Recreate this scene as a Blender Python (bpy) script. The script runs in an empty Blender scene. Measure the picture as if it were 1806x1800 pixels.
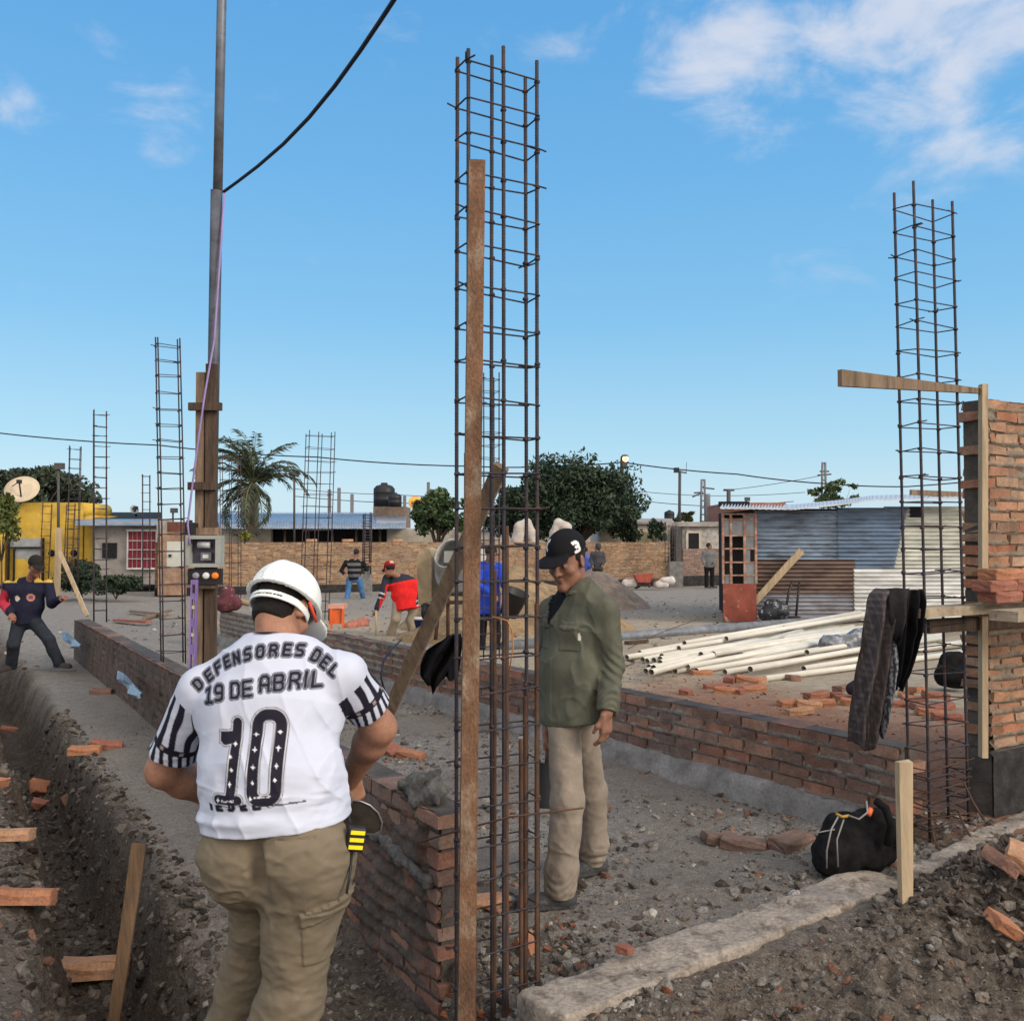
import bpy, bmesh, math, random
import numpy as np
from mathutils import Vector, Matrix, Euler

SC = bpy.context.scene
COL = SC.collection
R = random.Random(7)
rad = math.radians
# ------------------------------------------------------------------ camera
F, CX, CY, CAMZ = 1700.0, 903.0, 900.0, 1.66
PITCH = math.atan(55.0 / F)
cp_, sp_ = math.cos(PITCH), math.sin(PITCH)
def ray(px, py):
    a, b = (px - CX) / F, (CY - py) / F
    return Vector((a, cp_ - b * sp_, sp_ + b * cp_))
def P(px, py, Y):                       # world point seen at a photo pixel, at depth Y
    d = ray(px, py)
    return Vector((0, 0, CAMZ)) + d * (Y / d.y)
def G(px, py, z=0.0):                   # world point seen at a photo pixel, at height z
    d = ray(px, py)
    return Vector((0, 0, CAMZ)) + d * ((z - CAMZ) / d.z)
cam = bpy.data.cameras.new("camera")
cam.sensor_fit = 'HORIZONTAL'; cam.sensor_width = 36.0; cam.lens = F / 1806 * 36.0
cam.clip_start = 0.05; cam.clip_end = 3000
camo = bpy.data.objects.new("camera", cam); COL.objects.link(camo)
camo.location = (0, 0, CAMZ); camo.rotation_euler = (math.pi / 2 + PITCH, 0, 0)
SC.camera = camo

# ------------------------------------------------------------------ numpy noise
def _h(ix, iy, iz, seed):
    n = (ix * 374761393 + iy * 668265263 + iz * 2147483647 + seed * 974711) & 0xFFFFFFFF
    n = ((n ^ (n >> 13)) * 1274126177) & 0xFFFFFFFF
    n = n ^ (n >> 16)
    return (n & 0xFFFF).astype(np.float32) / 32767.5 - 1.0
def vnoise(p, seed=0):
    p = np.asarray(p, np.float32)
    i = np.floor(p).astype(np.int64); f = p - i
    f = f * f * (3 - 2 * f)
    x, y, z = i[..., 0], i[..., 1], i[..., 2]
    fx, fy, fz = f[..., 0], f[..., 1], f[..., 2]
    def L(a, b, t): return a + (b - a) * t
    c00 = L(_h(x, y, z, seed), _h(x + 1, y, z, seed), fx); c10 = L(_h(x, y + 1, z, seed), _h(x + 1, y + 1, z, seed), fx)
    c01 = L(_h(x, y, z + 1, seed), _h(x + 1, y, z + 1, seed), fx); c11 = L(_h(x, y + 1, z + 1, seed), _h(x + 1, y + 1, z + 1, seed), fx)
    return L(L(c00, c10, fy), L(c01, c11, fy), fz)
def fbm(p, o=4, seed=0, gain=.5):
    p = np.asarray(p, np.float32); s = 0; a = 1.0; t = 0
    for k in range(o):
        s = s + a * vnoise(p * (2.03 ** k) + 17.3 * k, seed + k); t += a; a *= gain
    return s / t
def fbm2(x, y, f, o=4, seed=0, gain=.5):
    return fbm(np.stack([x * f, y * f, np.zeros_like(x) + .37], -1), o, seed, gain)
def sstep(a, b, x):
    t = np.clip((x - a) / (b - a), 0, 1); return t * t * (3 - 2 * t)

# ------------------------------------------------------------------ objects
def tag(o, label=None, cat=None, group=None, kind=None):
    if label: o['label'] = label
    if cat: o['category'] = cat
    if group: o['group'] = group
    if kind: o['kind'] = kind
    return o
def thing(name, label, cat, loc=(0, 0, 0), group=None):
    o = bpy.data.objects.new(name, None); COL.objects.link(o)
    o.empty_display_size = .1; o.location = loc
    return tag(o, label, cat, group)
def world_of(o):
    B = Matrix.LocRotScale(o.location, o.rotation_euler, o.scale)
    return B if o.parent is None else world_of(o.parent) @ o.matrix_parent_inverse @ B
def link_mesh(name, me, mats, parent=None, origin=None):
    for m in (mats if isinstance(mats, (list, tuple)) else [mats]): me.materials.append(m)
    o = bpy.data.objects.new(name, me); COL.objects.link(o)
    if parent is not None:
        o.parent = parent
        o.matrix_parent_inverse = world_of(parent).inverted()
    else:
        if origin is None:
            co = np.empty(len(me.vertices) * 3, np.float32); me.vertices.foreach_get('co', co); co = co.reshape(-1, 3)
            lo, hi = co.min(0), co.max(0); origin = ((lo[0] + hi[0]) / 2, (lo[1] + hi[1]) / 2, lo[2])
        me.transform(Matrix.Translation(-Vector(origin))); o.location = origin
    return o
def np_mesh(name, v, faces, smooth=True, col=None, mi=None):
    """v (N,3); faces (M,k) array, all the same size"""
    me = bpy.data.meshes.new(name)
    v = np.asarray(v, np.float32); faces = np.asarray(faces, np.int32)
    me.vertices.add(len(v)); me.vertices.foreach_set('co', v.ravel())
    k = faces.shape[1]
    me.loops.add(faces.size); me.loops.foreach_set('vertex_index', faces.ravel())
    me.polygons.add(len(faces)); me.polygons.foreach_set('loop_start', np.arange(len(faces), dtype=np.int32) * k)
    me.polygons.foreach_set('use_smooth', np.full(len(faces), smooth))
    if mi is not None: me.polygons.foreach_set('material_index', np.asarray(mi, np.int32))
    me.update(calc_edges=True)
    if col is not None:
        a = me.attributes.new('col', 'FLOAT_COLOR', 'POINT')
        c = np.ones((len(v), 4), np.float32); c[:, :3] = col; a.data.foreach_set('color', c.ravel())
    return me

class MB:
    """collects shapes for ONE mesh"""
    def __init__(s): s.v = []; s.f = []; s.m = []; s.c = []; s.sm = []; s.cur = (1, 1, 1); s.mi = 0; s.smooth = False
    def add(s, vs, fs, mi=None, smooth=None, col=None):
        b = len(s.v); s.v += [tuple(q) for q in vs]; s.c += [col or s.cur] * len(vs)
        for f in fs:
            s.f.append([b + i for i in f]); s.m.append(s.mi if mi is None else mi); s.sm.append(s.smooth if smooth is None else smooth)
    def hexa(s, c8, **k):      # 0-3 bottom ring, 4-7 top ring
        s.add(c8, [(3, 2, 1, 0), (4, 5, 6, 7), (0, 1, 5, 4), (1, 2, 6, 5), (2, 3, 7, 6), (3, 0, 4, 7)], **k)
    def box(s, o, U, V, W, **k):   # corner o and edge vectors
        o, U, V, W = Vector(o), Vector(U), Vector(V), Vector(W)
        if U.cross(V).dot(W) < 0: o = o + U; U = -U
        s.hexa([o, o + U, o + U + V, o + V, o + W, o + U + W, o + U + V + W, o + V + W], **k)
    def cbox(s, c, size, rot=None, **k):
        M = rot.to_3x3() if rot is not None else Matrix.Identity(3)
        U, V, W = M @ Vector((size[0], 0, 0)), M @ Vector((0, size[1], 0)), M @ Vector((0, 0, size[2]))
        s.box(Vector(c) - (U + V + W) / 2, U, V, W, **k)
    def bar(s, a, b, w, h, up=(0, 0, 1), **k):   # rectangular bar a->b
        a, b = Vector(a), Vector(b); d = (b - a).normalized(); up = Vector(up)
        x = d.cross(up); x = x.normalized() if x.length > 1e-4 else Vector((1, 0, 0)); y = x.cross(d).normalized()
        s.box(a - x * w / 2 - y * h / 2, x * w, b - a, y * h, **k)
    def tube(s, pts, r, n=8, cap=True, **k):
        pts = [Vector(p) for p in pts]; m = len(pts)
        rs = r if isinstance(r, (list, tuple, np.ndarray)) else [r] * m
        vs = []; fs = []; px = None
        for i, p in enumerate(pts):
            d = (pts[min(i + 1, m - 1)] - pts[max(i - 1, 0)]).normalized()
            if px is None:
                px = d.orthogonal().normalized()
            px = (px - d * px.dot(d)); px = px.normalized() if px.length > 1e-5 else d.orthogonal().normalized()
            py = d.cross(px)
            for j in range(n):
                a = 2 * math.pi * j / n; vs.append(p + (px * math.cos(a) + py * math.sin(a)) * float(rs[i]))
        for i in range(m - 1):
            for j in range(n):
                fs.append((i * n + j, i * n + (j + 1) % n, (i + 1) * n + (j + 1) % n, (i + 1) * n + j))
        if cap: fs.append(tuple(range(n - 1, -1, -1))); fs.append(tuple((m - 1) * n + j for j in range(n)))
        k.setdefault('smooth', True); s.add(vs, fs, **k)
    def lathe(s, c, axis, prof, n=24, **k):      # prof [(r,t)]
        axis = Vector(axis).normalized(); c = Vector(c); x = axis.orthogonal().normalized(); y = axis.cross(x)
        vs = []; fs = []
        for r, t in prof:
            for j in range(n):
                a = 2 * math.pi * j / n; vs.append(c + axis * t + (x * math.cos(a) + y * math.sin(a)) * r)
        for i in range(len(prof) - 1):
            for j in range(n): fs.append((i * n + j, i * n + (j + 1) % n, (i + 1) * n + (j + 1) % n, (i + 1) * n + j))
        k.setdefault('smooth', True); s.add(vs, fs, **k)
    def prism(s, poly, ext, **k):
        poly = [Vector(p) for p in poly]; ext = Vector(ext); n = len(poly)
        nn = sum(((poly[i] - poly[0]).cross(poly[(i + 1) % n] - poly[0]) for i in range(1, n)), Vector())
        if nn.dot(ext) > 0: poly = poly[::-1]
        vs = poly + [p + ext for p in poly]
        fs = [tuple(range(n)), tuple(range(2 * n - 1, n - 1, -1))] + [((i + 1) % n, i, n + i, n + (i + 1) % n) for i in range(n)]
        s.add(vs, fs, **k)
    def build(s, name, mats, parent=None, origin=None):
        me = bpy.data.meshes.new(name); me.from_pydata(s.v, [], s.f)
        me.polygons.foreach_set('material_index', s.m); me.polygons.foreach_set('use_smooth', s.sm)
        a = me.attributes.new('col', 'FLOAT_COLOR', 'POINT')
        c = np.ones((len(s.v), 4), np.float32); c[:, :3] = np.array(s.c, np.float32).reshape(-1, 3); a.data.foreach_set('color', c.ravel())
        me.update()
        return link_mesh(name, me, mats, parent, origin)

# ------------------------------------------------------------------ materials
MATS = {}
def mat(name, base=(.5, .5, .5), rough=.8, var=.25, scale=6.0, col2=None, c2=(.45, .65), bump=0.0, bscale=60., metal=0.0,
        attr=False, stretch=None, spec=.3, det=6, fine=0.0, emit=None, coat=0, sheen=0, dist=.02):
    if name in MATS: return MATS[name]
    m = bpy.data.materials.new(name); m.use_nodes = True; nt = m.node_tree; N = nt.nodes; Lk = nt.links
    b = N['Principled BSDF']; b.inputs['Roughness'].default_value = rough; b.inputs['Metallic'].default_value = metal
    b.inputs['Specular IOR Level'].default_value = spec
    if coat: b.inputs['Coat Weight'].default_value = coat
    if sheen: b.inputs['Sheen Weight'].default_value = sheen
    tc = N.new('ShaderNodeTexCoord'); vec = tc.outputs['Object']
    if stretch:
        mp = N.new('ShaderNodeMapping'); mp.inputs['Scale'].default_value = stretch; Lk.new(vec, mp.inputs[0]); vec = mp.outputs[0]
    n1 = N.new('ShaderNodeTexNoise'); n1.inputs['Scale'].default_value = scale; n1.inputs['Detail'].default_value = det; n1.inputs['Roughness'].default_value = .62
    Lk.new(vec, n1.inputs['Vector'])
    mr = N.new('ShaderNodeMapRange'); mr.inputs['From Min'].default_value = .3; mr.inputs['From Max'].default_value = .7
    mr.inputs['To Min'].default_value = 1 - var; mr.inputs['To Max'].default_value = 1 + var; Lk.new(n1.outputs[0], mr.inputs[0])
    if attr:
        at = N.new('ShaderNodeAttribute'); at.attribute_name = 'col'; colsock = at.outputs['Color']
    else:
        rgb = N.new('ShaderNodeRGB'); rgb.outputs[0].default_value = (*base, 1); colsock = rgb.outputs[0]
    if col2:
        n2 = N.new('ShaderNodeTexNoise'); n2.inputs['Scale'].default_value = scale * 1.7; n2.inputs['Detail'].default_value = 8; n2.inputs['Roughness'].default_value = .65
        Lk.new(vec, n2.inputs['Vector'])
        r2 = N.new('ShaderNodeMapRange'); r2.inputs['From Min'].default_value = c2[0]; r2.inputs['From Max'].default_value = c2[1]; Lk.new(n2.outputs[0], r2.inputs[0])
        mx = N.new('ShaderNodeMix'); mx.data_type = 'RGBA'; Lk.new(r2.outputs[0], mx.inputs[0]); Lk.new(colsock, mx.inputs[6]); mx.inputs[7].default_value = (*col2, 1); colsock = mx.outputs[2]
    vm = N.new('ShaderNodeVectorMath'); vm.operation = 'SCALE'; Lk.new(colsock, vm.inputs[0]); Lk.new(mr.outputs[0], vm.inputs['Scale'])
    out = vm.outputs[0]
    if fine:
        n3 = N.new('ShaderNodeTexNoise'); n3.inputs['Scale'].default_value = bscale; n3.inputs['Detail'].default_value = 3; Lk.new(vec, n3.inputs['Vector'])
        m3 = N.new('ShaderNodeMapRange'); m3.inputs['From Min'].default_value = .3; m3.inputs['From Max'].default_value = .7
        m3.inputs['To Min'].default_value = 1 - fine; m3.inputs['To Max'].default_value = 1 + fine; Lk.new(n3.outputs[0], m3.inputs[0])
        v3 = N.new('ShaderNodeVectorMath'); v3.operation = 'SCALE'; Lk.new(out, v3.inputs[0]); Lk.new(m3.outputs[0], v3.inputs['Scale']); out = v3.outputs[0]
    Lk.new(out, b.inputs['Base Color'])
    if bump:
        nb = N.new('ShaderNodeTexNoise'); nb.inputs['Scale'].default_value = bscale; nb.inputs['Detail'].default_value = 6; nb.inputs['Roughness'].default_value = .7
        Lk.new(vec, nb.inputs['Vector'])
        bp = N.new('ShaderNodeBump'); bp.inputs['Strength'].default_value = bump; bp.inputs['Distance'].default_value = dist
        Lk.new(nb.outputs[0], bp.inputs['Height']); Lk.new(bp.outputs[0], b.inputs['Normal'])
    if emit:
        b.inputs['Emission Color'].default_value = (*emit[0], 1); b.inputs['Emission Strength'].default_value = emit[1]
    MATS[name] = m; return m

# ------------------------------------------------------------------ distance-field modelling
def V3(p): return np.array(p, np.float32)
def d_cone(p, a, b, ra, rb, side=None, q=1.0):
    a, b = V3(a), V3(b); ba = b - a; L2 = float(ba @ ba) + 1e-12
    pa = p - a; t = np.clip(pa @ ba / L2, 0, 1)
    w = pa - t[:, None] * ba
    if side is not None:
        s = V3(side); s = s / np.linalg.norm(s); w = w - ((1 - 1 / q) * (w @ s))[:, None] * s
    return np.sqrt((w * w).sum(1)) - (ra + (rb - ra) * t)
def d_ell(p, c, r, M=None):
    w = p - V3(c)
    if M is not None: w = w @ np.array(M, np.float32)      # columns = local axes
    r = V3(r); k0 = np.sqrt(((w / r) ** 2).sum(1)) + 1e-9; k1 = np.sqrt(((w / (r * r)) ** 2).sum(1)) + 1e-9
    return k0 * (k0 - 1) / k1
def d_box(p, c, h, M=None, r=.01):
    w = p - V3(c)
    if M is not None: w = w @ np.array(M, np.float32)
    q = np.abs(w) - (V3(h) - r)
    return np.sqrt((np.maximum(q, 0) ** 2).sum(1)) + np.minimum(q.max(1), 0) - r
def d_half(p, c, n):
    n = V3(n); n = n / np.linalg.norm(n); return (p - V3(c)) @ n
def smin(a, b, k):
    h = np.clip(.5 + .5 * (b - a) / k, 0, 1); return b + (a - b) * h - k * h * (1 - h)
def smax(a, b, k): return -smin(-a, -b, k)
def sminl(ds, k):
    d = ds[0]
    for e in ds[1:]: d = smin(d, e, k)
    return d
def chunked(f, p, n=400000):
    if len(p) <= n: return f(p)
    return np.concatenate([f(p[i:i + n]) for i in range(0, len(p), n)])
def sdf_mesh(f, lo, hi, h):
    B = 6; lo = V3(lo); hi = V3(hi)
    nb = np.ceil((hi - lo) / (h * B)).astype(int) + 1; n = nb * B
    g = [lo[k] + (np.arange(nb[k]) + .5) * B * h - h * .5 for k in range(3)]
    C = np.stack(np.meshgrid(*g, indexing='ij'), -1).reshape(-1, 3).astype(np.float32)
    dc = chunked(f, C)
    act = np.abs(dc) < B * h * 1.25 + .015
    D = np.repeat(np.repeat(np.repeat(np.where(dc > 0, 1., -1.).astype(np.float32).reshape(nb), B, 0), B, 1), B, 2)
    ids = np.argwhere(act.reshape(nb))
    off = np.stack(np.meshgrid(np.arange(B), np.arange(B), np.arange(B), indexing='ij'), -1).reshape(-1, 3)
    gi = (ids[:, None, :] * B + off[None]).reshape(-1, 3)
    D[gi[:, 0], gi[:, 1], gi[:, 2]] = chunked(f, (lo + gi * h).astype(np.float32))
    S = D < 0
    c = [S[i:n[0] - 1 + i, j:n[1] - 1 + j, k:n[2] - 1 + k] for i in (0, 1) for j in (0, 1) for k in (0, 1)]
    al = c[0].copy(); an = c[0].copy()
    for q in c[1:]: al &= q; an |= q
    cells = np.argwhere(an & ~al)
    idx = np.full(n - 1, -1, np.int32); idx[cells[:, 0], cells[:, 1], cells[:, 2]] = np.arange(len(cells))
    acc = np.zeros((len(cells), 3), np.float32); cnt = np.zeros(len(cells), np.float32)
    def Dv(o): return D[cells[:, 0] + o[0], cells[:, 1] + o[1], cells[:, 2] + o[2]]
    for ax in range(3):
        for u in (0, 1):
            for w in (0, 1):
                o = [0, 0, 0]; o[(ax + 1) % 3] = u; o[(ax + 2) % 3] = w; e = list(o); e[ax] = 1
                a, b = Dv(o), Dv(e); m = (a < 0) != (b < 0); t = np.where(m, a / np.where(m, a - b, 1), 0)
                pt = np.tile(np.array(o, np.float32), (len(cells), 1)); pt[:, ax] = t
                acc[m] += pt[m]; cnt[m] += 1
    v = lo + (cells + acc / cnt[:, None]) * h
    quads = []
    for ax in range(3):
        a1, a2 = (ax + 1) % 3, (ax + 2) % 3
        sl0 = [slice(None)] * 3; sl1 = [slice(None)] * 3; sl0[ax] = slice(0, -1); sl1[ax] = slice(1, None)
        s0, s1 = S[tuple(sl0)], S[tuple(sl1)]
        e = np.argwhere(s0 != s1); e = e[(e[:, a1] > 0) & (e[:, a2] > 0) & (e[:, a1] < n[a1] - 1) & (e[:, a2] < n[a2] - 1)]
        def I(d1, d2):
            q = e.copy(); q[:, a1] -= d1; q[:, a2] -= d2; return idx[q[:, 0], q[:, 1], q[:, 2]]
        Q = np.stack([I(1, 1), I(0, 1), I(0, 0), I(1, 0)], 1)
        fl = ~s0[e[:, 0], e[:, 1], e[:, 2]]
        Q[fl] = Q[fl][:, ::-1]; quads.append(Q)
    return v, np.concatenate(quads)
def sdf_obj(name, f, lo, hi, h, mats, parent=None, colf=None, origin=None):
    v, q = sdf_mesh(f, lo, hi, h)
    me = np_mesh(name, v, q, True, colf(v) if colf else None)
    return link_mesh(name, me, mats, parent, origin)
def bounds(pts, pad):
    a = np.array([tuple(q) for q in pts]); return a.min(0) - pad, a.max(0) + pad
# ================================================================== LIGHT AND SKY
SUN_AZ, SUN_EL = rad(122), rad(27)       # azimuth clockwise from +Y: the sun is low, behind the camera to the right
sun_dir = Vector((math.sin(SUN_AZ) * math.cos(SUN_EL), math.cos(SUN_AZ) * math.cos(SUN_EL), math.sin(SUN_EL)))
sl = bpy.data.lights.new("sun", 'SUN'); sl.energy = 2.3; sl.angle = rad(24); sl.color = (1.0, .88, .74)
so = bpy.data.objects.new("sun", sl); COL.objects.link(so); so.location = (6, -8, 12)
so.rotation_euler = sun_dir.to_track_quat('Z', 'Y').to_euler()
W = bpy.data.worlds.new("World"); SC.world = W; W.use_nodes = True
nt = W.node_tree; N = nt.nodes; Lk = nt.links
for n in list(N): N.remove(n)
def nd(t, **k):
    n = N.new(t)
    for a, b in k.items(): setattr(n, a, b)
    return n
out = nd('ShaderNodeOutputWorld'); bg = nd('ShaderNodeBackground'); Lk.new(bg.outputs[0], out.inputs[0])
sky = nd('ShaderNodeTexSky'); sky.sky_type = 'NISHITA'; sky.sun_disc = False
sky.sun_elevation = SUN_EL; sky.sun_rotation = SUN_AZ; sky.air_density = 1.0; sky.dust_density = .6; sky.ozone_density = 1.6; sky.altitude = 0
bg.inputs['Strength'].default_value = .10
def math_(op, a, b=None):
    n = nd('ShaderNodeMath', operation=op)
    for i, q in enumerate((a, b)):
        if q is None: continue
        if isinstance(q, (int, float)): n.inputs[i].default_value = q
        else: Lk.new(q, n.inputs[i])
    return n.outputs[0]
tc = nd('ShaderNodeTexCoord'); sep = nd('ShaderNodeSeparateXYZ'); Lk.new(tc.outputs['Generated'], sep.inputs[0])
K = 1 / .10                              # colours below are written as seen, the background strength is .10
ramp = nd('ShaderNodeValToRGB'); Lk.new(sep.outputs['Z'], ramp.inputs[0])
stops = [(0.0, (.56, .74, .86)), (.05, (.53, .74, .87)), (.10, (.40, .68, .86)), (.22, (.225, .54, .84)), (.36, (.15, .45, .81)), (.52, (.105, .375, .755)), (1.0, (.07, .26, .60))]
cr = ramp.color_ramp
while len(cr.elements) < len(stops): cr.elements.new(.5)
for e, (q, col) in zip(cr.elements, stops): e.position = q; e.color = (*col, 1)
rk = nd('ShaderNodeVectorMath', operation='SCALE'); Lk.new(ramp.outputs[0], rk.inputs[0]); rk.inputs['Scale'].default_value = K
hs = nd('ShaderNodeMix', data_type='RGBA'); hs.inputs[0].default_value = .82; Lk.new(sky.outputs[0], hs.inputs[6]); Lk.new(rk.outputs[0], hs.inputs[7])
# high thin clouds: noise on a layer far overhead (direction over height)
zc = math_('MAXIMUM', sep.outputs['Z'], .06)
cx = math_('DIVIDE', sep.outputs['X'], zc); cy = math_('DIVIDE', sep.outputs['Y'], zc)
cmb = nd('ShaderNodeCombineXYZ'); Lk.new(cx, cmb.inputs[0]); Lk.new(cy, cmb.inputs[1])
def noise(scale, det, off, st=(1, 1, 1), rough=.6, dist=0.0):
    mp = nd('ShaderNodeMapping'); mp.inputs['Scale'].default_value = st; mp.inputs['Location'].default_value = off; Lk.new(tc.outputs['Generated'], mp.inputs[0])
    n = nd('ShaderNodeTexNoise'); n.inputs['Scale'].default_value = scale; n.inputs['Detail'].default_value = det; n.inputs['Roughness'].default_value = rough; n.inputs['Distortion'].default_value = dist
    Lk.new(mp.outputs[0], n.inputs['Vector']); return n.outputs[0]
cn = noise(9.0, 10, (3.1, 1.7, .4), (1, 1, 1.9), .58, .35)
cov = None
for (px, py, w, amt) in [(1760, 20, .20, .29), (1520, 20, .16, .29), (1640, 140, .18, .30), (1330, 110, .16, .31), (1790, 200, .10, .24), (1660, 215, .11, .31), (1250, 20, .16, .18), (720, 75, .08, .14),
                         (965, 110, .08, .22), (215, 118, .08, .13), (310, 210, .08, .22), (30, 200, .07, .22), (880, 60, .16, .10), (1650, 290, .07, .14), (500, 10, .08, .10), (60, 270, .08, .1), (1420, 40, .14, .27), (1230, 95, .08, .22), (1560, 190, .08, .24)]:
    d = ray(px, py).normalized()
    vd = nd('ShaderNodeVectorMath', operation='DISTANCE'); Lk.new(tc.outputs['Generated'], vd.inputs[0]); vd.inputs[1].default_value = d
    g = nd('ShaderNodeMapRange', interpolation_type='SMOOTHERSTEP'); g.inputs['From Min'].default_value = w; g.inputs['From Max'].default_value = 0.0
    g.inputs['To Min'].default_value = 0; g.inputs['To Max'].default_value = amt; Lk.new(vd.outputs['Value'], g.inputs[0])
    cov = g.outputs[0] if cov is None else math_('MAXIMUM', cov, g.outputs[0])
csum = math_('ADD', cn, cov)
cm = nd('ShaderNodeMapRange', interpolation_type='SMOOTHSTEP'); cm.inputs['From Min'].default_value = .63; cm.inputs['From Max'].default_value = .97
cm.inputs['To Max'].default_value = .85; Lk.new(csum, cm.inputs[0])
mx = nd('ShaderNodeMix', data_type='RGBA'); Lk.new(cm.outputs[0], mx.inputs[0]); Lk.new(hs.outputs[2], mx.inputs[6]); mx.inputs[7].default_value = (6.4, 6.7, 7.6, 1)
# unseen bright cloud deck overhead and behind the camera, added to raise ambient light
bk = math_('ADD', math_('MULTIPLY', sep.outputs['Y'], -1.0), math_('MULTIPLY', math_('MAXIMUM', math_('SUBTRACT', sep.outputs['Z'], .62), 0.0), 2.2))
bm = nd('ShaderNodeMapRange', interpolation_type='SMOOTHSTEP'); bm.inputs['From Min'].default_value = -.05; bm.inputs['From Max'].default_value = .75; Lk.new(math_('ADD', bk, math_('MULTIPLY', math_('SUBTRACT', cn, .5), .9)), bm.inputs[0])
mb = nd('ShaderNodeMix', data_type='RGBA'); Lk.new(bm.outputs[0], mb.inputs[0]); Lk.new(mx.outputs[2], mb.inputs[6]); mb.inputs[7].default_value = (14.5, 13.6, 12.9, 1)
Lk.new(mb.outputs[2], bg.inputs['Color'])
SC.view_settings.view_transform = 'Standard'; SC.view_settings.look = 'None'; SC.view_settings.exposure = .16; SC.view_settings.gamma = 1
SC.view_settings.use_curve_mapping = False
SC.render.engine = 'CYCLES'
SC.cycles.max_bounces = 6; SC.cycles.diffuse_bounces = 3; SC.cycles.glossy_bounces = 2; SC.cycles.transmission_bounces = 3
SC.cycles.use_denoising = True

# ================================================================== SITE FRAME
OX, OY = -.30, 3.97                       # free end of the near left wall
UX, UY = .8575, .5145                     # across (to the right and away)
WX, WY = -.5145, .8575                    # along the near left wall (to the left and away)
def S(u, v, z=0.0): return Vector((OX + u * UX + v * WX, OY + u * UY + v * WY, z))
UV, VV, ZV = Vector((UX, UY, 0)), Vector((WX, WY, 0)), Vector((0, 0, 1))
def uv_of(x, y): return (x - OX) * UX + (y - OY) * UY, (x - OX) * WX + (y - OY) * WY
CA, CB = Vector((2.14, 5.35, 0)), Vector((-4.75, 15.75, 0))   # face line of the low brick wall in the middle
CDIR = (CB - CA).normalized(); CNRM = Vector((CDIR.y, -CDIR.x, 0))          # points to the far side
if CNRM.x < 0: CNRM = -CNRM
def HZ(x, y):
    x = np.asarray(x, np.float64); y = np.asarray(y, np.float64)
    u, v = uv_of(x, y)
    n1 = fbm2(x, y, 1.1, 4, 3); n2 = fbm2(x, y, 5.0, 4, 11); n3 = fbm2(x, y, 17., 4, 23, .7)
    near = 1 - sstep(9, 22, y)
    z = -.10 * sstep(14, 22, y) + .035 * n1 + .016 * n2 * (.4 + .6 * near) + .018 * n3 * near
    sd = (x - CA.x) * CNRM.x + (y - CA.y) * CNRM.y
    beyond = sstep(.05, .25, sd) * sstep(-1.5, -.2, (x - CA.x) * CDIR.x + (y - CA.y) * CDIR.y)
    z = z * (1 - .45 * beyond) + .08 * beyond * (1 - sstep(16, 24, y))
    # left of the near wall: clay bench, trench, spoil
    L = sstep(.10, -.02, u) * (1 - sstep(13.5, 14.5, v)) * sstep(-2.6, -1.2, v + .0)
    bench = -.03 - .26 * (1 - sstep(.3, 1.8, v + .3 * n1)) + .02 * n1
    cen = -1.05 + .10 * n1 + .05 * n2; hw = .215 + .06 * fbm2(x, y, .8, 2, 40)
    tr = 1 - sstep(hw - .10, hw + .11, np.abs(u - cen) + .06 * n2 + .012 * n3)
    spoil = sstep(-1.30, -1.75, u + .1 * n1)
    zz = bench * (1 - spoil) + spoil * (-.03 + .10 * np.maximum(n1, -.3) + .06 * n2 - .10 * (1 - sstep(.2, 1.4, v)))
    zz = zz - tr * (.46 + .05 * n2) * sstep(-.3, 1.0, v) - tr * .06
    zz = zz + .012 * n2 * (1 + spoil + tr) + .024 * n3 * (.35 + spoil + .6 * tr)
    z = z * (1 - L) + zz * L
    # in front of the footing beam
    Fr = sstep(-.70, -.98, v + .05 * n1 + .04 * n2) * sstep(-.1, .25, u)
    z = z - Fr * (.035 + .15 * sstep(-.85, -1.5, v) - .05 * n2 - .06 * n3)
    z = z - (.17 + .05 * n3) * np.exp(-((u - .12) / .30) ** 2 - ((v + .33) / .30) ** 2)
    hx, hy = (x - 2.35) / .62, (y - 4.62) / .55
    z = z + .17 * np.exp(-(hx * hx + hy * hy)) * (1 + .4 * n2 + .3 * n3) * sstep(-.5, -.72, v)
    # trampled room floor, rubble by the rebar column
    z = z + .03 * np.exp(-(((u - 2.55) / .35) ** 2 + ((v + .15) / .45) ** 2)) * (1 + n3)
    return z
def hz(x, y): return float(HZ(np.array([x]), np.array([y]))[0])
def onG(px, py, z0=0.0, it=6):            # ground point seen at a photo pixel
    z = z0
    for _ in range(it):
        g = G(px, py, z); z = .5 * z + .5 * hz(g.x, g.y)
    g = G(px, py, z); g.z = hz(g.x, g.y); return g

def axis_pts(a, b, h, lo, hi, gr):
    mid = list(np.arange(a, b, h)); st = h; L = [a]; 
    while L[-1] > lo: st = min(st * gr, 60); L.append(L[-1] - st)
    st = h; Rr = [mid[-1]]
    while Rr[-1] < hi: st = min(st * gr, 60); Rr.append(Rr[-1] + st)
    return np.array(L[:0:-1] + mid + Rr[1:])
xs = axis_pts(-3.2, 3.4, .022, -600, 600, 1.035); ys = axis_pts(2.4, 7.4, .022, -60, 900, 1.022)
X, Y = np.meshgrid(xs, ys, indexing='ij'); Z = HZ(X, Y)
nx, ny = X.shape
i, j = np.meshgrid(np.arange(nx - 1), np.arange(ny - 1), indexing='ij'); a = (i * ny + j).ravel()
me = np_mesh("ground", np.stack([X, Y, Z], -1).reshape(-1, 3), np.stack([a, a + ny, a + ny + 1, a + 1], 1), True)
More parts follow.
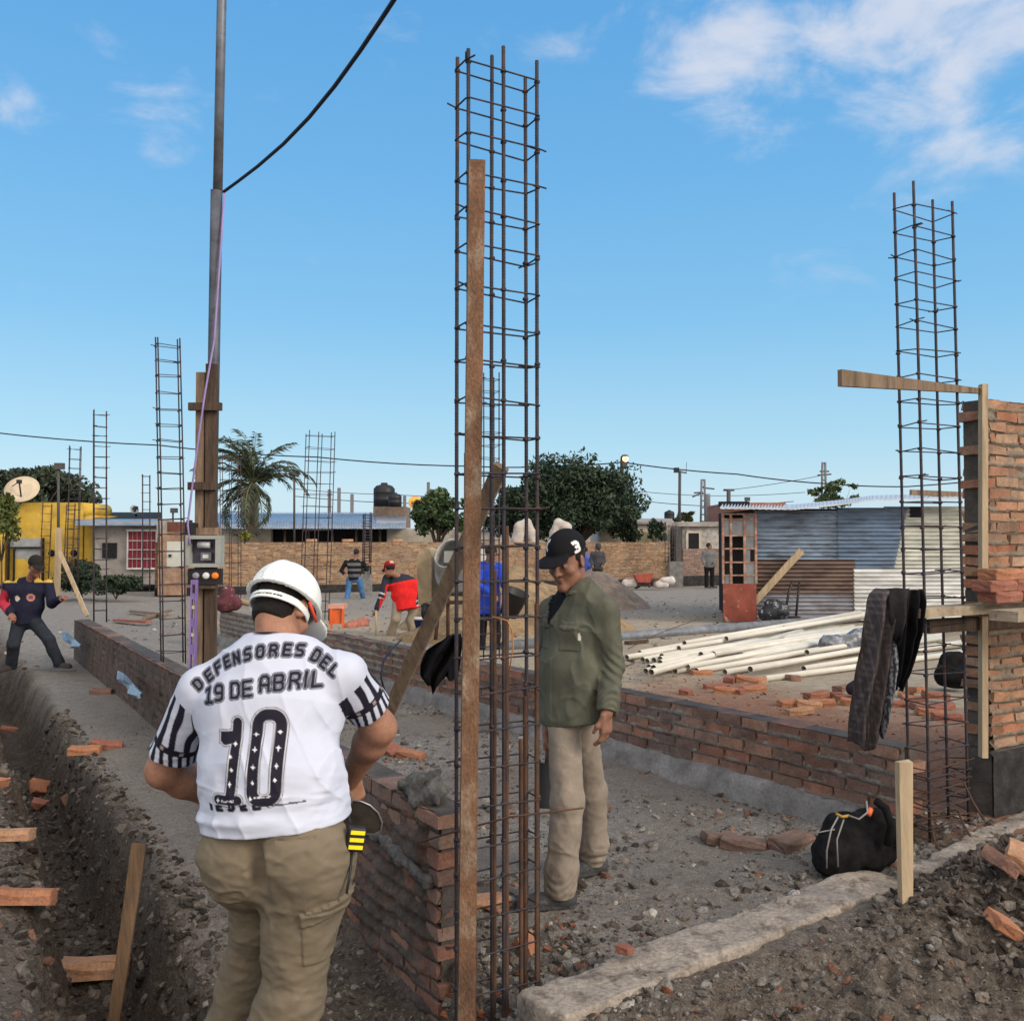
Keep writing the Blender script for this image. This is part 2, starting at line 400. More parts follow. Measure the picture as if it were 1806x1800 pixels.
# zones: how much sand, brick dust, dark tone and pale cement tone covers the dirt
u, v = uv_of(X, Y); sd = (X - CA.x) * CNRM.x + (Y - CA.y) * CNRM.y; cd = (X - CA.x) * CDIR.x + (Y - CA.y) * CDIR.y
n1 = fbm2(X, Y, .9, 4, 61); n2 = fbm2(X, Y, 3.7, 4, 71)
sand = sstep(.4, 1.3, sd + .5 * n1) * (1 - sstep(19, 25, Y + 3 * n1)) * sstep(-2, -.2, cd)
dust = sstep(.0, .3, sd) * (1 - sstep(2.9, 4.3, sd + .8 * n1 + .5 * n2 + .10 * cd)) * (1 - sstep(3.6, 5.6, cd + 1.0 * n1)) * sstep(-3.5, -1.5, cd)
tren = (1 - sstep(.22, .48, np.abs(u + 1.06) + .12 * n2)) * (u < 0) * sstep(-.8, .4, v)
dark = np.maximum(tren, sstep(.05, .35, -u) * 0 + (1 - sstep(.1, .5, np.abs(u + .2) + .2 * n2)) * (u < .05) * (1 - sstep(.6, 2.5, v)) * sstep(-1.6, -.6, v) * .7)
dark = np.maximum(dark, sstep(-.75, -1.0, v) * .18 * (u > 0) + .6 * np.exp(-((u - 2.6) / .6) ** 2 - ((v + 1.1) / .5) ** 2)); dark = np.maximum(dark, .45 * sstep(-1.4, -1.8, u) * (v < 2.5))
cem = np.clip((.55 + .45 * sstep(-.3, .4, n1)) * sstep(.15, .5, u) * (sd < 0) * sstep(-.75, -.4, v) * (Y < 16), 0, 1) + .9 * sstep(9, 14, Y) + .62 * (u < -.02) * sstep(-.80 - .06, -.66, u + .06 * n2) * sstep(.3, 1.2, v) * sstep(12.5, 11, Y)
c = np.stack([sand, dust, dark, np.clip(cem, 0, 1)], -1).reshape(-1, 4).astype(np.float32)
at = me.attributes.new('zone', 'FLOAT_COLOR', 'POINT'); at.data.foreach_set('color', c.ravel())
def ground_mat():
    m = bpy.data.materials.new("dirt"); m.use_nodes = True; nt = m.node_tree; N = nt.nodes; Lk = nt.links; b = N['Principled BSDF']
    b.inputs['Roughness'].default_value = .95; b.inputs['Specular IOR Level'].default_value = .15
    at = N.new('ShaderNodeAttribute'); at.attribute_name = 'zone'; sp = N.new('ShaderNodeSeparateColor'); Lk.new(at.outputs['Color'], sp.inputs[0])
    tc = N.new('ShaderNodeTexCoord')
    def noi(s, d=8, r=.65):
        n = N.new('ShaderNodeTexNoise'); n.inputs['Scale'].default_value = s; n.inputs['Detail'].default_value = d; n.inputs['Roughness'].default_value = r; Lk.new(tc.outputs['Object'], n.inputs['Vector']); return n.outputs[0]
    def mr(x, a, b_, c=0, d=1):
        n = N.new('ShaderNodeMapRange'); n.inputs['From Min'].default_value = a; n.inputs['From Max'].default_value = b_; n.inputs['To Min'].default_value = c; n.inputs['To Max'].default_value = d; Lk.new(x, n.inputs[0]); return n.outputs[0]
    def mix(f, a, bb):
        n = N.new('ShaderNodeMix'); n.data_type = 'RGBA'; Lk.new(f, n.inputs[0])
        for k, q in ((6, a), (7, bb)):
            if isinstance(q, tuple): n.inputs[k].default_value = (*q, 1)
            else: Lk.new(q, n.inputs[k])
        return n.outputs[2]
    def mul(a, bq):
        n = N.new('ShaderNodeMath'); n.operation = 'MULTIPLY'
        for k, q in enumerate((a, bq)):
            if isinstance(q, float): n.inputs[k].default_value = q
            else: Lk.new(q, n.inputs[k])
        return n.outputs[0]
    nA, nB, nC, nD, nE = noi(1.7), noi(9.), noi(42.), noi(150., 4), noi(27., 9, .72)
    col = mix(mr(nA, .35, .65), (.140, .112, .088), (.225, .188, .152))
    col = mix(mr(nB, .50, .66), col, (.080, .062, .048)); col = mix(mul(mr(nA, .50, .60), .45), col, (.095, .075, .060))
    col = mix(mul(mr(nC, .53, .66), .75), col, (.33, .30, .265)); col = mix(mul(mr(nE, .54, .62), .7), col, (.055, .044, .036))
    col = mix(mul(mr(nB, .30, .58, .25, .95), at.outputs['Alpha']), col, mix(mr(nC, .42, .62), (.37, .345, .312), (.195, .178, .158)))
    col = mix(mul(sp.outputs[0], mr(nA, .2, .55, .6, 1)), col, mix(mr(nB, .4, .65), (.43, .36, .27), (.33, .265, .185)))
    col = mix(mul(sp.outputs[1], mr(nB, .3, .5, .7, 1)), col, mix(mr(nC, .4, .62), (.30, .135, .080), (.25, .165, .115)))
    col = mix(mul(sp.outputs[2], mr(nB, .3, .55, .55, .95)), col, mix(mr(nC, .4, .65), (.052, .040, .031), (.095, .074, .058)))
    k = N.new('ShaderNodeVectorMath'); k.operation = 'SCALE'; Lk.new(col, k.inputs[0]); Lk.new(mr(nD, .3, .7, .60, 1.40), k.inputs['Scale'])
    Lk.new(k.outputs[0], b.inputs['Base Color'])
    bp = N.new('ShaderNodeBump'); bp.inputs['Strength'].default_value = 1.0; bp.inputs['Distance'].default_value = .03
    ad = N.new('ShaderNodeMath'); ad.operation = 'ADD'; Lk.new(nC, ad.inputs[0]); Lk.new(mul(nD, .45), ad.inputs[1]); Lk.new(ad.outputs[0], bp.inputs['Height']); Lk.new(bp.outputs[0], b.inputs['Normal'])
    return m
DIRT = ground_mat()
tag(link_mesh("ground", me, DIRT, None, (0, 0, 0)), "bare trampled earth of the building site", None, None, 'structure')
# ================================================================== MATERIALS
M_BRICK = mat('brick', attr=True, var=.30, scale=9, bump=.7, bscale=70, col2=(.20, .17, .145), c2=(.55, .78), fine=.18, dist=.01)
M_MORTAR = mat('mortar', (.205, .18, .155), var=.30, scale=6, bump=.9, bscale=55, col2=(.12, .10, .085), c2=(.5, .7), fine=.2, dist=.015)
M_MORTARW = mat('mortar_warm', (.215, .172, .125), var=.3, scale=6, bump=.9, bscale=60, col2=(.18, .15, .118), fine=.2, dist=.012)
M_MUD = mat('mud_render', (.092, .070, .056), var=.45, scale=7, bump=1.0, bscale=45, col2=(.15, .070, .046), c2=(.52, .64), fine=.25, dist=.02)
M_CORESHADE = mat('core_mortar_shaded', (.085, .072, .062), var=.4, scale=9, bump=.8, bscale=40)  # mortar tinted dark: shade of the wall end put into its colour
M_CEM = mat('cement', (.22, .21, .20), var=.28, scale=4, bump=.7, bscale=50, col2=(.15, .14, .13), fine=.15)
M_PALECEM = mat('pale_concrete', (.36, .305, .25), var=.25, scale=6, bump=1.0, bscale=55, col2=(.15, .12, .095), c2=(.50, .66), fine=.25)
M_BITUM = mat('bitumen', (.014, .013, .013), rough=.75, var=.5, scale=6, bump=.5, bscale=40, col2=(.035, .032, .03))
M_STEEL = mat('rebar_steel', (.034, .030, .038), rough=.6, var=.4, scale=10, col2=(.085, .043, .028), c2=(.48, .68), metal=.25, bump=.3, bscale=150, spec=.4)
M_RUST = mat('rusty_steel', (.105, .052, .031), rough=.8, var=.35, scale=7, col2=(.060, .043, .036), c2=(.48, .62), metal=.15, bump=.4, bscale=140)
M_ANGLE = mat('rusty_angle', (.165, .088, .050), rough=.8, var=.45, scale=6, col2=(.27, .205, .145), c2=(.50, .66), metal=.1, bump=.5, bscale=120, fine=.25, stretch=(1, 1, .55))
M_WOOD = mat('old_wood', (.215, .150, .098), rough=.85, var=.35, scale=14, col2=(.11, .078, .055), c2=(.5, .68), bump=.6, bscale=60, stretch=(1, 1, .12))
M_WOODD = mat('dark_wood', (.085, .056, .038), rough=.85, var=.4, scale=14, col2=(.05, .034, .026), bump=.7, bscale=60, stretch=(1, 1, .12))
M_WOODP = mat('pale_wood', (.42, .32, .205), rough=.8, var=.25, scale=14, col2=(.25, .18, .115), c2=(.55, .72), bump=.4, bscale=60, stretch=(1, 1, .12))
M_WOODH = mat('plank_wood', (.33, .265, .185), rough=.8, var=.3, scale=10, col2=(.16, .12, .085), c2=(.52, .7), bump=.4, bscale=60)
M_GALV = mat('galvanised', (.25, .27, .30), rough=.5, var=.25, scale=12, metal=.5, col2=(.15, .16, .17))
M_BLACK = mat('black_plastic', (.018, .018, .02), rough=.5, var=.2)
M_CABLE = mat('cable_black', (.012, .012, .020), rough=.6, var=.1)
PAL = [(.175, .092, .067), (.225, .105, .070), (.145, .083, .064), (.195, .12, .09), (.23, .128, .088), (.155, .098, .077), (.13, .088, .074)]
PALW = [(.32, .16, .092), (.35, .19, .11), (.28, .14, .082), (.33, .21, .135), (.26, .155, .10), (.31, .13, .07)]
def jit(c, a=.12): k = 1 + R.uniform(-a, a); return tuple(x * k for x in c)

# ================================================================== BRICK WALLS
def brick_wall(root, o, U, N, L, T, z0, z1, pal, mmort, cover, course=.075, bl=.24, jn=.014, res=.02, amp=.014, seed=0, tooth=0.0, front=.004, jv=.005):
    U, N, o = Vector(U).normalized(), Vector(N).normalized(), Vector((o[0], o[1], 0))
    b = MB(); nc = max(1, round((z1 - z0) / course)); ch = (z1 - z0) / nc
    for c in range(nc):
        s = -(bl / 2 if c % 2 else 0) + R.uniform(-.02, .02)
        while s < L:
            l = bl * R.uniform(.9, 1.06); a, e = max(s, R.uniform(-tooth, tooth) * 1), min(s + l - jn, L + R.uniform(-tooth, tooth))
            if e - a > .03:
                d0 = R.uniform(-front, front); zz = z0 + c * ch + R.uniform(-.003, .003); hh = ch - jn * R.uniform(.7, 1.1)
                J = lambda: Vector((R.uniform(-jv, jv), R.uniform(-jv, jv), R.uniform(-jv, jv)))
                q = []
                for zt in (zz, zz + hh):
                    q += [o + U * a + N * d0 + ZV * zt + J(), o + U * e + N * (d0 + R.uniform(-.003, .003)) + ZV * zt + J(), o + U * e + N * (T - .004) + ZV * zt + J(), o + U * a + N * (T - .004) + ZV * zt + J()]
                if U.cross(N).z < 0: q = [q[1], q[0], q[3], q[2], q[5], q[4], q[7], q[6]]
                b.hexa(q, col=jit(R.choice(pal)))
            s += l
    br = b.build('brickwork', M_BRICK, root)
    # mortar: one rough skin over a core, squeezing out at the joints
    ns, nz = int(L / res) + 1, max(3, int((z1 - z0 + .01) / min(res, .016)) + 1)
    s = np.linspace(.006, L - .006, ns); z = np.linspace(z0 - .01, z1 - .012, nz); SS, ZZ = np.meshgrid(s, z, indexing='ij')
    ph = ((ZZ - z0) / ch) % 1.0; dj = np.minimum(ph, 1 - ph) * ch
    jm = 1 - sstep(.008, .024, dj + .006 * fbm2(SS, ZZ, 14, 2, seed + 9))
    n = fbm2(SS, ZZ, 5.5, 5, seed, .6); n2 = fbm2(SS, ZZ, 26, 3, seed + 5, .6)
    cv = cover(SS, ZZ)
    d = -.022 + jm * (.018 + .008 * n2) + amp * 2.2 * np.maximum(n + cv, 0) + .006 * n2 * (cv > -.3)
    d = np.minimum(d, .03)
    o3, U3, N3 = np.array(o), np.array(U), np.array(N)
    V = o3 + SS[..., None] * U3 - d[..., None] * N3 + np.stack([0 * ZZ, 0 * ZZ, ZZ], -1)
    V = V.reshape(-1, 3)
    i, j = np.meshgrid(np.arange(ns - 1), np.arange(nz - 1), indexing='ij'); a = (i * nz + j).ravel()
    Fq = np.stack([a, a + nz, a + nz + 1, a + 1], 1)
    if U.cross(N).z < 0: Fq = Fq[:, ::-1]
    # core behind the skin
    core = MB(); core.box(o + U * .012 + N * .02 + ZV * (z0 - .01), U * (L - .024), N * (T - .034), ZV * (z1 - z0 - .004))
    cv_, cf_ = np.array([tuple(q) for q in core.v]), np.array(core.f)
    link_mesh('mortar', np_mesh('mortar', V, Fq, True), mmort, root)
    core.build('wall_core', M_CORESHADE, root)
    return br
# --- near left wall, its face smeared with mud and mortar
t = thing('brick_wall', 'low mud-smeared brick wall along the trench, ending at the rusty steel upright', 'wall', S(0, 0, -.3))
WA_L = 11.6
brick_wall(t, S(0, 0), VV, UV, WA_L, .18, -.42, .555, PAL, M_MUD, lambda s, z: .55 + .5 * sstep(1.6, 3.5, s) - .55 * sstep(.38, .50, z) * (1 - sstep(3, 6, s)) - .8 * (1 - sstep(0, .16, s)), seed=2, tooth=.02, res=.015, amp=.024, jn=.018)
def lump(name, parent, c, r, M, m, h=.012, nf=9, na=.03, seed=1):
    c = V3(c); f = lambda p: d_ell(p, c, r, M) + na * fbm(p * nf, 4, seed)
    k = max(r) + na + .03; return sdf_obj(name, f, c - k, c + k, h, m, parent)
wa_rot = np.array([[UX, WX, 0], [UY, WY, 0], [0, 0, 1]])
M_WETM = mat('wet_mortar', (.135, .128, .118), rough=.7, var=.4, scale=12, bump=1.0, bscale=60, col2=(.07, .062, .055), fine=.2)
lump('mortar_heap', t, S(.07, .30, .58), (.085, .17, .070), wa_rot, M_WETM, .008, 13, .075)
f = lambda p: np.minimum(d_cone(p, S(-.02, .06, .27), S(-.02, .75, .335), .022, .03, (0, 0, 1), 1.3), d_cone(p, S(-.03, .75, .335), S(-.03, 1.5, .36), .03, .018)) + .035 * fbm(p * 14, 4, 5)
sdf_obj('mortar_ledge', f, np.array(S(0, .7, .3)) - .9, np.array(S(0, .7, .3)) + .9, .011, M_WETM, t)
# --- middle wall
WC_L = (CB - CA).length
t = thing('brick_wall', 'low brick wall with a cement base, running from the backpack to the plastered far corner', 'wall', CA)
brick_wall(t, CA, CDIR, CNRM, WC_L, .18, .15, .535, PAL, M_MORTAR, lambda s, z: -.05 + .85 * sstep(4.5, 8.0, s), seed=31, tooth=.05, res=.016, amp=.014, jn=.019, jv=.006)
def skin_strip(name, parent, o, U, N, L, zb, zt, thick, m, res=.03, seed=3, slope=.05, na=.02, col=None):
    """rough cement band standing proud of a wall foot"""
    ns, nz = int(L / res) + 1, max(4, int((zt - zb) / .03)); s = np.linspace(0, L, ns); z = np.linspace(0, 1, nz)
    SS, QQ = np.meshgrid(s, z, indexing='ij'); top = zt + .03 * fbm2(SS, 0 * SS, 2.2, 3, seed)
    ZZ = zb + QQ * (top - zb); d = thick + slope * (1 - QQ) + na * fbm2(SS, ZZ, 7, 4, seed + 2)
    d[:, -1] = -.02
    o3, U3, N3 = np.array((o[0], o[1], 0)), np.array(U), np.array(N)
    V = (o3 + SS[..., None] * U3 - d[..., None] * N3 + np.stack([0 * ZZ, 0 * ZZ, ZZ], -1)).reshape(-1, 3)
    i, j = np.meshgrid(np.arange(ns - 1), np.arange(nz - 1), indexing='ij'); a = (i * nz + j).ravel()
    Fq = np.stack([a, a + nz, a + nz + 1, a + 1], 1)
    if Vector(U).cross(Vector(N)).z < 0: Fq = Fq[:, ::-1]
    return link_mesh(name, np_mesh(name, V, Fq, True), m, parent)
skin_strip('cement_base', t, CA, CDIR, CNRM, WC_L, -.08, .165, .02, M_CEM, slope=.08)
# --- far left end piece joining the two low walls
e0 = S(0, WA_L - .05); e1 = CB
# --- tall wall at the right
FO = P(1743, 955, 5.6); FO.z = 0
t = thing('brick_wall', 'tall orange brick wall with a raw end and a black tarred base, behind the scaffold planks', 'wall', FO)
FTOP = P(1743, 699, 5.6).z
brick_wall(t, FO, UV, VV, 2.6, .17, .47, FTOP, PALW, M_MORTARW, lambda s, z: .10 + .10 * np.sin(3 * z), seed=55, tooth=.03, res=.010, amp=.013, course=.066, bl=.225, front=.008, jn=.019, jv=.007)
b = MB(); b.box(FO + UV * .006 + VV * .004 + ZV * -.15, UV * 2.55, VV * .16, ZV * .605); b.build('wall_foot', M_CORESHADE, t)
skin_strip('tarred_base', t, FO - UV * .015, UV, VV, 2.6, -.15, .47, .022, M_BITUM, slope=.0, na=.018)
a = P(1734, 678, 5.52); c = P(1734, 1335, 5.52)
b = MB(); b.bar(c, a, .034, .05, (0, 1, 0)); tag(b.build('timber_post', M_WOODP), 'thin pale upright timber guide at the corner of the tall brick wall', 'timber')
# --- footing beam across the front
def beam_part(pts, wd, zt, seed, h=.016):
    def f(p):
        d = None
        for (a, b_) in zip(pts[:-1], pts[1:]):
            a3, b3 = Vector((*a, 0)), Vector((*b_, 0)); u = (b3 - a3).normalized(); n = Vector((-u.y, u.x, 0)); L = (b3 - a3).length
            M = np.array([[u.x, n.x, 0], [u.y, n.y, 0], [0, 0, 1]]); c = (a3 + b3) / 2 + ZV * (zt - .13)
            e = d_box(p, c, (L / 2 + .03, wd / 2, .13), M, .006); d = e if d is None else np.minimum(d, e)
        return d + .016 * fbm(p * 2.6, 2, seed) + .016 * fbm(p * 13, 4, seed + 4, .6)
    lo, hi = bounds([(*q, zt - .27) for q in pts] + [(*q, zt) for q in pts], .25)
    return f, lo, hi, h
g = [G(958, 1775, .01), G(1180, 1688, .01), G(1400, 1605, .01), G(1555, 1548, .01)]
f, lo, hi, h = beam_part([(q.x, q.y) for q in g], .27, .030, 7)
tag(sdf_obj('footing_beam', f, lo, hi, h, M_PALECEM), 'pale rough concrete footing strip crossing the front from the rusty upright to the wooden stake', 'footing')
g = [G(1622, 1528, .085), G(1720, 1480, .085), G(1840, 1424, .085)]
f, lo, hi, h = beam_part([(q.x, q.y) for q in g], .12, .085, 17)
tag(sdf_obj('footing_beam', f, lo, hi, h, M_PALECEM), 'narrow broken concrete footing strip between the wooden stake and the tarred wall base', 'footing')

# ================================================================== REBAR CAGES
def cage(name, label, base, top, U, V, lu, lv, nu, sp, rb=.007, rs=.0038, ribs=False, st_top=.06, z_first=.05, mbar=None, mst=None, jig=.004, knots=True, group='rebar column cages'):
    """base/top: near-left corner at foot and head"""
    base, top = Vector(base), Vector(top); U, V = Vector(U).normalized(), Vector(V).normalized()
    t = thing(name, label, 'rebar cage', base, group); ax = (top - base); H = ax.length; ax.normalize()
    mbar = mbar or M_STEEL; mst = mst or M_STEEL
    posn = [(i * lu / (nu - 1), k * lv) for k in (0, 1) for i in range(nu)]
    for (pu, pv) in posn:
        b = MB(); e = R.uniform(-.03, .05); bend = Vector((R.uniform(-1, 1), R.uniform(-1, 1), 0)) * jig
        if ribs:
            n = int((H + e) / .0065); q = np.linspace(0, 1, n); rr = rb * (1 + .10 * (np.arange(n) % 2))
        else:
            n = max(3, int(H / .5)); q = np.linspace(0, 1, n); rr = [rb] * n
        b.tube([base + U * pu + V * pv + ax * (H + e) * x + bend * math.sin(3 * x) for x in q], list(rr), 7 if ribs else 6)
        b.build('rebar', mbar, t)
    z = H - st_top; k = 0
    while z > z_first:
        b = MB(); o = .009; T = lambda: R.uniform(-.010, .010)
        c = [base + ax * (z + T()) + U * (-o) + V * (-o), base + ax * (z + T()) + U * (lu + o) + V * (-o), base + ax * (z + T()) + U * (lu + o) + V * (lv + o), base + ax * (z + T()) + U * (-o) + V * (lv + o)]
        path = []
        for i in range(4):       # rounded corners
            p0, p1, p2 = c[i - 1], c[i], c[(i + 1) % 4]
            path += [p1 + (p0 - p1).normalized() * .012, p1 + ((p0 - p1).normalized() + (p2 - p1).normalized()) * .0025, p1 + (p2 - p1).normalized() * .012]
        r0 = R.randrange(4) * 3; path = path[r0:] + path[:r0]
        hook = path[0] + (U * R.uniform(-1, 1) + V * R.uniform(-.5, .5)).normalized() * R.uniform(.02, .055) + ax * .01
        path = [hook] + path + [path[0] + ax * .006, path[0] + ax * .008 + (path[1] - path[0]).normalized() * .05]
        b.tube(path, rs, 5); 
        if knots:
            for (pu, pv) in posn:
                if R.random() < .8:
                    kp = base + ax * (z + R.uniform(-.006, .006)) + U * pu + V * pv
                    b.lathe(kp - ax * .010, ax, [(rb * .6, 0), (rb * 1.75, .006), (rb * 1.6, .014), (rb * .6, .020)], 6)
        b.build('stirrup', mst, t); z -= sp * R.uniform(.9, 1.1); k += 1
    return t
c0 = P(826, 955, 3.60); tp = P(826, 82, 3.60)
t = cage('rebar_cage', 'tallest nearest rebar cage, six bars, tied to the rusty steel upright', (c0.x, c0.y, -.2), (tp.x, tp.y, tp.z), UV, VV, .308, .088, 3, .138, .0072, .0036, ribs=True, mst=M_STEEL)
for (pu, pv, zt) in ((.285, .0, 1.42), (.150, .0, 1.72), (.02, .085, 2.0), (.285, .085, 1.05), (.145, .085, 1.55), (.012, .0, 1.25), (.22, .01, .9)):     # lapped starter bars
    b = MB(); n = int((zt + .2) / .0065); p0 = Vector((c0.x, c0.y, -.2)) + UV * pu + VV * pv + UV * .016
    b.tube([p0 + ZV * ((zt + .2) * i / n) for i in range(n + 1)], [.0085 * (1 + .1 * (i % 2)) for i in range(n + 1)], 7); b.build('starter_bar', M_RUST, t)
b = MB(); b.tube([P(742, 1484, 3.72), P(800, 1466, 3.66), P(900, 1440, 3.62), P(1029, 1424, 3.58)], .004, 5); b.build('loose_rod', M_RUST, t)
b = MB(); b.tube([P(868, 1087, 3.6), P(895, 1094, 3.58), P(903, 1110, 3.58), P(905, 1140, 3.58), P(899, 1180, 3.58)], .0028, 5); b.build('tie_wire', mat('orange_wire', (.42, .2, .07), var=.2), t)
# steel upright (an L-section) and the timber brace
a, c = P(842, 281, 3.42), P(823, 1800, 3.36); d = (a - c).normalized(); c = c - d * .3
b = MB(); x = Vector((1, .12, 0)).normalized(); y = Vector((-.12, 1, 0)); w_ = .058
poly = [c + x * (-w_ / 2), c + x * (w_ / 2), c + x * (w_ / 2) + y * .006, c + x * (-w_ / 2 + .006) + y * .006, c + x * (-w_ / 2 + .006) + y * .055, c + x * (-w_ / 2) + y * .055]
b.prism(poly, a - c); tag(b.build('steel_upright', M_ANGLE), 'rusty steel angle standing upright in front of the nearest rebar cage', 'steel angle')
a = P(884, 822, 3.92); c = G(655, 1322, .585)
b = MB(); b.bar(c, a, .062, .03, (0, -1, .3)); tag(b.build('timber_brace', M_WOOD), 'long grey timber brace leaning diagonally behind the rusty steel upright', 'timber')
c0 = G(1636, 1448, .03); tp = P(1611, 332, 5.28)
c0 = Vector((P(1640, 1448, 5.28).x, 5.28, -.05))
cage('rebar_cage', 'rebar cage with closely spaced lower ties beside the tall orange brick wall', c0, tp, UV, VV, .345, .125, 2, .137, .0078, .0036, st_top=.09, jig=.006)
t2 = bpy.data.objects['rebar_cage.001']
for i in range(9):                      # closer ties at the foot
    b = MB(); z = .05 + i * .052 + R.uniform(-.01, .01); o = .012; k = R.uniform(-.03, .03)
    q = [c0 + UV * (-o) + VV * (-o) + ZV * z, c0 + UV * (.355 + k) + VV * (-o) + ZV * (z + R.uniform(-.02, .03)), c0 + UV * .355 + VV * .137 + ZV * (z + R.uniform(-.02, .02)), c0 + UV * (-o) + VV * .137 + ZV * z]
    b.tube(q + [q[0]], .0036, 5); b.build('stirrup', M_RUST, t2)
for (px, py, qx, qy) in ((1640, 1440, 1655, 1500), (1690, 1430, 1712, 1475), (1700, 1380, 1735, 1445)):
    b = MB(); a = P(px, py, 5.35); c = P(qx, qy, 5.2); b.tube([a, a + (c - a) * .5 + UV * -.01, c], .006, 6); b.build('bent_bar', M_RUST, t2)
def cage_px(label, bx, by, tx, ty, Y, lu, lv, nu, sp, rb, rs, knots=False, m=None, H=None):
    b0 = P(bx, by, Y); t0 = P(tx, ty, Y)
    return cage('rebar_cage', label, b0, t0, UV, VV, lu, lv, nu, sp, rb, rs, mbar=m, mst=m, knots=knots, jig=.01)
cage_px('slender four-bar rebar cage standing on the muddy wall, left of the meter box', 288, 1172, 278, 596, 9.0, .20, .10, 2, .150, .0075, .004, True)
cage_px('narrow rebar cage on the far end of the muddy wall, beside the man in navy', 166, 1098, 166, 724, 13.9, .17, .05, 2, .15, .008, .0045)
cage_px('short rebar cage above the yellow house, left of the narrow cage', 118, 1030, 124, 786, 19, .20, .16, 2, .2, .009, .005)
cage_px('distant rebar cage above the grey house, between its dark opening and red window', 252, 1040, 252, 836, 28, .2, .1, 2, .25, .011, .007)
cage_px('wide six-bar rebar cage left of the man in the striped jumper', 534, 1096, 546, 761, 16.6, .46, .18, 3, .21, .0085, .0045)
cage_px('rebar cage on the middle wall, seen through the nearest cage', 853, 1160, 853, 657, 10.7, .20, .12, 2, .15, .0075, .004)
cage_px('rebar cage half hidden by the palm tree', 392, 1062, 392, 802, 21, .40, .2, 3, .24, .009, .005)
cage_px('rusty rebar cage in front of the yellow house wall, nearest its satellite dish', 70, 1020, 76, 888, 26, .22, .12, 2, .2, .010, .006, m=M_RUST)
cage_px('rusty rebar cage in front of the yellow house, nearest the grey house', 112, 1020, 118, 888, 27, .22, .12, 2, .22, .010, .006, m=M_RUST)
cage_px('dark tightly tied rebar column against the far brick wall, behind the striped man', 642, 1012, 644, 905, 30.3, .22, .12, 2, .09, .02, .012)
cage_px('rebar cage rising from the grey concrete stub at the end of the far wall', 1179, 992, 1180, 925, 36.2, .34, .2, 3, .17, .012, .008)
# grey concrete stub columns
for (px, y0, y1, w, Y, lab) in ((1191, 990, 1040, 24, 36.3, 'grey concrete stub column at the right end of the far brick wall'), (648, 1000, 1055, 15, 30.6, 'grey concrete stub column against the far wall behind the striped man')):
    a = P(px, y1 + 3, Y); c = P(px, y0, Y); ww = w / F * Y; b = MB(); b.bar(a, c, ww, ww, (0, 1, 0)); tag(b.build('concrete_column', M_CEM), lab, 'column')

# ================================================================== SCAFFOLD, STAKES, BOARDS
a = P(1622, 1080, 5.12)
b = MB(); b.box(a + UV * 0 - VV * .0 + ZV * -.03, UV * 2.3, VV * .15, ZV * .05); tag(b.build('scaffold_plank', M_WOODH), 'longer pale scaffold plank reaching past the rebar cage', 'plank', )
a2 = P(1738, 1083, 5.16)
b = MB(); b.box(a2 - VV * .02 + ZV * -.030, UV * 2.0, VV * -.16, ZV * .055); tag(b.build('scaffold_plank', M_WOODH), 'shorter pale scaffold plank in front of the tall brick wall', 'plank')
a3 = P(1640, 1090, 5.30)
b = MB(); b.box(a3 + ZV * -.085, UV * 2.2, VV * .05, ZV * .075); tag(b.build('scaffold_ledger', M_WOODD), 'dark timber ledger under the scaffold planks', 'timber')
a, c = P(1481, 667, 4.95), P(1738, 691, 5.56); d = (c - a).normalized(); n = Vector((d.y, -d.x, 0)).normalized()
b = MB(); n0, n1_ = n * .014, n * .012
b.hexa([a - ZV * .042 - n0, c - ZV * .012 - n1_, c - ZV * .012 + n1_, a - ZV * .042 + n0, a + ZV * .045 - n0, c + ZV * .014 - n1_, c + ZV * .014 + n1_, a + ZV * .045 + n0])
tag(b.build('cross_board', M_WOOD), 'split grey board tied level across the right-hand rebar cage, against the sky', 'board')
def stake(px, py, qx, qy, w, d, label, m, z=None):
    c = onG(qx, qy); c.z -= .1; Y = c.y; a = P(px, py, Y)
    b = MB(); x = Vector((1, .2, 0)).normalized(); y = Vector((-.2, 1, 0)).normalized(); q = []
    for p, k in ((c, .75), (a, 1.0)):
        q += [p - x * w / 2 * k - y * d / 2, p + x * w / 2 * k - y * d / 2, p + x * w / 2 * k + y * d / 2, p - x * w / 2 * k + y * d / 2]
    q[4] = q[4] + ZV * R.uniform(-.01, .01); q[6] = q[6] + ZV * R.uniform(-.012, .012)
    b.hexa(q); return tag(b.build('wooden_stake', m), label, 'stake')
stake(1594, 1343, 1597, 1592, .068, .035, 'pale wooden stake standing between the black backpack and the gravel heap', M_WOODP)
stake(246, 1487, 192, 1830, .066, .04, 'brown wooden stake leaning in the trench behind the man in white', mat('stake_wood', (.175, .108, .062), rough=.85, var=.35, scale=14, col2=(.10, .065, .042), bump=.6, bscale=60, stretch=(1, 1, .12)))
a, c = P(104, 930, 13.4), P(100, 1062, 13.4); b = MB(); b.bar(c, a, .075, .04, (0, 1, 0)); tag(b.build('wooden_stake', M_WOODP), 'pale upright post behind the man in navy', 'stake')
a, c = P(105, 972, 13.3), P(154, 1086, 13.0); b = MB(); b.bar(c, a, .05, .03, (0, 1, 0)); tag(b.build('timber_brace', M_WOODP), 'thin pale brace sloping from the upright post beside the man in navy', 'timber')
a, c = P(1414, 970, 19.7), onG(1298, 1097); b = MB(); b.bar(c, a, .14, .05, (0, 1, 0)); tag(b.build('leaning_board', M_WOODP), 'pale board leaning against the corrugated shed', 'board')

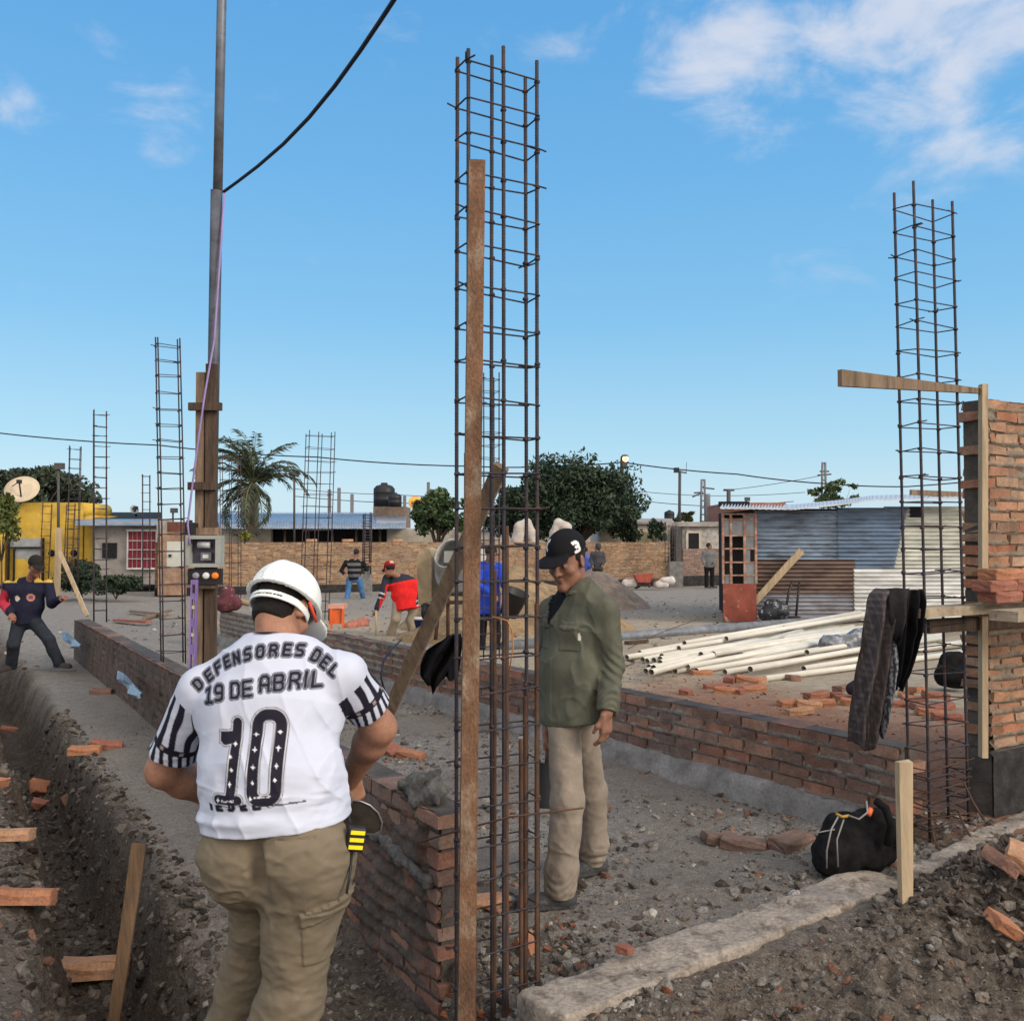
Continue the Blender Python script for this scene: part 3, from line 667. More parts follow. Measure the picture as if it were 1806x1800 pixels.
# ================================================================== LOOSE BRICKS
def brick_mesh(seed, broken=0.0):
    rr = random.Random(seed); bm = bmesh.new(); bmesh.ops.create_cube(bm, size=1)
    for v in bm.verts: v.co = Vector((v.co.x * .24, v.co.y * .118, (v.co.z + .5) * .06))
    if broken:
        bmesh.ops.bisect_plane(bm, geom=bm.verts[:] + bm.edges[:] + bm.faces[:], plane_co=(.12 - .24 * broken, 0, .03), plane_no=Vector((1, rr.uniform(-.5, .5), rr.uniform(-.5, .5))), clear_outer=True)
        bmesh.ops.holes_fill(bm, edges=[e for e in bm.edges if e.is_boundary])
    bmesh.ops.bevel(bm, geom=bm.edges[:], offset=.004, segments=1, affect='EDGES')
    bmesh.ops.subdivide_edges(bm, edges=[e for e in bm.edges if e.calc_length() > .03], cuts=2, use_grid_fill=True)
    for v in bm.verts: v.co += Vector((rr.uniform(-1, 1), rr.uniform(-1, 1), rr.uniform(-1, 1))) * .0042
    me = bpy.data.meshes.new('brick'); bm.to_mesh(me); bm.free(); return me
def brick_mat(name, c): return mat(name, c, rough=.9, var=.28, scale=11, bump=.7, bscale=90, col2=tuple(x * .55 + .06 for x in c), c2=(.52, .72), fine=.15, dist=.008)
BM = [brick_mesh(1), brick_mesh(2), brick_mesh(3, .35), brick_mesh(4, .55), brick_mesh(5, .2)]
BMAT = [brick_mat('brick_orange', (.36, .155, .080)), brick_mat('brick_red', (.27, .105, .068)), brick_mat('brick_dull', (.22, .12, .088)), brick_mat('brick_brown', (.165, .105, .08)), brick_mat('brick_pale', (.40, .22, .125))]
BK = {}
def brick(loc, yaw, tilt=(0, 0), kind=0, m=0, s=1.0, label=None, group=None):
    key = (kind, m)
    if key not in BK:
        me = BM[kind].copy(); me.materials.append(BMAT[m]); o = bpy.data.objects.new('brick', me); BK[key] = o
    else: o = BK[key].copy()
    COL.objects.link(o); o.location = loc; o.rotation_euler = (tilt[0], tilt[1], yaw); o.scale = (s, s, s)
    for k in ('label', 'group'):
        if k in o: del o[k]
    return tag(o, label, 'brick', group)
def brick_px(px, py, yaw, label, kind=0, m=0, s=1.0, tilt=(0, 0), dz=0.0, group=None):
    g = onG(px, py); g.z += dz - .004; return brick(g, rad(yaw), tuple(rad(q) for q in tilt), kind, m, s, label, group)
for a in [(40, 1598, 8, 'big orange brick lying flat at the left edge, above the trench', 0, 0, 1.12, (-14, 4), .015),
          (166, 1728, 14, 'large pale orange brick lying flat beside the brown stake', 0, 4, 1.42, (-10, 3), .02),
          (18, 1480, 4, 'orange brick half cut by the left edge, higher up the spoil bank', 0, 4, 1.0, (-8, 0), .0),
          (74, 1398, 60, 'orange brick chunk standing on edge on the spoil bank', 2, 0, 1.1, (50, 20), .03),
          (112, 1425, 115, 'tilted orange brick leaning on the trench edge', 0, 2, .95, (60, 25), .02),
          (78, 1425, 20, 'small broken brick between two tilted ones at the trench', 3, 1, .9, (10, 20), .0),
          (8, 1345, 30, 'pale brick stood on end at the left edge of the spoil', 2, 4, 1.3, (20, 30), .02),
          (6, 1392, -10, 'small brick piece by the left edge under the pale brick', 3, 0, 1.0, (0, 0), 0),
          (20, 1288, 20, 'dark red brick on the bank far up the trench', 0, 1, 1.0, (5, 10), 0),
          (150, 1328, 10, 'left brick of a pair lying on the clay ledge', 0, 0, 1.0, (0, 0), 0),
          (188, 1318, 16, 'right brick of a pair lying on the clay ledge', 0, 1, 1.0, (0, 8), 0),
          (180, 1223, 0, 'single dull brick on the clay ledge under the blue sheet', 0, 2, 1.0, (0, 0), 0),
          (725, 1336, -24, 'orange brick on the mud floor behind the muddy wall, right of the white shirt', 0, 0, .9, (4, 6), 0),
          (692, 1328, -40, 'brick shard tilted on the mud floor behind the man in white', 4, 1, 1.0, (15, 20), 0),
          (668, 1290, 15, 'brick fragment lying near the foot of the timber brace', 3, 0, 1.0, (0, 0), 0),
          (860, 1598, 10, 'pale orange brick behind the rusty upright, beside the grey boot', 0, 4, .85, (0, 0), 0),
          (1110, 1700, 50, 'small pink brick chip on the concrete footing strip', 3, 1, .5, (0, 10), .05),
          (926, 1665, 75, 'orange brick shard standing behind the cage foot', 3, 0, .7, (70, 0), .02),
          (1312, 1496, -22, 'dusty brick lying flat, left of two by the backpack', 0, 3, 1.0, (0, 4), .0),
          (1396, 1492, 38, 'dusty brick lying flat, right against the backpack', 0, 3, 1.05, (3, 0), .0),
          (1272, 1484, 10, 'dusty half brick behind the flat brick near the backpack', 2, 3, .9, (0, 10), -.01),
          (1572, 1512, -60, 'pale brick tilted between the backpack and the stake', 0, 4, .9, (0, 20), .0),
          (1768, 1552, 35, 'half brick showing in the gravel heap', 2, 2, 1.0, (20, 30), .0),
          (1797, 1535, 60, 'long pale brick on the gravel heap at the right edge', 0, 4, 1.1, (20, 0), .03),
          (1770, 1628, 20, 'orange brick chip low on the gravel heap', 4, 0, .8, (20, 30), .0),
          (1237, 1190, 8, 'orange brick lying under the white pipe ends', 0, 0, 1.0, (0, 0), 0)]:
    brick_px(a[0], a[1], a[2], a[3], a[4], a[5], a[6], a[7], a[8])
GP = 'loose bricks on the red brick dust behind the middle wall'; LP = 'loose broken red brick lying on the brick dust behind the middle wall'
for (px, py, yaw, k, m, dz) in [(1262, 1214, 5, 0, 1, 0), (1280, 1222, -10, 0, 0, 0), (1300, 1214, 20, 0, 2, 0), (1290, 1210, 60, 2, 1, .06), (1318, 1212, -14, 0, 0, .06), (1330, 1218, 8, 0, 0, 0), (1345, 1210, 30, 2, 4, .05), (1310, 1222, 40, 3, 1, 0),
                                (1395, 1245, 12, 0, 0, 0), (1425, 1246, 0, 0, 4, 0), (1450, 1243, -12, 0, 0, 0), (1440, 1238, 25, 0, 1, .05), (1410, 1258, 10, 0, 4, 0), (1448, 1231, 4, 0, 0, 0), (1480, 1231, 15, 2, 1, 0), (1495, 1236, 0, 0, 0, 0), (1488, 1226, 40, 0, 2, .05), (1505, 1243, -20, 2, 0, 0),
                                (1590, 1246, 5, 0, 1, 0), (1612, 1238, -12, 0, 0, 0), (1630, 1250, 8, 0, 2, 0), (1640, 1262, -5, 0, 0, 0), (1660, 1252, 20, 0, 1, 0), (1622, 1230, 30, 2, 0, .05), (1650, 1240, 0, 0, 1, .05), (1600, 1228, 50, 2, 4, 0), (1670, 1270, -8, 0, 1, 0), (1405, 1200, 20, 2, 2, 0), (1215, 1222, 50, 3, 1, 0)]:
    g = G(px, py, .08); g.z = hz(g.x, g.y) + dz - .004
    brick(g, rad(yaw), (rad(R.uniform(-6, 6)), rad(R.uniform(-8, 8))), k, m, 1.0, LP, GP)
q = P(1752, 1050, 5.28)
for i, (du, dz, yaw, lab, m) in enumerate([(0.14, 0, 31, 'bottom red brick of the small stack on the scaffold planks', 1), (.09, .062, 31, 'left red brick in the second layer of the stack on the planks', 1), (.335, .062, 31, 'right red brick in the second layer of the stack on the planks', 1), (.15, .124, 29, 'top red brick of the stack on the scaffold planks', 0), (.40, .0, 31, 'red brick at the right of the bottom layer on the planks', 0)]):
    o = Vector((q.x, q.y, P(1752, 1055, 5.28).z)) + UV * du + VV * .05; o.z = 1.325 + dz; brick(o, rad(yaw), (0, 0), 0, m, 1.0, lab)

# ================================================================== PIPES 
M_PVC = mat('white_pvc', (.58, .55, .475), rough=.4, var=.10, scale=3, col2=(.55, .50, .40), c2=(.58, .78), spec=.4)
M_PVCIN = mat('pvc_inside', (.40, .36, .29), rough=.6, var=.1)
GPP = 'white plastic pipes in a loose pile'; LPP = 'white plastic pipe in the loose pile on pale sand'
PIPES = [(1105, 1159, 1500, 1092, .06, .06, None), (1128, 1151, 1530, 1080, .06, .10, None), (1133, 1163, 1545, 1085, .06, .06, None), (1153, 1164, 1560, 1090, .06, .08, None), (1167, 1157, 1550, 1098, .12, .12, None),
         (1144, 1176, 1580, 1100, .06, .06, 'white pipe with the leftmost low open end, nearest the green shirt'), (1178, 1180, 1600, 1103, .06, .06, None), (1190, 1183, 1640, 1098, .06, .14, None), (1228, 1183, 1640, 1110, .06, .06, None),
         (1207, 1134, 1560, 1072, .15, .30, None), (1197, 1143, 1600, 1075, .12, .25, None), (1236, 1154, 1650, 1085, .16, .20, None), (1258, 1153, 1690, 1083, .16, .20, None), (1281, 1126, 1620, 1068, .18, .34, None),
         (1383, 1107, 1700, 1060, .22, .34, 'highest white pipe, lying across the top of the pile'), (1278, 1185, 1690, 1120, .06, .06, None), (1323, 1180, 1700, 1112, .10, .10, None), (1349, 1197, 1700, 1150, .06, .06, 'nearest white pipe, lying alone on the sand in front of the pile'), (1417, 1179, 1720, 1128, .06, .06, None)]
RP = random.Random(12)
for i in range(14):
    x = RP.uniform(1130, 1430); PIPES.append((x, 1184 - .10 * (x - 1130) + RP.uniform(-26, 6), x + RP.uniform(300, 420), RP.uniform(1082, 1118), RP.uniform(.04, .14), RP.uniform(.05, .16), None))
for (ax_, ay, bx, by, za, zb, lab) in PIPES:
    a = G(ax_, ay, .06 + za); c = G(bx, by, .06 + zb); d = (c - a); d = d.normalized() * min(d.length, 5.9); c = a + d
    t = thing('plastic_pipe', lab or LPP, 'pipe', a, GPP)
    n = d.normalized(); rr = .039
    b = MB(); b.lathe(a, n, [(rr - .004, .05), (rr - .004, 0), (rr, 0), (rr, d.length), (rr - .004, d.length)], 14); b.build('pipe_wall', M_PVC, t)
    b = MB(); b.lathe(a + n * .001, n, [(rr - .0045, .0), (rr - .0045, .5), (0.001, .52)], 12); b.build('pipe_bore', M_PVCIN, t)
M_GREYP = mat('grey_pipe', (.13, .145, .165), rough=.45, var=.25, scale=5, col2=(.20, .20, .20))
a, c = G(888, 1140, .13), G(1512, 1089, .10); b = MB(); n = (c - a).normalized()
b.lathe(a, n, [(.001, .04), (.075, .03), (.08, 0), (.085, 0), (.085, (c - a).length), (.001, (c - a).length)], 18)
for k in (1.2, 4.1): b.lathe(a + n * k, n, [(.085, 0), (.09, .004), (.09, .03), (.085, .034)], 18)
tag(b.build('grey_pipe', M_GREYP), 'long thick grey pipe lying behind the white pipes', 'pipe')
for (px, py, qx, qy, lab) in ((1105, 1137, 1140, 1134, 'short dark timber offcut on the sand by the grey pipe'),):
    a, c = onG(px, py), onG(qx, qy); b = MB(); b.bar(a + ZV * .03, c + ZV * .03, .1, .05); tag(b.build('timber_offcut', M_WOODD), lab, 'timber')
def wire(name, pts, r, m, label, cat='wire'):
    b = MB(); b.tube(pts, r, 6); return tag(b.build(name, m), label, cat)
wire('thin_wire', [onG(1100, 1165) + ZV * .02, onG(1115, 1160) + ZV * .03, onG(1118, 1172) + ZV * .02, onG(1104, 1178) + ZV * .02], .006, M_RUST, 'small loop of thin wire on the sand by the white pipe ends')
wire('thin_wire', [onG(1108, 1146) + ZV * .02, onG(1160, 1135) + ZV * .15, onG(1190, 1128) + ZV * .2, onG(1230, 1112) + ZV * .2], .006, M_RUST, 'thin bent rod lying between the grey pipe and the white pipes', 'rod')
wire('hose', [P(680, 1225, 8.6), P(672, 1195, 8.5), P(676, 1165, 8.6), P(690, 1145, 9.0), P(708, 1128, 10.4)], .010, M_CABLE, 'thin black hose hanging over the plastered face of the middle wall', 'hose')
# blue sheet scraps on the muddy wall
M_BLUE = mat('blue_sheet', (.16, .25, .36), rough=.4, var=.35, scale=9, col2=(.32, .36, .38))
def scrap(pts, label):
    b = MB(); n = len(pts); P_ = [Vector(p) for p in pts]; b.smooth = True
    vs = []; nx_ = 10; ny_ = 5
    for i in range(nx_ + 1):
        for j in range(ny_ + 1):
            s, q = i / nx_, j / ny_; p = P_[0].lerp(P_[1], s).lerp(P_[3].lerp(P_[2], s), q)
            vs.append(p - UV * (.02 + .03 * math.sin(7 * s + 3 * q) * q) + ZV * .02 * math.sin(9 * q + 5 * s))
    k = len(vs); vs += [v - UV * .004 for v in vs]
    fs = []
    for i in range(nx_):
        for j in range(ny_):
            a = i * (ny_ + 1) + j; f = (a, a + 1, a + ny_ + 2, a + ny_ + 1); fs += [f, tuple(x + k for x in f[::-1])]
    b.add(vs, fs); return tag(b.build('plastic_sheet', M_BLUE), label, 'plastic sheet')
scrap([P(212, 1182, 9.6) , P(258, 1220, 8.5), P(250, 1232, 8.45), P(214, 1202, 9.5)], 'scrap of blue plastic sheet stuck to the muddy wall beside the white shirt')
scrap([P(112, 1112, 13.2), P(150, 1136, 12.3), P(140, 1142, 12.2), P(118, 1132, 12.9)], 'blue-grey plastic sheet by the foot of the man in navy')
# timber rubble on the raised floor between the walls
for (px, py, qx, qy, w, lab) in ((232, 1082, 288, 1090, .12, 'dirty board lying flat in the rubble below the red window'), (205, 1098, 262, 1104, .16, 'reddish board lying in the rubble left of the meter post'), (255, 1095, 300, 1083, .10, 'grey plank lying across the rubble below the meter post')):
    a, c = onG(px, py), onG(qx, qy); b = MB(); b.bar(a + ZV * .06, c + ZV * .09, w, .05); tag(b.build('loose_board', M_WOOD if 'reddish' not in lab else BMAT[1]), lab, 'board')
# ================================================================== PEOPLE
SKIN = mat('skin', attr=True, rough=.62, var=.20, scale=22, bump=.3, bscale=160, spec=.28, fine=.10, dist=.004)
CLOTH = mat('cloth', attr=True, rough=.92, var=.14, scale=16, bump=.35, bscale=380, spec=.12, fine=.07, dist=.003)
CLOTHD = mat('dusty_cloth', attr=True, rough=.95, var=.18, scale=9, bump=.4, bscale=330, spec=.1, fine=.1, col2=(.34, .30, .25), c2=(.58, .80), dist=.003)
HAIRM = mat('hair', (.016, .012, .010), rough=.6, var=.4, scale=90, bump=.8, bscale=260)
HATM = mat('hard_hat_shell', (.78, .80, .76), rough=.32, var=.05, scale=8, spec=.5, col2=(.60, .60, .56), c2=(.6, .8))
BOOTM = mat('boot_leather', (.045, .045, .048), rough=.7, var=.4, scale=14, col2=(.13, .12, .11), c2=(.55, .72), bump=.5, bscale=120)
def nrm(v): v = V3(v); return v / np.linalg.norm(v)
def frame(fwd, up):
    f = nrm(fwd); u = V3(up); u = nrm(u - f * (u @ f)); r = np.cross(f, u); return np.stack([r, f, u], 1)     # columns right, forward, up
def polyd(u, v, segs):
    d = None
    for pl in segs:
        for a, b in zip(pl[:-1], pl[1:]):
            bx, by = b[0] - a[0], b[1] - a[1]; L = bx * bx + by * by + 1e-9
            t = np.clip(((u - a[0]) * bx + (v - a[1]) * by) / L, 0, 1)
            e = np.hypot(u - a[0] - t * bx, v - a[1] - t * by); d = e if d is None else np.minimum(d, e)
    return d
GL = {'D': [[(0, 0), (0, 1), (.42, 1), (.6, .8), (.6, .2), (.42, 0), (0, 0)]], 'E': [[(.58, 1), (0, 1), (0, 0), (.58, 0)], [(0, .5), (.5, .5)]], 'F': [[(.58, 1), (0, 1), (0, 0)], [(0, .5), (.5, .5)]],
      'N': [[(0, 0), (0, 1), (.6, 0), (.6, 1)]], 'S': [[(.6, 1), (.14, 1), (0, .86), (0, .62), (.12, .5), (.48, .5), (.6, .38), (.6, .14), (.46, 0), (0, 0)]],
      'O': [[(.14, 0), (0, .15), (0, .85), (.14, 1), (.46, 1), (.6, .85), (.6, .15), (.46, 0), (.14, 0)]], 'R': [[(0, 0), (0, 1), (.45, 1), (.6, .87), (.6, .62), (.45, .5), (0, .5)], [(.33, .5), (.6, .2), (.6, 0)]],
      'L': [[(0, 1), (0, 0), (.58, 0)]], 'A': [[(0, 0), (0, .82), (.16, 1), (.44, 1), (.6, .82), (.6, 0)], [(0, .42), (.6, .42)]],
      'B': [[(0, 0), (0, 1), (.45, 1), (.58, .88), (.58, .63), (.47, .52), (.6, .40), (.6, .12), (.47, 0), (0, 0)], [(0, .52), (.47, .52)]], 'I': [[(.3, 0), (.3, 1)]],
      '1': [[(.06, .84), (.34, 1), (.34, 0)], [(.08, 0), (.6, 0)]], '9': [[(.6, .48), (.14, .48), (0, .62), (0, .86), (.14, 1), (.46, 1), (.6, .86), (.6, .14), (.46, 0), (.04, 0)]],
      '3': [[(0, 1), (.46, 1), (.6, .87), (.6, .64), (.46, .52), (.2, .52)], [(.46, .52), (.6, .4), (.6, .13), (.46, 0), (0, 0)]], 'M': [[(0, 0), (0, 1), (.3, .45), (.6, 1), (.6, 0)]]}
def glyph(u, v, ch, cx, cy, size, ang):
    """distance in the same unit as u,v to the letter's centreline; angle clockwise in degrees, v downward"""
    a = rad(ang); dx, dy = u - cx, v - cy
    x = dx * math.cos(a) + dy * math.sin(a); y = -dx * math.sin(a) + dy * math.cos(a)
    return polyd(x / size + .3, .5 - y / size, GL[ch]) * size
def hand_sdf(W, d, n, s, curl=.5, sc=1.0):
    """W wrist, d along the hand, n out of the back of the hand, s toward the thumb"""
    W, d, n, s = V3(W), nrm(d), nrm(n), nrm(s); ch = []
    M = np.stack([s, d, n], 1)
    for off, ln, r in ((.030, .072, .0088), (.010, .082, .0092), (-.010, .077, .0088), (-.029, .060, .0078)):
        p0 = W + d * .088 * sc + s * off * sc; a = curl * .7; b_ = curl * 1.7
        p1 = p0 + (d * math.cos(a) - n * math.sin(a)) * ln * .52 * sc; p2 = p1 + (d * math.cos(b_) - n * math.sin(b_)) * ln * .48 * sc
        ch += [(p0 - d * .02 * sc, p0, r * sc * 1.1, r * sc), (p0, p1, r * sc, r * sc * .95), (p1, p2, r * sc * .95, r * sc * .78)]
    t0 = W + d * .022 * sc + s * .025 * sc; t1 = W + d * .058 * sc + s * .050 * sc - n * .018 * sc; t2 = W + d * .086 * sc + s * .050 * sc - n * .034 * sc
    th = [(t0, t1, .014 * sc, .011 * sc), (t1, t2, .011 * sc, .0085 * sc)]
    def f(p):
        e = d_box(p, W + d * .048 * sc, (.041 * sc, .047 * sc, .014 * sc), M, .013 * sc)
        for c in ch: e = smin(e, d_cone(p, *c), .005)
        for c in th: e = smin(e, d_cone(p, *c), .010)
        return e
    pts = [W] + [c[1] for c in ch] + [c[1] for c in th]
    return f, pts
def head_sdf(c, M, sc=1.0):
    c = V3(c)
    def f(p):
        q = ((p - c) @ M) / sc
        d = d_ell(q, (0, -.012, .036), (.077, .098, .094))
        d = smin(d, d_ell(q, (0, .030, -.035), (.064, .066, .085)), .03)
        d = smin(d, d_cone(q, (-.045, .02, -.075), (0, .075, -.108), .024, .022), .02); d = smin(d, d_cone(q, (.045, .02, -.075), (0, .075, -.108), .024, .022), .02)
        d = smin(d, d_ell(q, (0, .078, .022), (.052, .022, .013)), .012)                                   # brow
        for s in (-1, 1):
            d = smax(d, -d_ell(q, (s * .032, .108, -.001), (.020, .022, .013)), .010)                        # socket
            d = smin(d, d_ell(q, (s * .031, .079, -.003), (.0135, .0135, .0125)), .003)
            d = smin(d, d_ell(q, (s * .047, .064, -.030), (.018, .018, .014)), .026)                         # cheekbone
            d = smin(d, d_ell(q, (s * .079, -.008, -.008), (.010, .024, .032), frame((s * .35, 1, 0), (0, -.15, 1))), .006)
            d = smax(d, -d_ell(q, (s * .090, -.003, -.006), (.006, .012, .019)), .004)
        d = smin(d, d_cone(q, (0, .090, .012), (0, .112, -.036), .0075, .0125), .010)                       # nose
        d = smin(d, d_ell(q, (-.012, .100, -.039), (.010, .010, .008)), .006); d = smin(d, d_ell(q, (.012, .100, -.039), (.010, .010, .008)), .006)
        d = smin(d, d_ell(q, (0, .094, -.067), (.019, .011, .0065)), .006); d = smin(d, d_ell(q, (0, .092, -.079), (.017, .011, .0070)), .006)
        d = smax(d, -d_ell(q, (0, .108, -.0728), (.018, .008, .0015)), .003)
        d = smin(d, d_ell(q, (0, .083, -.110), (.020, .016, .015)), .014)
        return d * sc
    def colf(v, base, dark=.8):
        q = ((v - c) @ M) / sc; C = np.tile(np.array(base, np.float32), (len(v), 1))
        def blend(m, col): 
            C[:] = C * (1 - m[:, None]) + np.array(col, np.float32) * m[:, None]
        b = np.array(base)
        lip = (1 - sstep(.8, 1.15, np.sqrt(((q[:, 0]) / .020) ** 2 + ((q[:, 2] + .073) / .015) ** 2))) * (q[:, 1] > .07)
        blend(lip * .7, b * np.array([.78, .60, .60]))
        for s in (-1, 1):
            e = np.sqrt(((q[:, 0] - s * .031) / .0125) ** 2 + ((q[:, 2] + .003) / .0052) ** 2); blend((1 - sstep(.85, 1.1, e)) * (q[:, 1] > .07) * .8, (.32, .28, .25))
            e = np.sqrt(((q[:, 0] - s * .031) / .006) ** 2 + ((q[:, 2] + .003) / .0055) ** 2); blend((1 - sstep(.85, 1.1, e)) * (q[:, 1] > .07), (.02, .012, .01))
            eb = np.sqrt(((q[:, 0] - s * .034) / .022) ** 2 + ((q[:, 2] - .021 + .15 * np.abs(q[:, 0] - s * .03)) / .0055) ** 2); blend((1 - sstep(.7, 1.1, eb)) * (q[:, 1] > .06), (.02, .014, .012))
        return C
    return f, colf
def ripple(p, a, b, t0, wd, lam, amp, seed=0, tw=.6):
    a, b = V3(a), V3(b); ba = b - a; L = np.linalg.norm(ba); n = ba / L; t = (p - a) @ n
    w = p - a - t[:, None] * n; e1 = nrm(np.cross(n, (.3, .9, .2))); e2 = np.cross(n, e1); an = np.arctan2(w @ e2, w @ e1)
    ph = t / lam + tw * np.sin(an + seed) + .5 * vnoise(p * 9 + seed, seed)
    return amp * np.sin(2 * math.pi * ph) * np.exp(-((t - t0 * L) / wd) ** 2)
def limb(p, pts, rs, k=.03):
    d = None
    for i in range(len(pts) - 1):
        e = d_cone(p, pts[i], pts[i + 1], rs[i], rs[i + 1]); d = e if d is None else smin(d, e, k)
    return d
def torso_sdf(p, st, across, k=.04):
    """st: list of (centre, half depth, half width)"""
    d = None
    for (c0, r0, w0), (c1, r1, w1) in zip(st[:-1], st[1:]):
        e = d_cone(p, c0, c1, r0, r1, across, (w0 / r0 + w1 / r1) / 2); d = e if d is None else smin(d, e, k)
    return d
def crease(p, sc, seed, rot=None, pw=3):
    q = p if rot is None else p @ np.array(rot, np.float32)
    q = q * V3(sc); q = q + .35 * np.stack([vnoise(q * .7 + 3, seed + 1), vnoise(q * .7 + 7, seed + 2), vnoise(q * .7 + 11, seed + 3)], -1)
    return np.maximum(1 - 1.6 * np.abs(vnoise(q, seed)), 0) ** pw * (.5 + .5 * vnoise(q * .45, seed + 5))
def solid(col): return lambda v: np.tile(np.array(col, np.float32), (len(v), 1))
def boot(parent, an, toe, sc, h, m=BOOTM, name='boot'):
    an, toe = V3(an), V3(toe); up = V3((0, 0, 1)); d = nrm((toe - an) * V3((1, 1, 0))); heel = V3((an[0], an[1], toe[2])) - d * .035 * sc
    def f(p):
        e = d_cone(p, heel + up * .045 * sc, V3(toe) + up * .03 * sc, .042 * sc, .034 * sc, np.cross(d, up), 1.12)
        e = smin(e, d_cone(p, heel + up * .05 * sc + d * .02 * sc, an + up * .05 * sc, .045 * sc, .045 * sc), .03)
        e = smin(e, d_cone(p, heel + up * .012 * sc, V3(toe) + up * .012 * sc, .046 * sc, .042 * sc, up, .30), .004)
        e = smax(e, -(p[:, 2] - toe[2]), .003)
        return e + .002 * np.sin(p[:, 2] * 0 + (p @ d) * 260) * (p[:, 2] < toe[2] + .018) + .003 * fbm(p * 40, 2, 3)
    lo, hi = bounds([heel, toe, an], .11 * sc); return sdf_obj(name, f, lo, hi, h, m, parent)

# ------------------------------------------------------------------ the man in the white football shirt, seen from behind
mw = thing('person', 'man in white zebra-sleeved shirt numbered 10 and white hard hat, seen from behind', 'person', (-.72, 2.95, -.25), None)
ac = nrm((.975, -.22, .02))
hemP, wai, che, upp, nek = P(484, 1462, 2.94), P(477, 1370, 2.97), P(474, 1245, 3.06), P(483, 1178, 3.10), P(490, 1128, 3.13)
hc = P(499, 1072, 3.22); HM = frame((.32, .74, -.60), (.12, .45, .90))
shA, shB = P(356, 1216, 3.10), P(606, 1192, 3.05)
cuA, cuB = P(305, 1330, 3.17), P(654, 1252, 3.13)
elA, elB = P(288, 1358, 3.19), P(668, 1282, 3.17); wrA, wrB = P(405, 1418, 3.42), P(616, 1374, 3.34)
hpA, hpB, knA, knB, anA, anB = P(428, 1535, 3.00), P(543, 1535, 2.90), P(424, 1745, 3.16), P(512, 1760, 2.92), P(360, 2000, 3.20), P(420, 2050, 2.90)
hd, hcol = head_sdf(hc, HM, 1.03)
hB, hBp = hand_sdf(wrB, (.10, .55, -.83), (.55, -.75, -.2), (-.75, -.45, -.3), .75, 1.05)
hA, hAp = hand_sdf(wrA, (.7, .6, -.4), (0, -.3, .9), (.5, -.8, 0), .8, 1.05)
def fb(p):
    d = hd(p)
    d = smin(d, d_cone(p, V3(hc) + HM @ V3((0, -.03, -.05)), V3(nek) + V3((0, .0, -.05)), .060, .072), .03)
    d = smin(d, torso_sdf(p, [(P(485, 1490, 2.94), .11, .17), (wai, .11, .17), (che, .12, .17), (upp, .08, .14)], ac), .04)
    for sh, el, wr in ((shA, elA, wrA), (shB, elB, wrB)):
        m_ = V3(el) * .72 + V3(wr) * .28
        d = smin(d, limb(p, [sh, el, m_, wr], [.060, .053, .053, .034], .03), .03)
    d = smin(d, limb(p, [P(441, 1530, 2.98), P(457, 1620, 3.06), knA, anA], [.07, .055, .048, .04]), .03); d = smin(d, limb(p, [hpB, knB, anB], [.08, .058, .045]), .03)
    return smin(smin(d, hB(p), .015), hA(p), .015)
lo, hi = bounds([hc, shA, shB, elA, elB, wrA, wrB, anA, anB] + hBp + hAp, .14)
SK1 = (.33, .165, .105)
sdf_obj('body', fb, lo, hi, .0052, SKIN, mw, lambda v: hcol(v, SK1))
# shirt
sh_st = [(hemP, .162, .234), (wai, .150, .218), (che, .152, .212), (upp, .105, .175), (nek, .07, .10)]
nA, nB = nrm(V3(cuA) - V3(shA)), nrm(V3(cuB) - V3(shB)); hn = nrm((-.105, 0, 1))
def fs(p):
    d = torso_sdf(p, sh_st, ac, .05)
    d = smin(d, d_cone(p, shA, V3(nek) - V3((0, 0, .055)), .064, .072), .05); d = smin(d, d_cone(p, shB, V3(nek) - V3((0, 0, .055)), .064, .072), .05)
    sA = smax(d_cone(p, shA, V3(cuA) + nA * .05, .070, .074), (p - V3(cuA)) @ nA, .006); sB = smax(d_cone(p, shB, V3(cuB) + nB * .05, .068, .070), (p - V3(cuB)) @ nB, .006)
    d = smin(smin(d, sA, .035), sB, .035)
    q = p @ np.array([[.80, -.10, .58], [0, 1, 0], [-.60, 0, .80]], np.float32)
    fold = fbm(np.stack([q[:, 0] * 16, q[:, 1] * 5, q[:, 2] * 4.5], -1), 3, 4); fold2 = fbm(np.stack([p[:, 0] * 5, p[:, 1] * 5, p[:, 2] * 24], -1), 3, 14)
    low = sstep(1.2, .85, p[:, 2])
    d = d + .007 * fold * (.35 + .65 * low) + .008 * fold2 * sstep(1.02, .90, p[:, 2]) * sstep(.80, .86, p[:, 2]) + .006 * fbm(p * 9, 3, 6)
    d = d - .0085 * crease(p, (9, 6, 9), 3, [[.8, 0, .6], [0, 1, 0], [-.6, 0, .8]]) * (.4 + .6 * low) * sstep(.80, .92, p[:, 2]) - .006 * crease(p, (4, 6, 17), 9) * low * sstep(.80, .88, p[:, 2]) - .005 * crease(p, (14, 8, 5), 19, [[.9, 0, -.43], [0, 1, 0], [.43, 0, .9]])
    # the tuck line above the hem
    d = d - .009 * np.exp(-((p[:, 2] - .855 - .10 * (p[:, 0] + .72)) / .016) ** 2) * sstep(.02, -.1, p[:, 0] + .62)
    d = smax(d, -((p - V3(P(350, 1470, 2.9))) @ hn), .004)
    nk = V3(nek) + V3((.0, .0, .0)); nn = nrm(V3((.06, .30, .95))); return smax(d, (p - nk - nn * .010) @ nn, .006)
def back_uv(v):
    Yb = 2.80 + (v[:, 2] - .80) * (.13 / .45); return CX + v[:, 0] * F / Yb, None
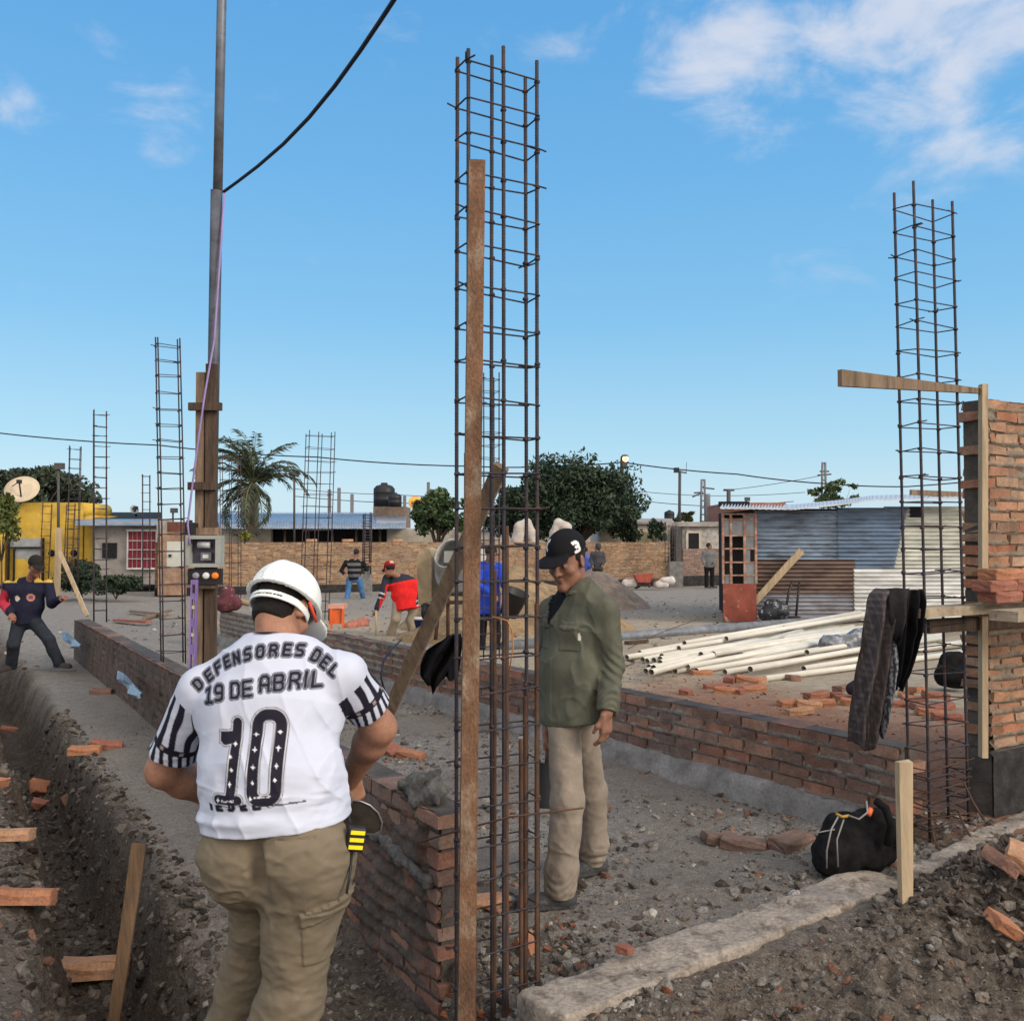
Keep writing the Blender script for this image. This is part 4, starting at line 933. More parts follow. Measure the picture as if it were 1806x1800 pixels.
NAVY = np.array((.012, .010, .020)); GREYL = np.array((.24, .25, .29)); WHITE = np.array((.50, .525, .615))
def shirt_col(v):
    C = np.tile(WHITE.astype(np.float32), (len(v), 1))
    # coordinates of the print: on the plane of the back, in the print's own units
    Yb = 2.80 + (v[:, 2] - .80) * (.13 / .45); u = CX + v[:, 0] * F / Yb; dz = (v[:, 2] - CAMZ) / Yb; w = CY - F * (dz - math.tan(PITCH)) / (1 + dz * math.tan(PITCH))
    x, y = (u - 200) * 3.4615, (w - 960) * 3.4615           # print units
    ok = v[:, 1] < 3.04 + .25 * (v[:, 2] - 1.0)
    def paint(m, col): C[:] = C * (1 - m[:, None]) + np.array(col, np.float32) * m[:, None]
    def fill(d, lim, col, soft=4): paint((1 - sstep(lim - soft, lim + soft, d)) * ok, col)
    L = [('D', 460, 882, -48), ('E', 528, 826, -43), ('F', 588, 775, -38), ('E', 652, 735, -30), ('N', 718, 708, -22), ('S', 795, 682, -14), ('O', 878, 664, -7), ('R', 957, 657, -3), ('E', 1040, 655, 3), ('S', 1116, 659, 7), ('D', 1214, 694, 26), ('E', 1276, 734, 34), ('L', 1336, 782, 40)]
    d1 = None
    for ch, cx, cy, an in L:
        e = glyph(x, y, ch, cx, cy, 62, an); d1 = e if d1 is None else np.minimum(d1, e)
    L2 = [('1', 556, 938, -9), ('9', 632, 915, -9), ('D', 745, 893, -8), ('E', 825, 880, -8), ('A', 930, 850, -5), ('B', 1016, 842, -4), ('R', 1108, 833, -2), ('I', 1172, 829, 0), ('L', 1236, 832, 2)]
    for ch, cx, cy, an in L2: d1 = np.minimum(d1, glyph(x, y, ch, cx, cy, 84, an))
    fill(d1, 18.5, NAVY, 3); fill(d1, 14, GREYL, 3); fill(d1, 9.5, NAVY, 3)
    # the number: a slab 1 and a rounded 0
    one = polyd(x, y, [[(690, 1195), (765, 1170), (768, 1085)], [(768, 1085), (768, 1230), (738, 1540)], [(655, 1555), (785, 1548)]]) - 26
    one = np.minimum(one, np.maximum(np.maximum(np.abs(x - 722) - 62, np.abs(y - 1172 + .1 * (x - 720)) - 28), -999))
    zx, zy = x - 962 - (1290 - y) * .05, y - 1288
    q0 = np.maximum(np.abs(zx) - 10, 0); q1 = np.maximum(np.abs(zy) - 195, 0); zero = np.abs(np.hypot(q0, q1) - 62) - 30
    num = np.minimum(one, zero)
    fill(num, 16, NAVY); fill(num, 11, np.array((.62, .62, .66))); fill(num, 5, NAVY)
    for sx, sy in ((765, 1210), (738, 1287), (746, 1365), (735, 1452), (893, 1150), (891, 1240), (887, 1340), (885, 1435), (872, 1530), (1038, 1135), (1034, 1225), (1028, 1330), (1020, 1415), (655, 1560)):
        a = np.abs(x - sx) / 24, np.abs(y - sy) / 28; st = np.sqrt(a[0]) + np.sqrt(a[1]); paint((1 - sstep(.8, 1.05, st)) * ok, (.70, .70, .74))
    for bx, by, bw in ((722, 1556, 44), (945, 1518, 50)): paint((np.abs(x - bx) < bw) * (np.abs(y - by + .08 * (x - bx)) < 7) * ok * (vnoise(v * 260) > -.2) * .75, (.6, .6, .64))
    low = None
    for i, ch in enumerate('MEDEL'):
        e = glyph(x, y, ch, 580 + i * 82, 1606 - i * 10, 50, -7); low = e if low is None else np.minimum(low, e)
    vis = sstep(1596, 1602, y + .11 * (x - 560)) * (vnoise(v * 38) > -.45); low = np.where(vis > .5, low, 99)
    fill(low, 13, NAVY)
    paint((np.abs(y - 1570 + .09 * (x - 1000)) < 6) * (x > 960) * (x < 1195) * ok * .85, NAVY)  # dark fold line: shade of the crease painted into the shirt colour
    # zebra sleeves with a dark band at the cuff
    for sh, cu, n, r, sd in ((shA, cuA, nA, .09, 1), (shB, cuB, nB, .088, -1)):
        sh3, cu3 = V3(sh), V3(cu); t = (v - sh3) @ n; Ls = np.linalg.norm(cu3 - sh3)
        ax = sh3 + np.clip(t, 0, Ls)[:, None] * n; rr = np.linalg.norm(v - ax, axis=1)
        outw = (v - V3(che)) @ ac * -sd
        on = (rr < r + .012) * (t > Ls * .13) * (outw > .185 - .02 * sstep(0, 1, t / Ls))
        e1 = nrm(np.cross(n, (0, 1, 0))); e2 = np.cross(n, e1); an = np.arctan2((v - ax) @ e2, (v - ax) @ e1)
        z = np.sin(an * 9.5 + sd * t * 16 + 1.5 * vnoise(v * 16, 3)) + .05 + .35 * (t / Ls - .6)
        z2 = np.sin(an * 15 + sd * t * 70)
        z = np.where(t > Ls - .045, z2, z)
        paint(on * (1 - sstep(-.2, .15, z)), NAVY)
        band = on * (np.abs(t - Ls + .055) < .011); paint(band, NAVY); paint(band * (np.sin(an * 7 + 1) > .80) * (np.abs(t - Ls + .055) < .006), (.26, .21, .20))
    nk = np.linalg.norm((v - V3(nek)) * V3((1, 1, 1.3)), axis=1); paint((1 - sstep(.088, .094, nk)) * (v[:, 2] > nek.z - .035), NAVY)
    return C
lo, hi = bounds([shA, shB, cuA, cuB, hemP, nek, che], .17)
lo[2] = .72
sdf_obj('shirt', fs, lo, hi, .0032, mat('white_jersey', attr=True, rough=.75, var=.04, scale=9, bump=.12, bscale=500, spec=.2, dist=.002), mw, shirt_col)
# trousers
TR = np.array((.170, .138, .096))
def ft(p):
    d = torso_sdf(p, [(P(484, 1440, 2.96), .135, .200), (P(485, 1500, 2.95), .150, .222)], ac, .04)
    for c, r in ((P(428, 1512, 2.91), .118), (P(540, 1510, 2.87), .124)): d = smin(d, d_ell(p, c, (r, .115, .135)), .05)
    lA = limb(p, [P(441, 1530, 2.98), P(457, 1620, 3.06), knA, V3(anA) + V3((0, 0, .1)), anA], [.098, .080, .074, .084, .092], .04); lB = limb(p, [hpB, knB, V3(anB) + V3((0, 0, .1)), anB], [.120, .090, .090, .092], .04)
    d = smin(d, smin(lA, lB, .012), .05)
    d = d - .006 * crease(p, (6, 6, 18), 5, [[.95, 0, .3], [0, 1, 0], [-.3, 0, .95]]) - .008 * crease(p, (7, 7, 12), 15, [[.85, 0, -.5], [0, 1, 0], [.5, 0, .85]]) - .006 * crease(p, (12, 10, 22), 25)
    g = d_cone(p, P(436, 1440, 2.80), P(461, 1552, 2.80), .006, .02); d = smax(d, -(g - .004), .02)
    d = d + .015 * fbm(np.stack([p[:, 0] * 6 + p[:, 2] * 5, p[:, 1] * 6, p[:, 2] * 11 - p[:, 0] * 4], -1), 4, 21, .55) + .003 * fbm(p * 26, 2, 8)
    for a, k, n_, s in ((hpA, knA, anA, 1), (hpB, knB, anB, 4)):
        d = d + ripple(p, k, n_, .75, .16, .062, .002, s + 1, 2.2)
    # cargo pocket and its flap on the outer side, back pocket welt
    q = (p - V3(P(586, 1612, 2.87))); m1 = (np.abs(q[:, 0] * .9 + q[:, 2] * .05) < .075) * (q[:, 2] < .03) * (q[:, 2] > -.125) * (p[:, 0] > -.60); d = d - .006 * m1
    m2 = (np.abs(q[:, 2] - .030 - .22 * q[:, 0]) < .022) * (p[:, 0] > -.605) * (np.abs(q[:, 0]) < .1); d = d - .010 * m2
    w_ = P(528, 1472, 2.83); q = p - V3(w_); d = d + .005 * np.exp(-((q[:, 2] - .09 * q[:, 0]) / .005) ** 2) * (np.abs(q[:, 0]) < .055) * (p[:, 1] < 2.9)
    return d
lo, hi = bounds([P(484, 1440, 2.96), hpA, hpB, anA, anB], .24); lo[2] = anA.z - .06
def tcol(v):
    n = fbm(v * 5, 3, 77); C = TR * (1 + .18 * n[:, None]); k = sstep(.1, -.2, v[:, 2])[:, None] * .5; return C * (1 - k) + np.array((.25, .21, .17)) * k
sdf_obj('trousers', ft, lo, hi, .0048, mat('khaki', attr=True, rough=.95, var=.12, scale=10, bump=.35, bscale=400, spec=.1, fine=.06, dist=.003), mw, tcol)
gA, gB = hz(anA.x, anA.y), hz(anB.x, anB.y)
boot(mw, (anA.x, anA.y, anA.z - .02), (anA.x - .02, anA.y + .20, gA), 1.05, .012); boot(mw, (anB.x, anB.y, anB.z - .02), (anB.x + .03, anB.y + .20, gB), 1.05, .012)
# hair, hard hat, headband, pencil
def fh(p):
    q = (p - V3(hc)) @ HM / 1.03; d = smin(d_ell(q, (0, -.016, .034), (.082, .100, .098)), d_ell(q, (0, -.045, -.05), (.062, .055, .06)), .03); d = smax(d, q[:, 1] - .030 + .5 * (q[:, 2] - .04), .01); d = smax(d, -(q[:, 2] + .096 + .30 * q[:, 1]), .008)
    return d * 1.03 + .003 * fbm(p * 60, 3, 2)
k = .17; hcn = V3(hc)
sdf_obj('hair', fh, hcn - k, hcn + k, .005, HAIRM, mw)
def fhat(p):
    q = (p - V3(hc)) @ HM / .93; o = d_ell(q, (0, -.004, .040), (.120, .146, .128)); i_ = d_ell(q, (0, -.004, .040), (.114, .140, .122))
    o = smin(o, d_ell(q, (0, -.006, .046), (.020, .138, .127)), .012)
    d = smax(np.maximum(o, -i_), -(q[:, 2] - .022), .003)
    rim = np.maximum(d_ell(q, (0, -.002, .020), (.133, .160, .012)), -d_ell(q, (0, -.004, .02), (.113, .139, .04)))
    pk = frame((0, 1, -.34), (0, .34, 1)); vis = np.maximum(d_ell(q, (0, .150, .010), (.098, .078, .010), pk), -d_ell(q, (0, -.004, .02), (.113, .139, .06)))
    return smin(np.minimum(d, rim), vis, .006) * .93
sdf_obj('hard_hat', fhat, hcn - .26, hcn + .26, .0042, HATM, mw)
def fband(p):
    q = (p - V3(hc)) @ HM; k0 = (np.sqrt((q[:, 0] / .090) ** 2 + ((q[:, 1] + .012) / .112) ** 2) - 1) * .098; zc = -.014 + .12 * np.minimum(q[:, 1] + .05, 0)
    d = np.maximum(np.abs(k0) - .0035, np.abs(q[:, 2] - zc) - .013); d = np.maximum(d, q[:, 1] - .05)
    return np.maximum(d, -np.maximum(np.abs(k0) - .02, np.maximum(np.abs(q[:, 2] - zc) - .0022, np.abs(q[:, 0]) - .062)))
sdf_obj('headband', fband, hcn - .2, hcn + .2, .0035, HATM, mw)
b = MB(); a = V3(hc) + HM @ V3((.090, -.015, .012)); c = V3(hc) + HM @ V3((.085, .085, -.030)); b.tube([P(546, 1062, 3.10), P(558, 1096, 3.14)], .0055, 6)
tag(b.build('carpenter_pencil', mat('red_paint', (.72, .07, .03), rough=.5, var=.1)), 'orange-red carpenter pencil tucked behind the ear under the white hard hat', 'pencil')
# tape measure on the belt, trowel in the hand
tp_ = P(627, 1478, 2.86); t = thing('tape_measure', 'black and yellow tape measure clipped to the khaki trouser waist', 'tape measure', tp_)
TM = frame((.35, -.9, 0), (.18, 0, 1)); ft_ = lambda p: d_box(p, tp_, (.027, .016, .036), TM, .008); sdf_obj('case', ft_, V3(tp_) - .07, V3(tp_) + .07, .004, M_BLACK, t)
M_YEL = mat('yellow_plastic', (.85, .70, .02), rough=.4, var=.05)
for k in (-1, 0, 1):
    b = MB(); o = V3(tp_) + TM @ V3((0, .0155, .021 * k)); b.cbox(o, (.042, .008, .011), Matrix(TM.tolist())); b.build('grip_stripe', M_YEL, t)
b = MB(); b.tube([P(621, 1500, 2.85), P(617, 1540, 2.83), P(611, 1575, 2.80)], .004, 5); b.build('strap', M_BLACK, t)
tr = thing('trowel', 'round-nosed mason trowel in the right hand of the man in white', 'trowel', P(640, 1440, 3.3))
pl = [P(x, y, 3.30 + (y - 1440) * .0012) for x, y in ((622, 1412), (636, 1413), (652, 1420), (666, 1433), (673, 1450), (671, 1464), (660, 1471), (640, 1470), (624, 1462), (617, 1440))]
b = MB(); b.prism(pl, Vector((.002, .005, .002))); b.build('blade', mat('muddy_steel', (.10, .085, .07), rough=.6, var=.4, scale=14, metal=.3), tr)
b = MB(); b.tube([p + Vector((.001, 0, .001)) for p in pl[:8]], .0035, 5); b.build('blade_rim', mat('bare_steel', (.35, .34, .32), rough=.4, metal=.6), tr)
b = MB(); b.tube([P(620, 1420, 3.29), P(616, 1395, 3.37), P(622, 1380, 3.40)], .010, 8); b.build('handle', M_WOOD, tr)

# ------------------------------------------------------------------ the man in the green work shirt
mg = thing('person', 'man in faded green work shirt and black cap looking down beside the rebar cage', 'person', (.24, 4.55, 0))
fw = nrm((-.76, -.65, 0)); ac = nrm((.65, -.76, 0))
pel, wai, che, upp, nek = P(1006, 1245, 4.58), P(1007, 1180, 4.57), P(1018, 1100, 4.58), P(1021, 1062, 4.57), P(1016, 1036, 4.55)
hc = P(1000, 988, 4.49); HM = frame((-.55, -.78, -.30), (-.2, -.25, .95))
shA, shB = P(974, 1078, 4.72), P(1066, 1076, 4.44)
elA, elB = P(972, 1180, 4.80), P(1079, 1172, 4.47); wrA, wrB = P(966, 1285, 4.72), P(1070, 1256, 4.38)
hpA, hpB, knA, knB, anA, anB = P(995, 1268, 4.54), P(1024, 1262, 4.66), P(1000, 1410, 4.42), P(1044, 1395, 4.78), P(988, 1562, 4.42), P(1046, 1508, 4.84)
hd, hcol = head_sdf(hc, HM, .97)
hB, hBp = hand_sdf(wrB, (-.06, -.10, -1), (.75, -.55, 0), (-.55, -.75, 0), .55, .98); hA, hAp = hand_sdf(wrA, (0, -.1, -1), (-.9, .3, 0), (-.5, -.8, 0), .9, .98)
def fb(p):
    d = hd(p); d = smin(d, d_cone(p, V3(hc) + HM @ V3((0, -.03, -.05)), V3(nek) + V3((.01, .01, -.04)), .056, .062), .025)
    d = smin(d, torso_sdf(p, [(pel, .09, .14), (wai, .09, .135), (che, .10, .15), (upp, .06, .12)], ac), .04)
    for sh, el, wr in ((shA, elA, wrA), (shB, elB, wrB)): d = smin(d, limb(p, [sh, el, wr], [.045, .040, .029], .02), .02)
    for a, k, n in ((hpA, knA, anA), (hpB, knB, anB)): d = smin(d, limb(p, [a, k, n], [.07, .052, .04]), .03)
    return smin(smin(d, hB(p), .012), hA(p), .012)
lo, hi = bounds([hc, shA, shB, elA, elB, anA, anB] + hBp + hAp, .14)
sdf_obj('body', fb, lo, hi, .0048, SKIN, mg, lambda v: hcol(v, (.235, .115, .075)))
GRN = np.array((.088, .088, .066))
n_fr = V3((fw[0], fw[1], 0))
def fs(p):
    d = torso_sdf(p, [(P(1006, 1262, 4.58), .140, .178), (wai, .126, .166), (che, .118, .172), (upp, .085, .150), (nek, .062, .08)], ac, .05)
    d = smin(d, d_cone(p, shA, upp, .055, .07), .04); d = smin(d, d_cone(p, shB, upp, .058, .07), .04)
    for sh, el, wr, s in ((shA, elA, wrA, 1), (shB, elB, wrB, 5)):
        n = nrm(V3(wr) - V3(el)); a = limb(p, [sh, el, wr], [.060, .057, .047], .03) - .006 * crease(p, (13, 13, 9), 37 + s) + ripple(p, sh, el, 1, .09, .055, .003, s, 1.5) + ripple(p, el, wr, .85, .08, .036, .003, s + 2, 1.5) + .007 * fbm(np.stack([p[:, 0] * 13, p[:, 1] * 13, p[:, 2] * 4], -1), 3, s)
        d = smin(d, smax(a, (p - V3(wr)) @ n, .005), .022)
    d = d + .010 * fbm(np.stack([p[:, 0] * 11, p[:, 1] * 11, p[:, 2] * 4.5], -1), 3, 31) - .010 * crease(p, (11, 11, 6), 7, [[.92, 0, .38], [0, 1, 0], [-.38, 0, .92]]) - .007 * crease(p, (12, 12, 9), 27, [[.8, 0, -.6], [0, 1, 0], [.6, 0, .8]])
    # collar, placket, pockets with flaps
    q = p - V3(che); s = q @ ac; z = q[:, 2]; fr = q @ n_fr > .02
    d = d - .004 * (np.abs(s + .02) < .020) * fr * (z < .06)
    for sx in (.072, -.095):
        d = d - .005 * (np.abs(s - sx) < .042) * (np.abs(z + .055) < .055) * fr - .006 * (np.abs(s - sx) < .046) * (np.abs(z - .0 - .10 * np.abs(s - sx)) < .018) * fr
    nk = V3(nek) + V3((.0, .0, -.005)); col_ = np.maximum(np.abs(d_cone(p, nk - V3((0, 0, .03)), V3(nk) + V3((-.008, -.006, .05)), .086, .070)) - .006, np.abs(p[:, 2] - nek.z - .012) - .034)
    d = smin(d, col_, .008)
    d = smax(d, -d_cone(p, V3(nk) - V3((0, 0, .0)), hc, .058, .06), .006)
    vz = q[:, 2]; vw = np.clip(.62 * (vz + .005), 0, 1); s0 = s + .055; lap = (np.abs(np.abs(s0) - vw - .016) < .018) * fr * (vz > .0) * (vz < .16); d = d - .007 * lap
    d = d + .010 * (np.abs(s0) < vw) * fr * (vz > 0) * (vz < .18)
    vneck = 9 + 0 * d if True else d_cone(p, V3(nek) + n_fr * .115 + V3((0, 0, .03)) - V3(ac) * .012, V3(che) + n_fr * .19 - V3(ac) * .012 + V3((0, 0, -.02)), .078, .052); d = smax(d, -vneck, .006)
    hem = P(1008, 1268, 4.58); return smax(d, -(p[:, 2] - hem.z - .02 * np.sin(8 * (p @ V3(ac)))), .005)
def gcol(v):
    n = fbm(v * 6, 4, 5); s = (v - V3(che)) @ ac; C = GRN * (1 + .22 * n[:, None])
    k = sstep(.2, .8, fbm(v * 3, 3, 15) + .5)[:, None] * .30; C = C * (1 - k) + np.array((.15, .155, .115)) * k
    q = v - V3(che); z_ = q[:, 2]; C[(np.abs(s + .055) < np.clip(.62 * (z_ + .005), 0, 1)) & (z_ > 0) & (z_ < .19) & (q @ n_fr > .02)] = (.011, .011, .013); tagm = (np.abs(s - .122) < .004) * (np.abs(q[:, 2] + .045) < .018) * (q @ n_fr > .0); C[tagm] = (.6, .58, .5); return C
lo, hi = bounds([shA, shB, elA, elB, wrA, wrB, pel, nek], .19)
sdf_obj('work_shirt', fs, lo, hi, .0046, CLOTH, mg, gcol)
def fu(p): return torso_sdf(p, [(wai, .10, .14), (V3(che) + V3((0, 0, .0)), .09, .14), (upp, .06, .11), (nek, .056, .056)], ac, .05)
lo, hi = bounds([wai, che, nek], .2); sdf_obj('undershirt', fu, lo, hi, .008, CLOTH, mg, solid((.012, .012, .014)))
def ft(p):
    d = torso_sdf(p, [(V3(pel) + V3((0, 0, .05)), .095, .14), (pel, .10, .145)], ac, .04)
    lA = limb(p, [hpA, knA, V3(anA) * .8 + V3(knA) * .2, V3(anA) - V3((0, 0, .01))], [.078, .072, .074, .072], .03); lB = limb(p, [hpB, knB, V3(anB) * .8 + V3(knB) * .2, V3(anB) - V3((0, 0, .01))], [.076, .068, .070, .066], .03)
    d = smin(d, smin(lA, lB, .012), .04) + .010 * fbm(np.stack([p[:, 0] * 9, p[:, 1] * 9, p[:, 2] * 5], -1), 4, 41, .55) - .010 * crease(p, (8, 8, 7), 6, [[.9, 0, .43], [0, 1, 0], [-.43, 0, .9]]) - .008 * crease(p, (9, 9, 16), 16) * sstep(.55, .15, p[:, 2]) + .003 * fbm(p * 30, 2, 43)
    for a, k, n, s in ((hpA, knA, anA, 2), (hpB, knB, anB, 6)): d = d + ripple(p, k, n, .97, .06, .042, .0022, s + 1, 2)
    return smax(smax(d, -(p[:, 2] - np.where((p[:, 1] < 4.6), anA.z - .045, anB.z - .045)), .006), p[:, 2] - P(1008, 1240, 4.58).z, .01)
lo, hi = bounds([pel, hpA, hpB, anA, anB], .2)
def tcol2(v):
    n = fbm(v * 6, 4, 9); C = np.array((.235, .195, .155)) * (1 + .2 * n[:, None]); return C
sdf_obj('trousers', ft, lo, hi, .005, CLOTHD, mg, tcol2)
gz = hz(.1, 4.35)
boot(mg, (anA.x, anA.y, anA.z), (anA.x - .175, anA.y - .03, hz(anA.x - .1, anA.y)), 1.0, .006); boot(mg, (anB.x, anB.y, anB.z), (anB.x - .15, anB.y - .09, hz(anB.x, anB.y)), 1.0, .007)
hcn = V3(hc)
def fh(p):
    q = (p - hcn) @ HM / .97; d = d_ell(q, (0, -.016, .034), (.081, .100, .097)); d = smax(d, q[:, 1] - .030 + .4 * (q[:, 2] - .04), .01); return smax(d, -(q[:, 2] + .030 + .25 * q[:, 1]), .008) * .97
sdf_obj('hair', fh, hcn - .17, hcn + .17, .005, HAIRM, mg)
def fcap(p):
    q = (p - hcn) @ HM; d = d_ell(q, (0, -.010, .050), (.088, .112, .098)); d = smax(d, -(q[:, 2] - .044 + .10 * q[:, 1]), .004)
    pk = frame((0, 1, -.22), (0, .22, 1)); vis = smax(d_ell(q, (0, .115, .036), (.078, .074, .011), pk), -(q[:, 1] - .06), .01); vis = vis + .25 * q[:, 0] ** 2 * 0
    return smin(d, vis, .008)
def capcol(v):
    q = (v - hcn) @ HM; C = np.tile(np.array((.011, .011, .013), np.float32), (len(v), 1))
    # white 3 on the wearer's left side, white curved mark at the front
    g = glyph(q[:, 1] * -1000, -q[:, 2] * 1000, '3', -22, -72, 42, 0); m = (g < 7.5) * (q[:, 0] < 0); C[m] = (.75, .74, .70)
    g = polyd(q[:, 0] * 1000, q[:, 2] * 1000, [[(34, 116), (46, 108), (50, 92), (42, 78)]]); m = (g < 6) * (q[:, 1] > .03); C[m] = (.70, .69, .66); return C
sdf_obj('cap', fcap, hcn - .24, hcn + .24, .0042, CLOTH, mg, capcol)
# dark float held low in the far hand
c = P(960, 1385, 4.62); t = thing('mortar_float', 'dark mortar float held low by the man in the green shirt', 'float', c)
b = MB(); b.bar(P(962, 1345, 4.64), P(957, 1425, 4.6), .075, .018, (.3, -1, 0)); b.build('blade', M_BLACK, t)
b = MB(); b.tube([P(968, 1315, 4.68), P(964, 1350, 4.66)], .012, 8); b.build('handle', M_WOODD, t)

# ------------------------------------------------------------------ workers farther off
def worker(label, J, Y, top, legs, hem=.035, wide=1.0, skin=(.25, .125, .08), hat=None, face=(0, -1, 0), h=.018, sc=1.0, hair=True, hood=None, topcol=None, sleeve=None, lean=None, legcol=None, boots=(.05, .04, .035), cat='person', hatname='cap', toes=None):
    """J: photo pixels of the joints (shoulders sA sB, elbows, wrists, hips, knees, ankles, head), all near depth Y; a third value shifts the depth"""
    q = {k: P(v[0], v[1], Y + (v[2] if len(v) > 2 else 0)) for k, v in J.items()}
    base = (q['aA'] + q['aB']) / 2; base.z = min(q['aA'].z, q['aB'].z) - .08; t = thing('person', label, 'person', base)
    ac = nrm(V3(q['sB']) - V3(q['sA'])); mid = (V3(q['sA']) + V3(q['sB'])) / 2; hip = (V3(q['hA']) + V3(q['hB'])) / 2; sw = np.linalg.norm(V3(q['sB']) - V3(q['sA'])) / 2
    fz = nrm(face); HMx = frame(face, (0, 0, 1)) if lean is None else frame(face, lean); H = V3(q['head']); hs, hc_ = head_sdf(H, HMx, sc)
    nk = mid * .75 + H * .25
    hands = []
    for s in 'AB':
        d = nrm(V3(q['w' + s]) - V3(q['e' + s])); hands.append(hand_sdf(q['w' + s], d, nrm(np.cross(d, (.3, .9, .3))), nrm(np.cross(d, np.cross(d, (.3, .9, .3)))), .8, sc))
    def fbody(p):
        d = smin(hs(p), d_cone(p, H - V3((0, 0, .05)), nk, .055 * sc, .06 * sc), .03); d = smin(d, torso_sdf(p, [(hip, .085, .13), (mid, .085, .14)], ac), .04)
        for s in 'AB': d = smin(d, limb(p, [q['s' + s], q['e' + s], q['w' + s]], [.042, .038, .028]), .02); d = smin(d, limb(p, [q['h' + s], q['k' + s], q['a' + s]], [.07, .05, .038]), .03)
        for hf, _ in hands: d = smin(d, hf(p), .015)
        return d
    lo, hi = bounds(list(q.values()), .2); sdf_obj('body', fbody, lo, hi, h, SKIN, t, lambda v: hc_(v, skin))
    def ftop(p):
        low = hip + V3((0, 0, -.02)); d = torso_sdf(p, [(hip - nrm(mid - hip) * hem, .142 * wide, .188 * wide), (hip * .6 + mid * .4, .130 * wide, .172 * wide), (mid - nrm(mid - hip) * .06, .120 * wide, sw * .95), (mid + nrm(mid - hip) * .02, .07, sw * .75), (nk, .05, .06)], ac, .05)
        for s in 'AB':
            n = nrm(V3(q['w' + s]) - V3(q['e' + s])); d = smin(d, smax(limb(p, [q['s' + s], q['e' + s], q['w' + s]], [.066, .058, .046], .03), (p - V3(q['w' + s])) @ n, .01), .03)
        axh = nrm(mid - hip); d = smax(d, -((p - hip) @ axh + hem), .008)
        d = d + .012 * fbm(p * V3((9, 9, 6)), 3, 3)
        if hood: d = smin(d, np.maximum(d_ell((p - H) @ HMx, (0, -.02, .02), (.10, .12, .14)), -d_ell((p - H) @ HMx, (0, .08, -.01), (.07, .09, .10))), .03)
        return d
    sdf_obj('top', ftop, lo, hi, h, CLOTH, t, topcol(q, hip, mid, ac) if topcol else solid(top))
    def fleg(p):
        d = torso_sdf(p, [(hip + nrm(mid - hip) * .07, .095, .145), (hip, .112, .160)], ac, .04)
        d = smin(d, smin(limb(p, [q['hA'], q['kA'], q['aA']], [.092, .076, .070]), limb(p, [q['hB'], q['kB'], q['aB']], [.092, .076, .070]), .015), .04)
        return d + .012 * fbm(p * V3((8, 8, 9)), 3, 8)
    sdf_obj('trousers', fleg, lo, hi, h, CLOTH, t, legcol(q) if legcol else solid(legs))
    for i, s in enumerate('AB'):
        an = V3(q['a' + s]); g = an[2] - .07; d2 = nrm((face[0], face[1], 0)) if toes is None else nrm((*toes[i], 0)); boot(t, an, an * V3((1, 1, 0)) + V3((d2[0] * .17, d2[1] * .17, g)), sc, max(h * .8, .012), mat('dark_boot', boots, var=.3), 'shoe')
    k = .26 * sc
    if hat:
        def fhat_(p):
            w = (p - H) @ HMx / sc; d = smax(d_ell(w, (0, -.01, .046), (.092, .115, .100)), -(w[:, 2] - .028), .006); vis = smax(d_ell(w, (0, .125, .024), (.078, .08, .014), frame((0, 1, -.2), (0, .2, 1))), -(w[:, 1] - .06), .01); return smin(d, vis, .01)
        sdf_obj(hatname, fhat_, H - k, H + k, min(h, .014), CLOTH, t, (lambda v: (lambda w: np.where(((np.abs(w[:, 0]) < .035) & (np.abs(w[:, 2] - .085) < .024) & (w[:, 1] * hat[1][1] > .03))[:, None], np.array(hat[1][0], np.float32), np.array(hat[0], np.float32)))((v - H) @ HMx / sc)) if len(hat) == 2 and isinstance(hat[1], tuple) and isinstance(hat[1][0], tuple) else solid(hat))
    if hair:
        def fha(p):
            w = (p - H) @ HMx / sc; return smax(smax(d_ell(w, (0, -.018, .036), (.084, .103, .100)), w[:, 1] - .05, .01), -(w[:, 2] + .035), .01)
        sdf_obj('hair', fha, H - k, H + k, min(h, .014), HAIRM, t)
    return t
# man in navy by the trench
def navy(q, hip, mid, ac):
    def f(v):
        C = np.tile(np.array((.016, .017, .034), np.float32), (len(v), 1)); s = (v - V3(mid)) @ ac; z = v[:, 2] - mid[2]
        a, b_ = V3(q['sA']), V3(q['eA']); n = nrm(b_ - a); tt = (v - a) @ n; dist = np.linalg.norm(v - a - np.clip(tt, 0, .3)[:, None] * n, axis=1)
        w = nrm(V3(q['wA']) - b_); t2 = (v - b_) @ w; d2 = np.linalg.norm(v - b_ - np.clip(t2, 0, .4)[:, None] * w, axis=1)
        C[(z > .030) & (np.abs(s) > .11)] = (.55, .36, .08)
        C[((dist < .10) & (tt > .05) & (s < -.17)) | ((d2 < .085) & (s < -.20))] = (.42, .035, .06)
        e = np.hypot(s + .085, z + .17); C[(e < .035) & (v[:, 1] < mid[1])] = (.55, .48, .42); e = np.hypot(s - .085, z + .16); C[(e < .048) & (v[:, 1] < mid[1])] = (.50, .20, .10); C[(e < .028) & (v[:, 1] < mid[1])] = (.10, .08, .2)
        return C
    return f
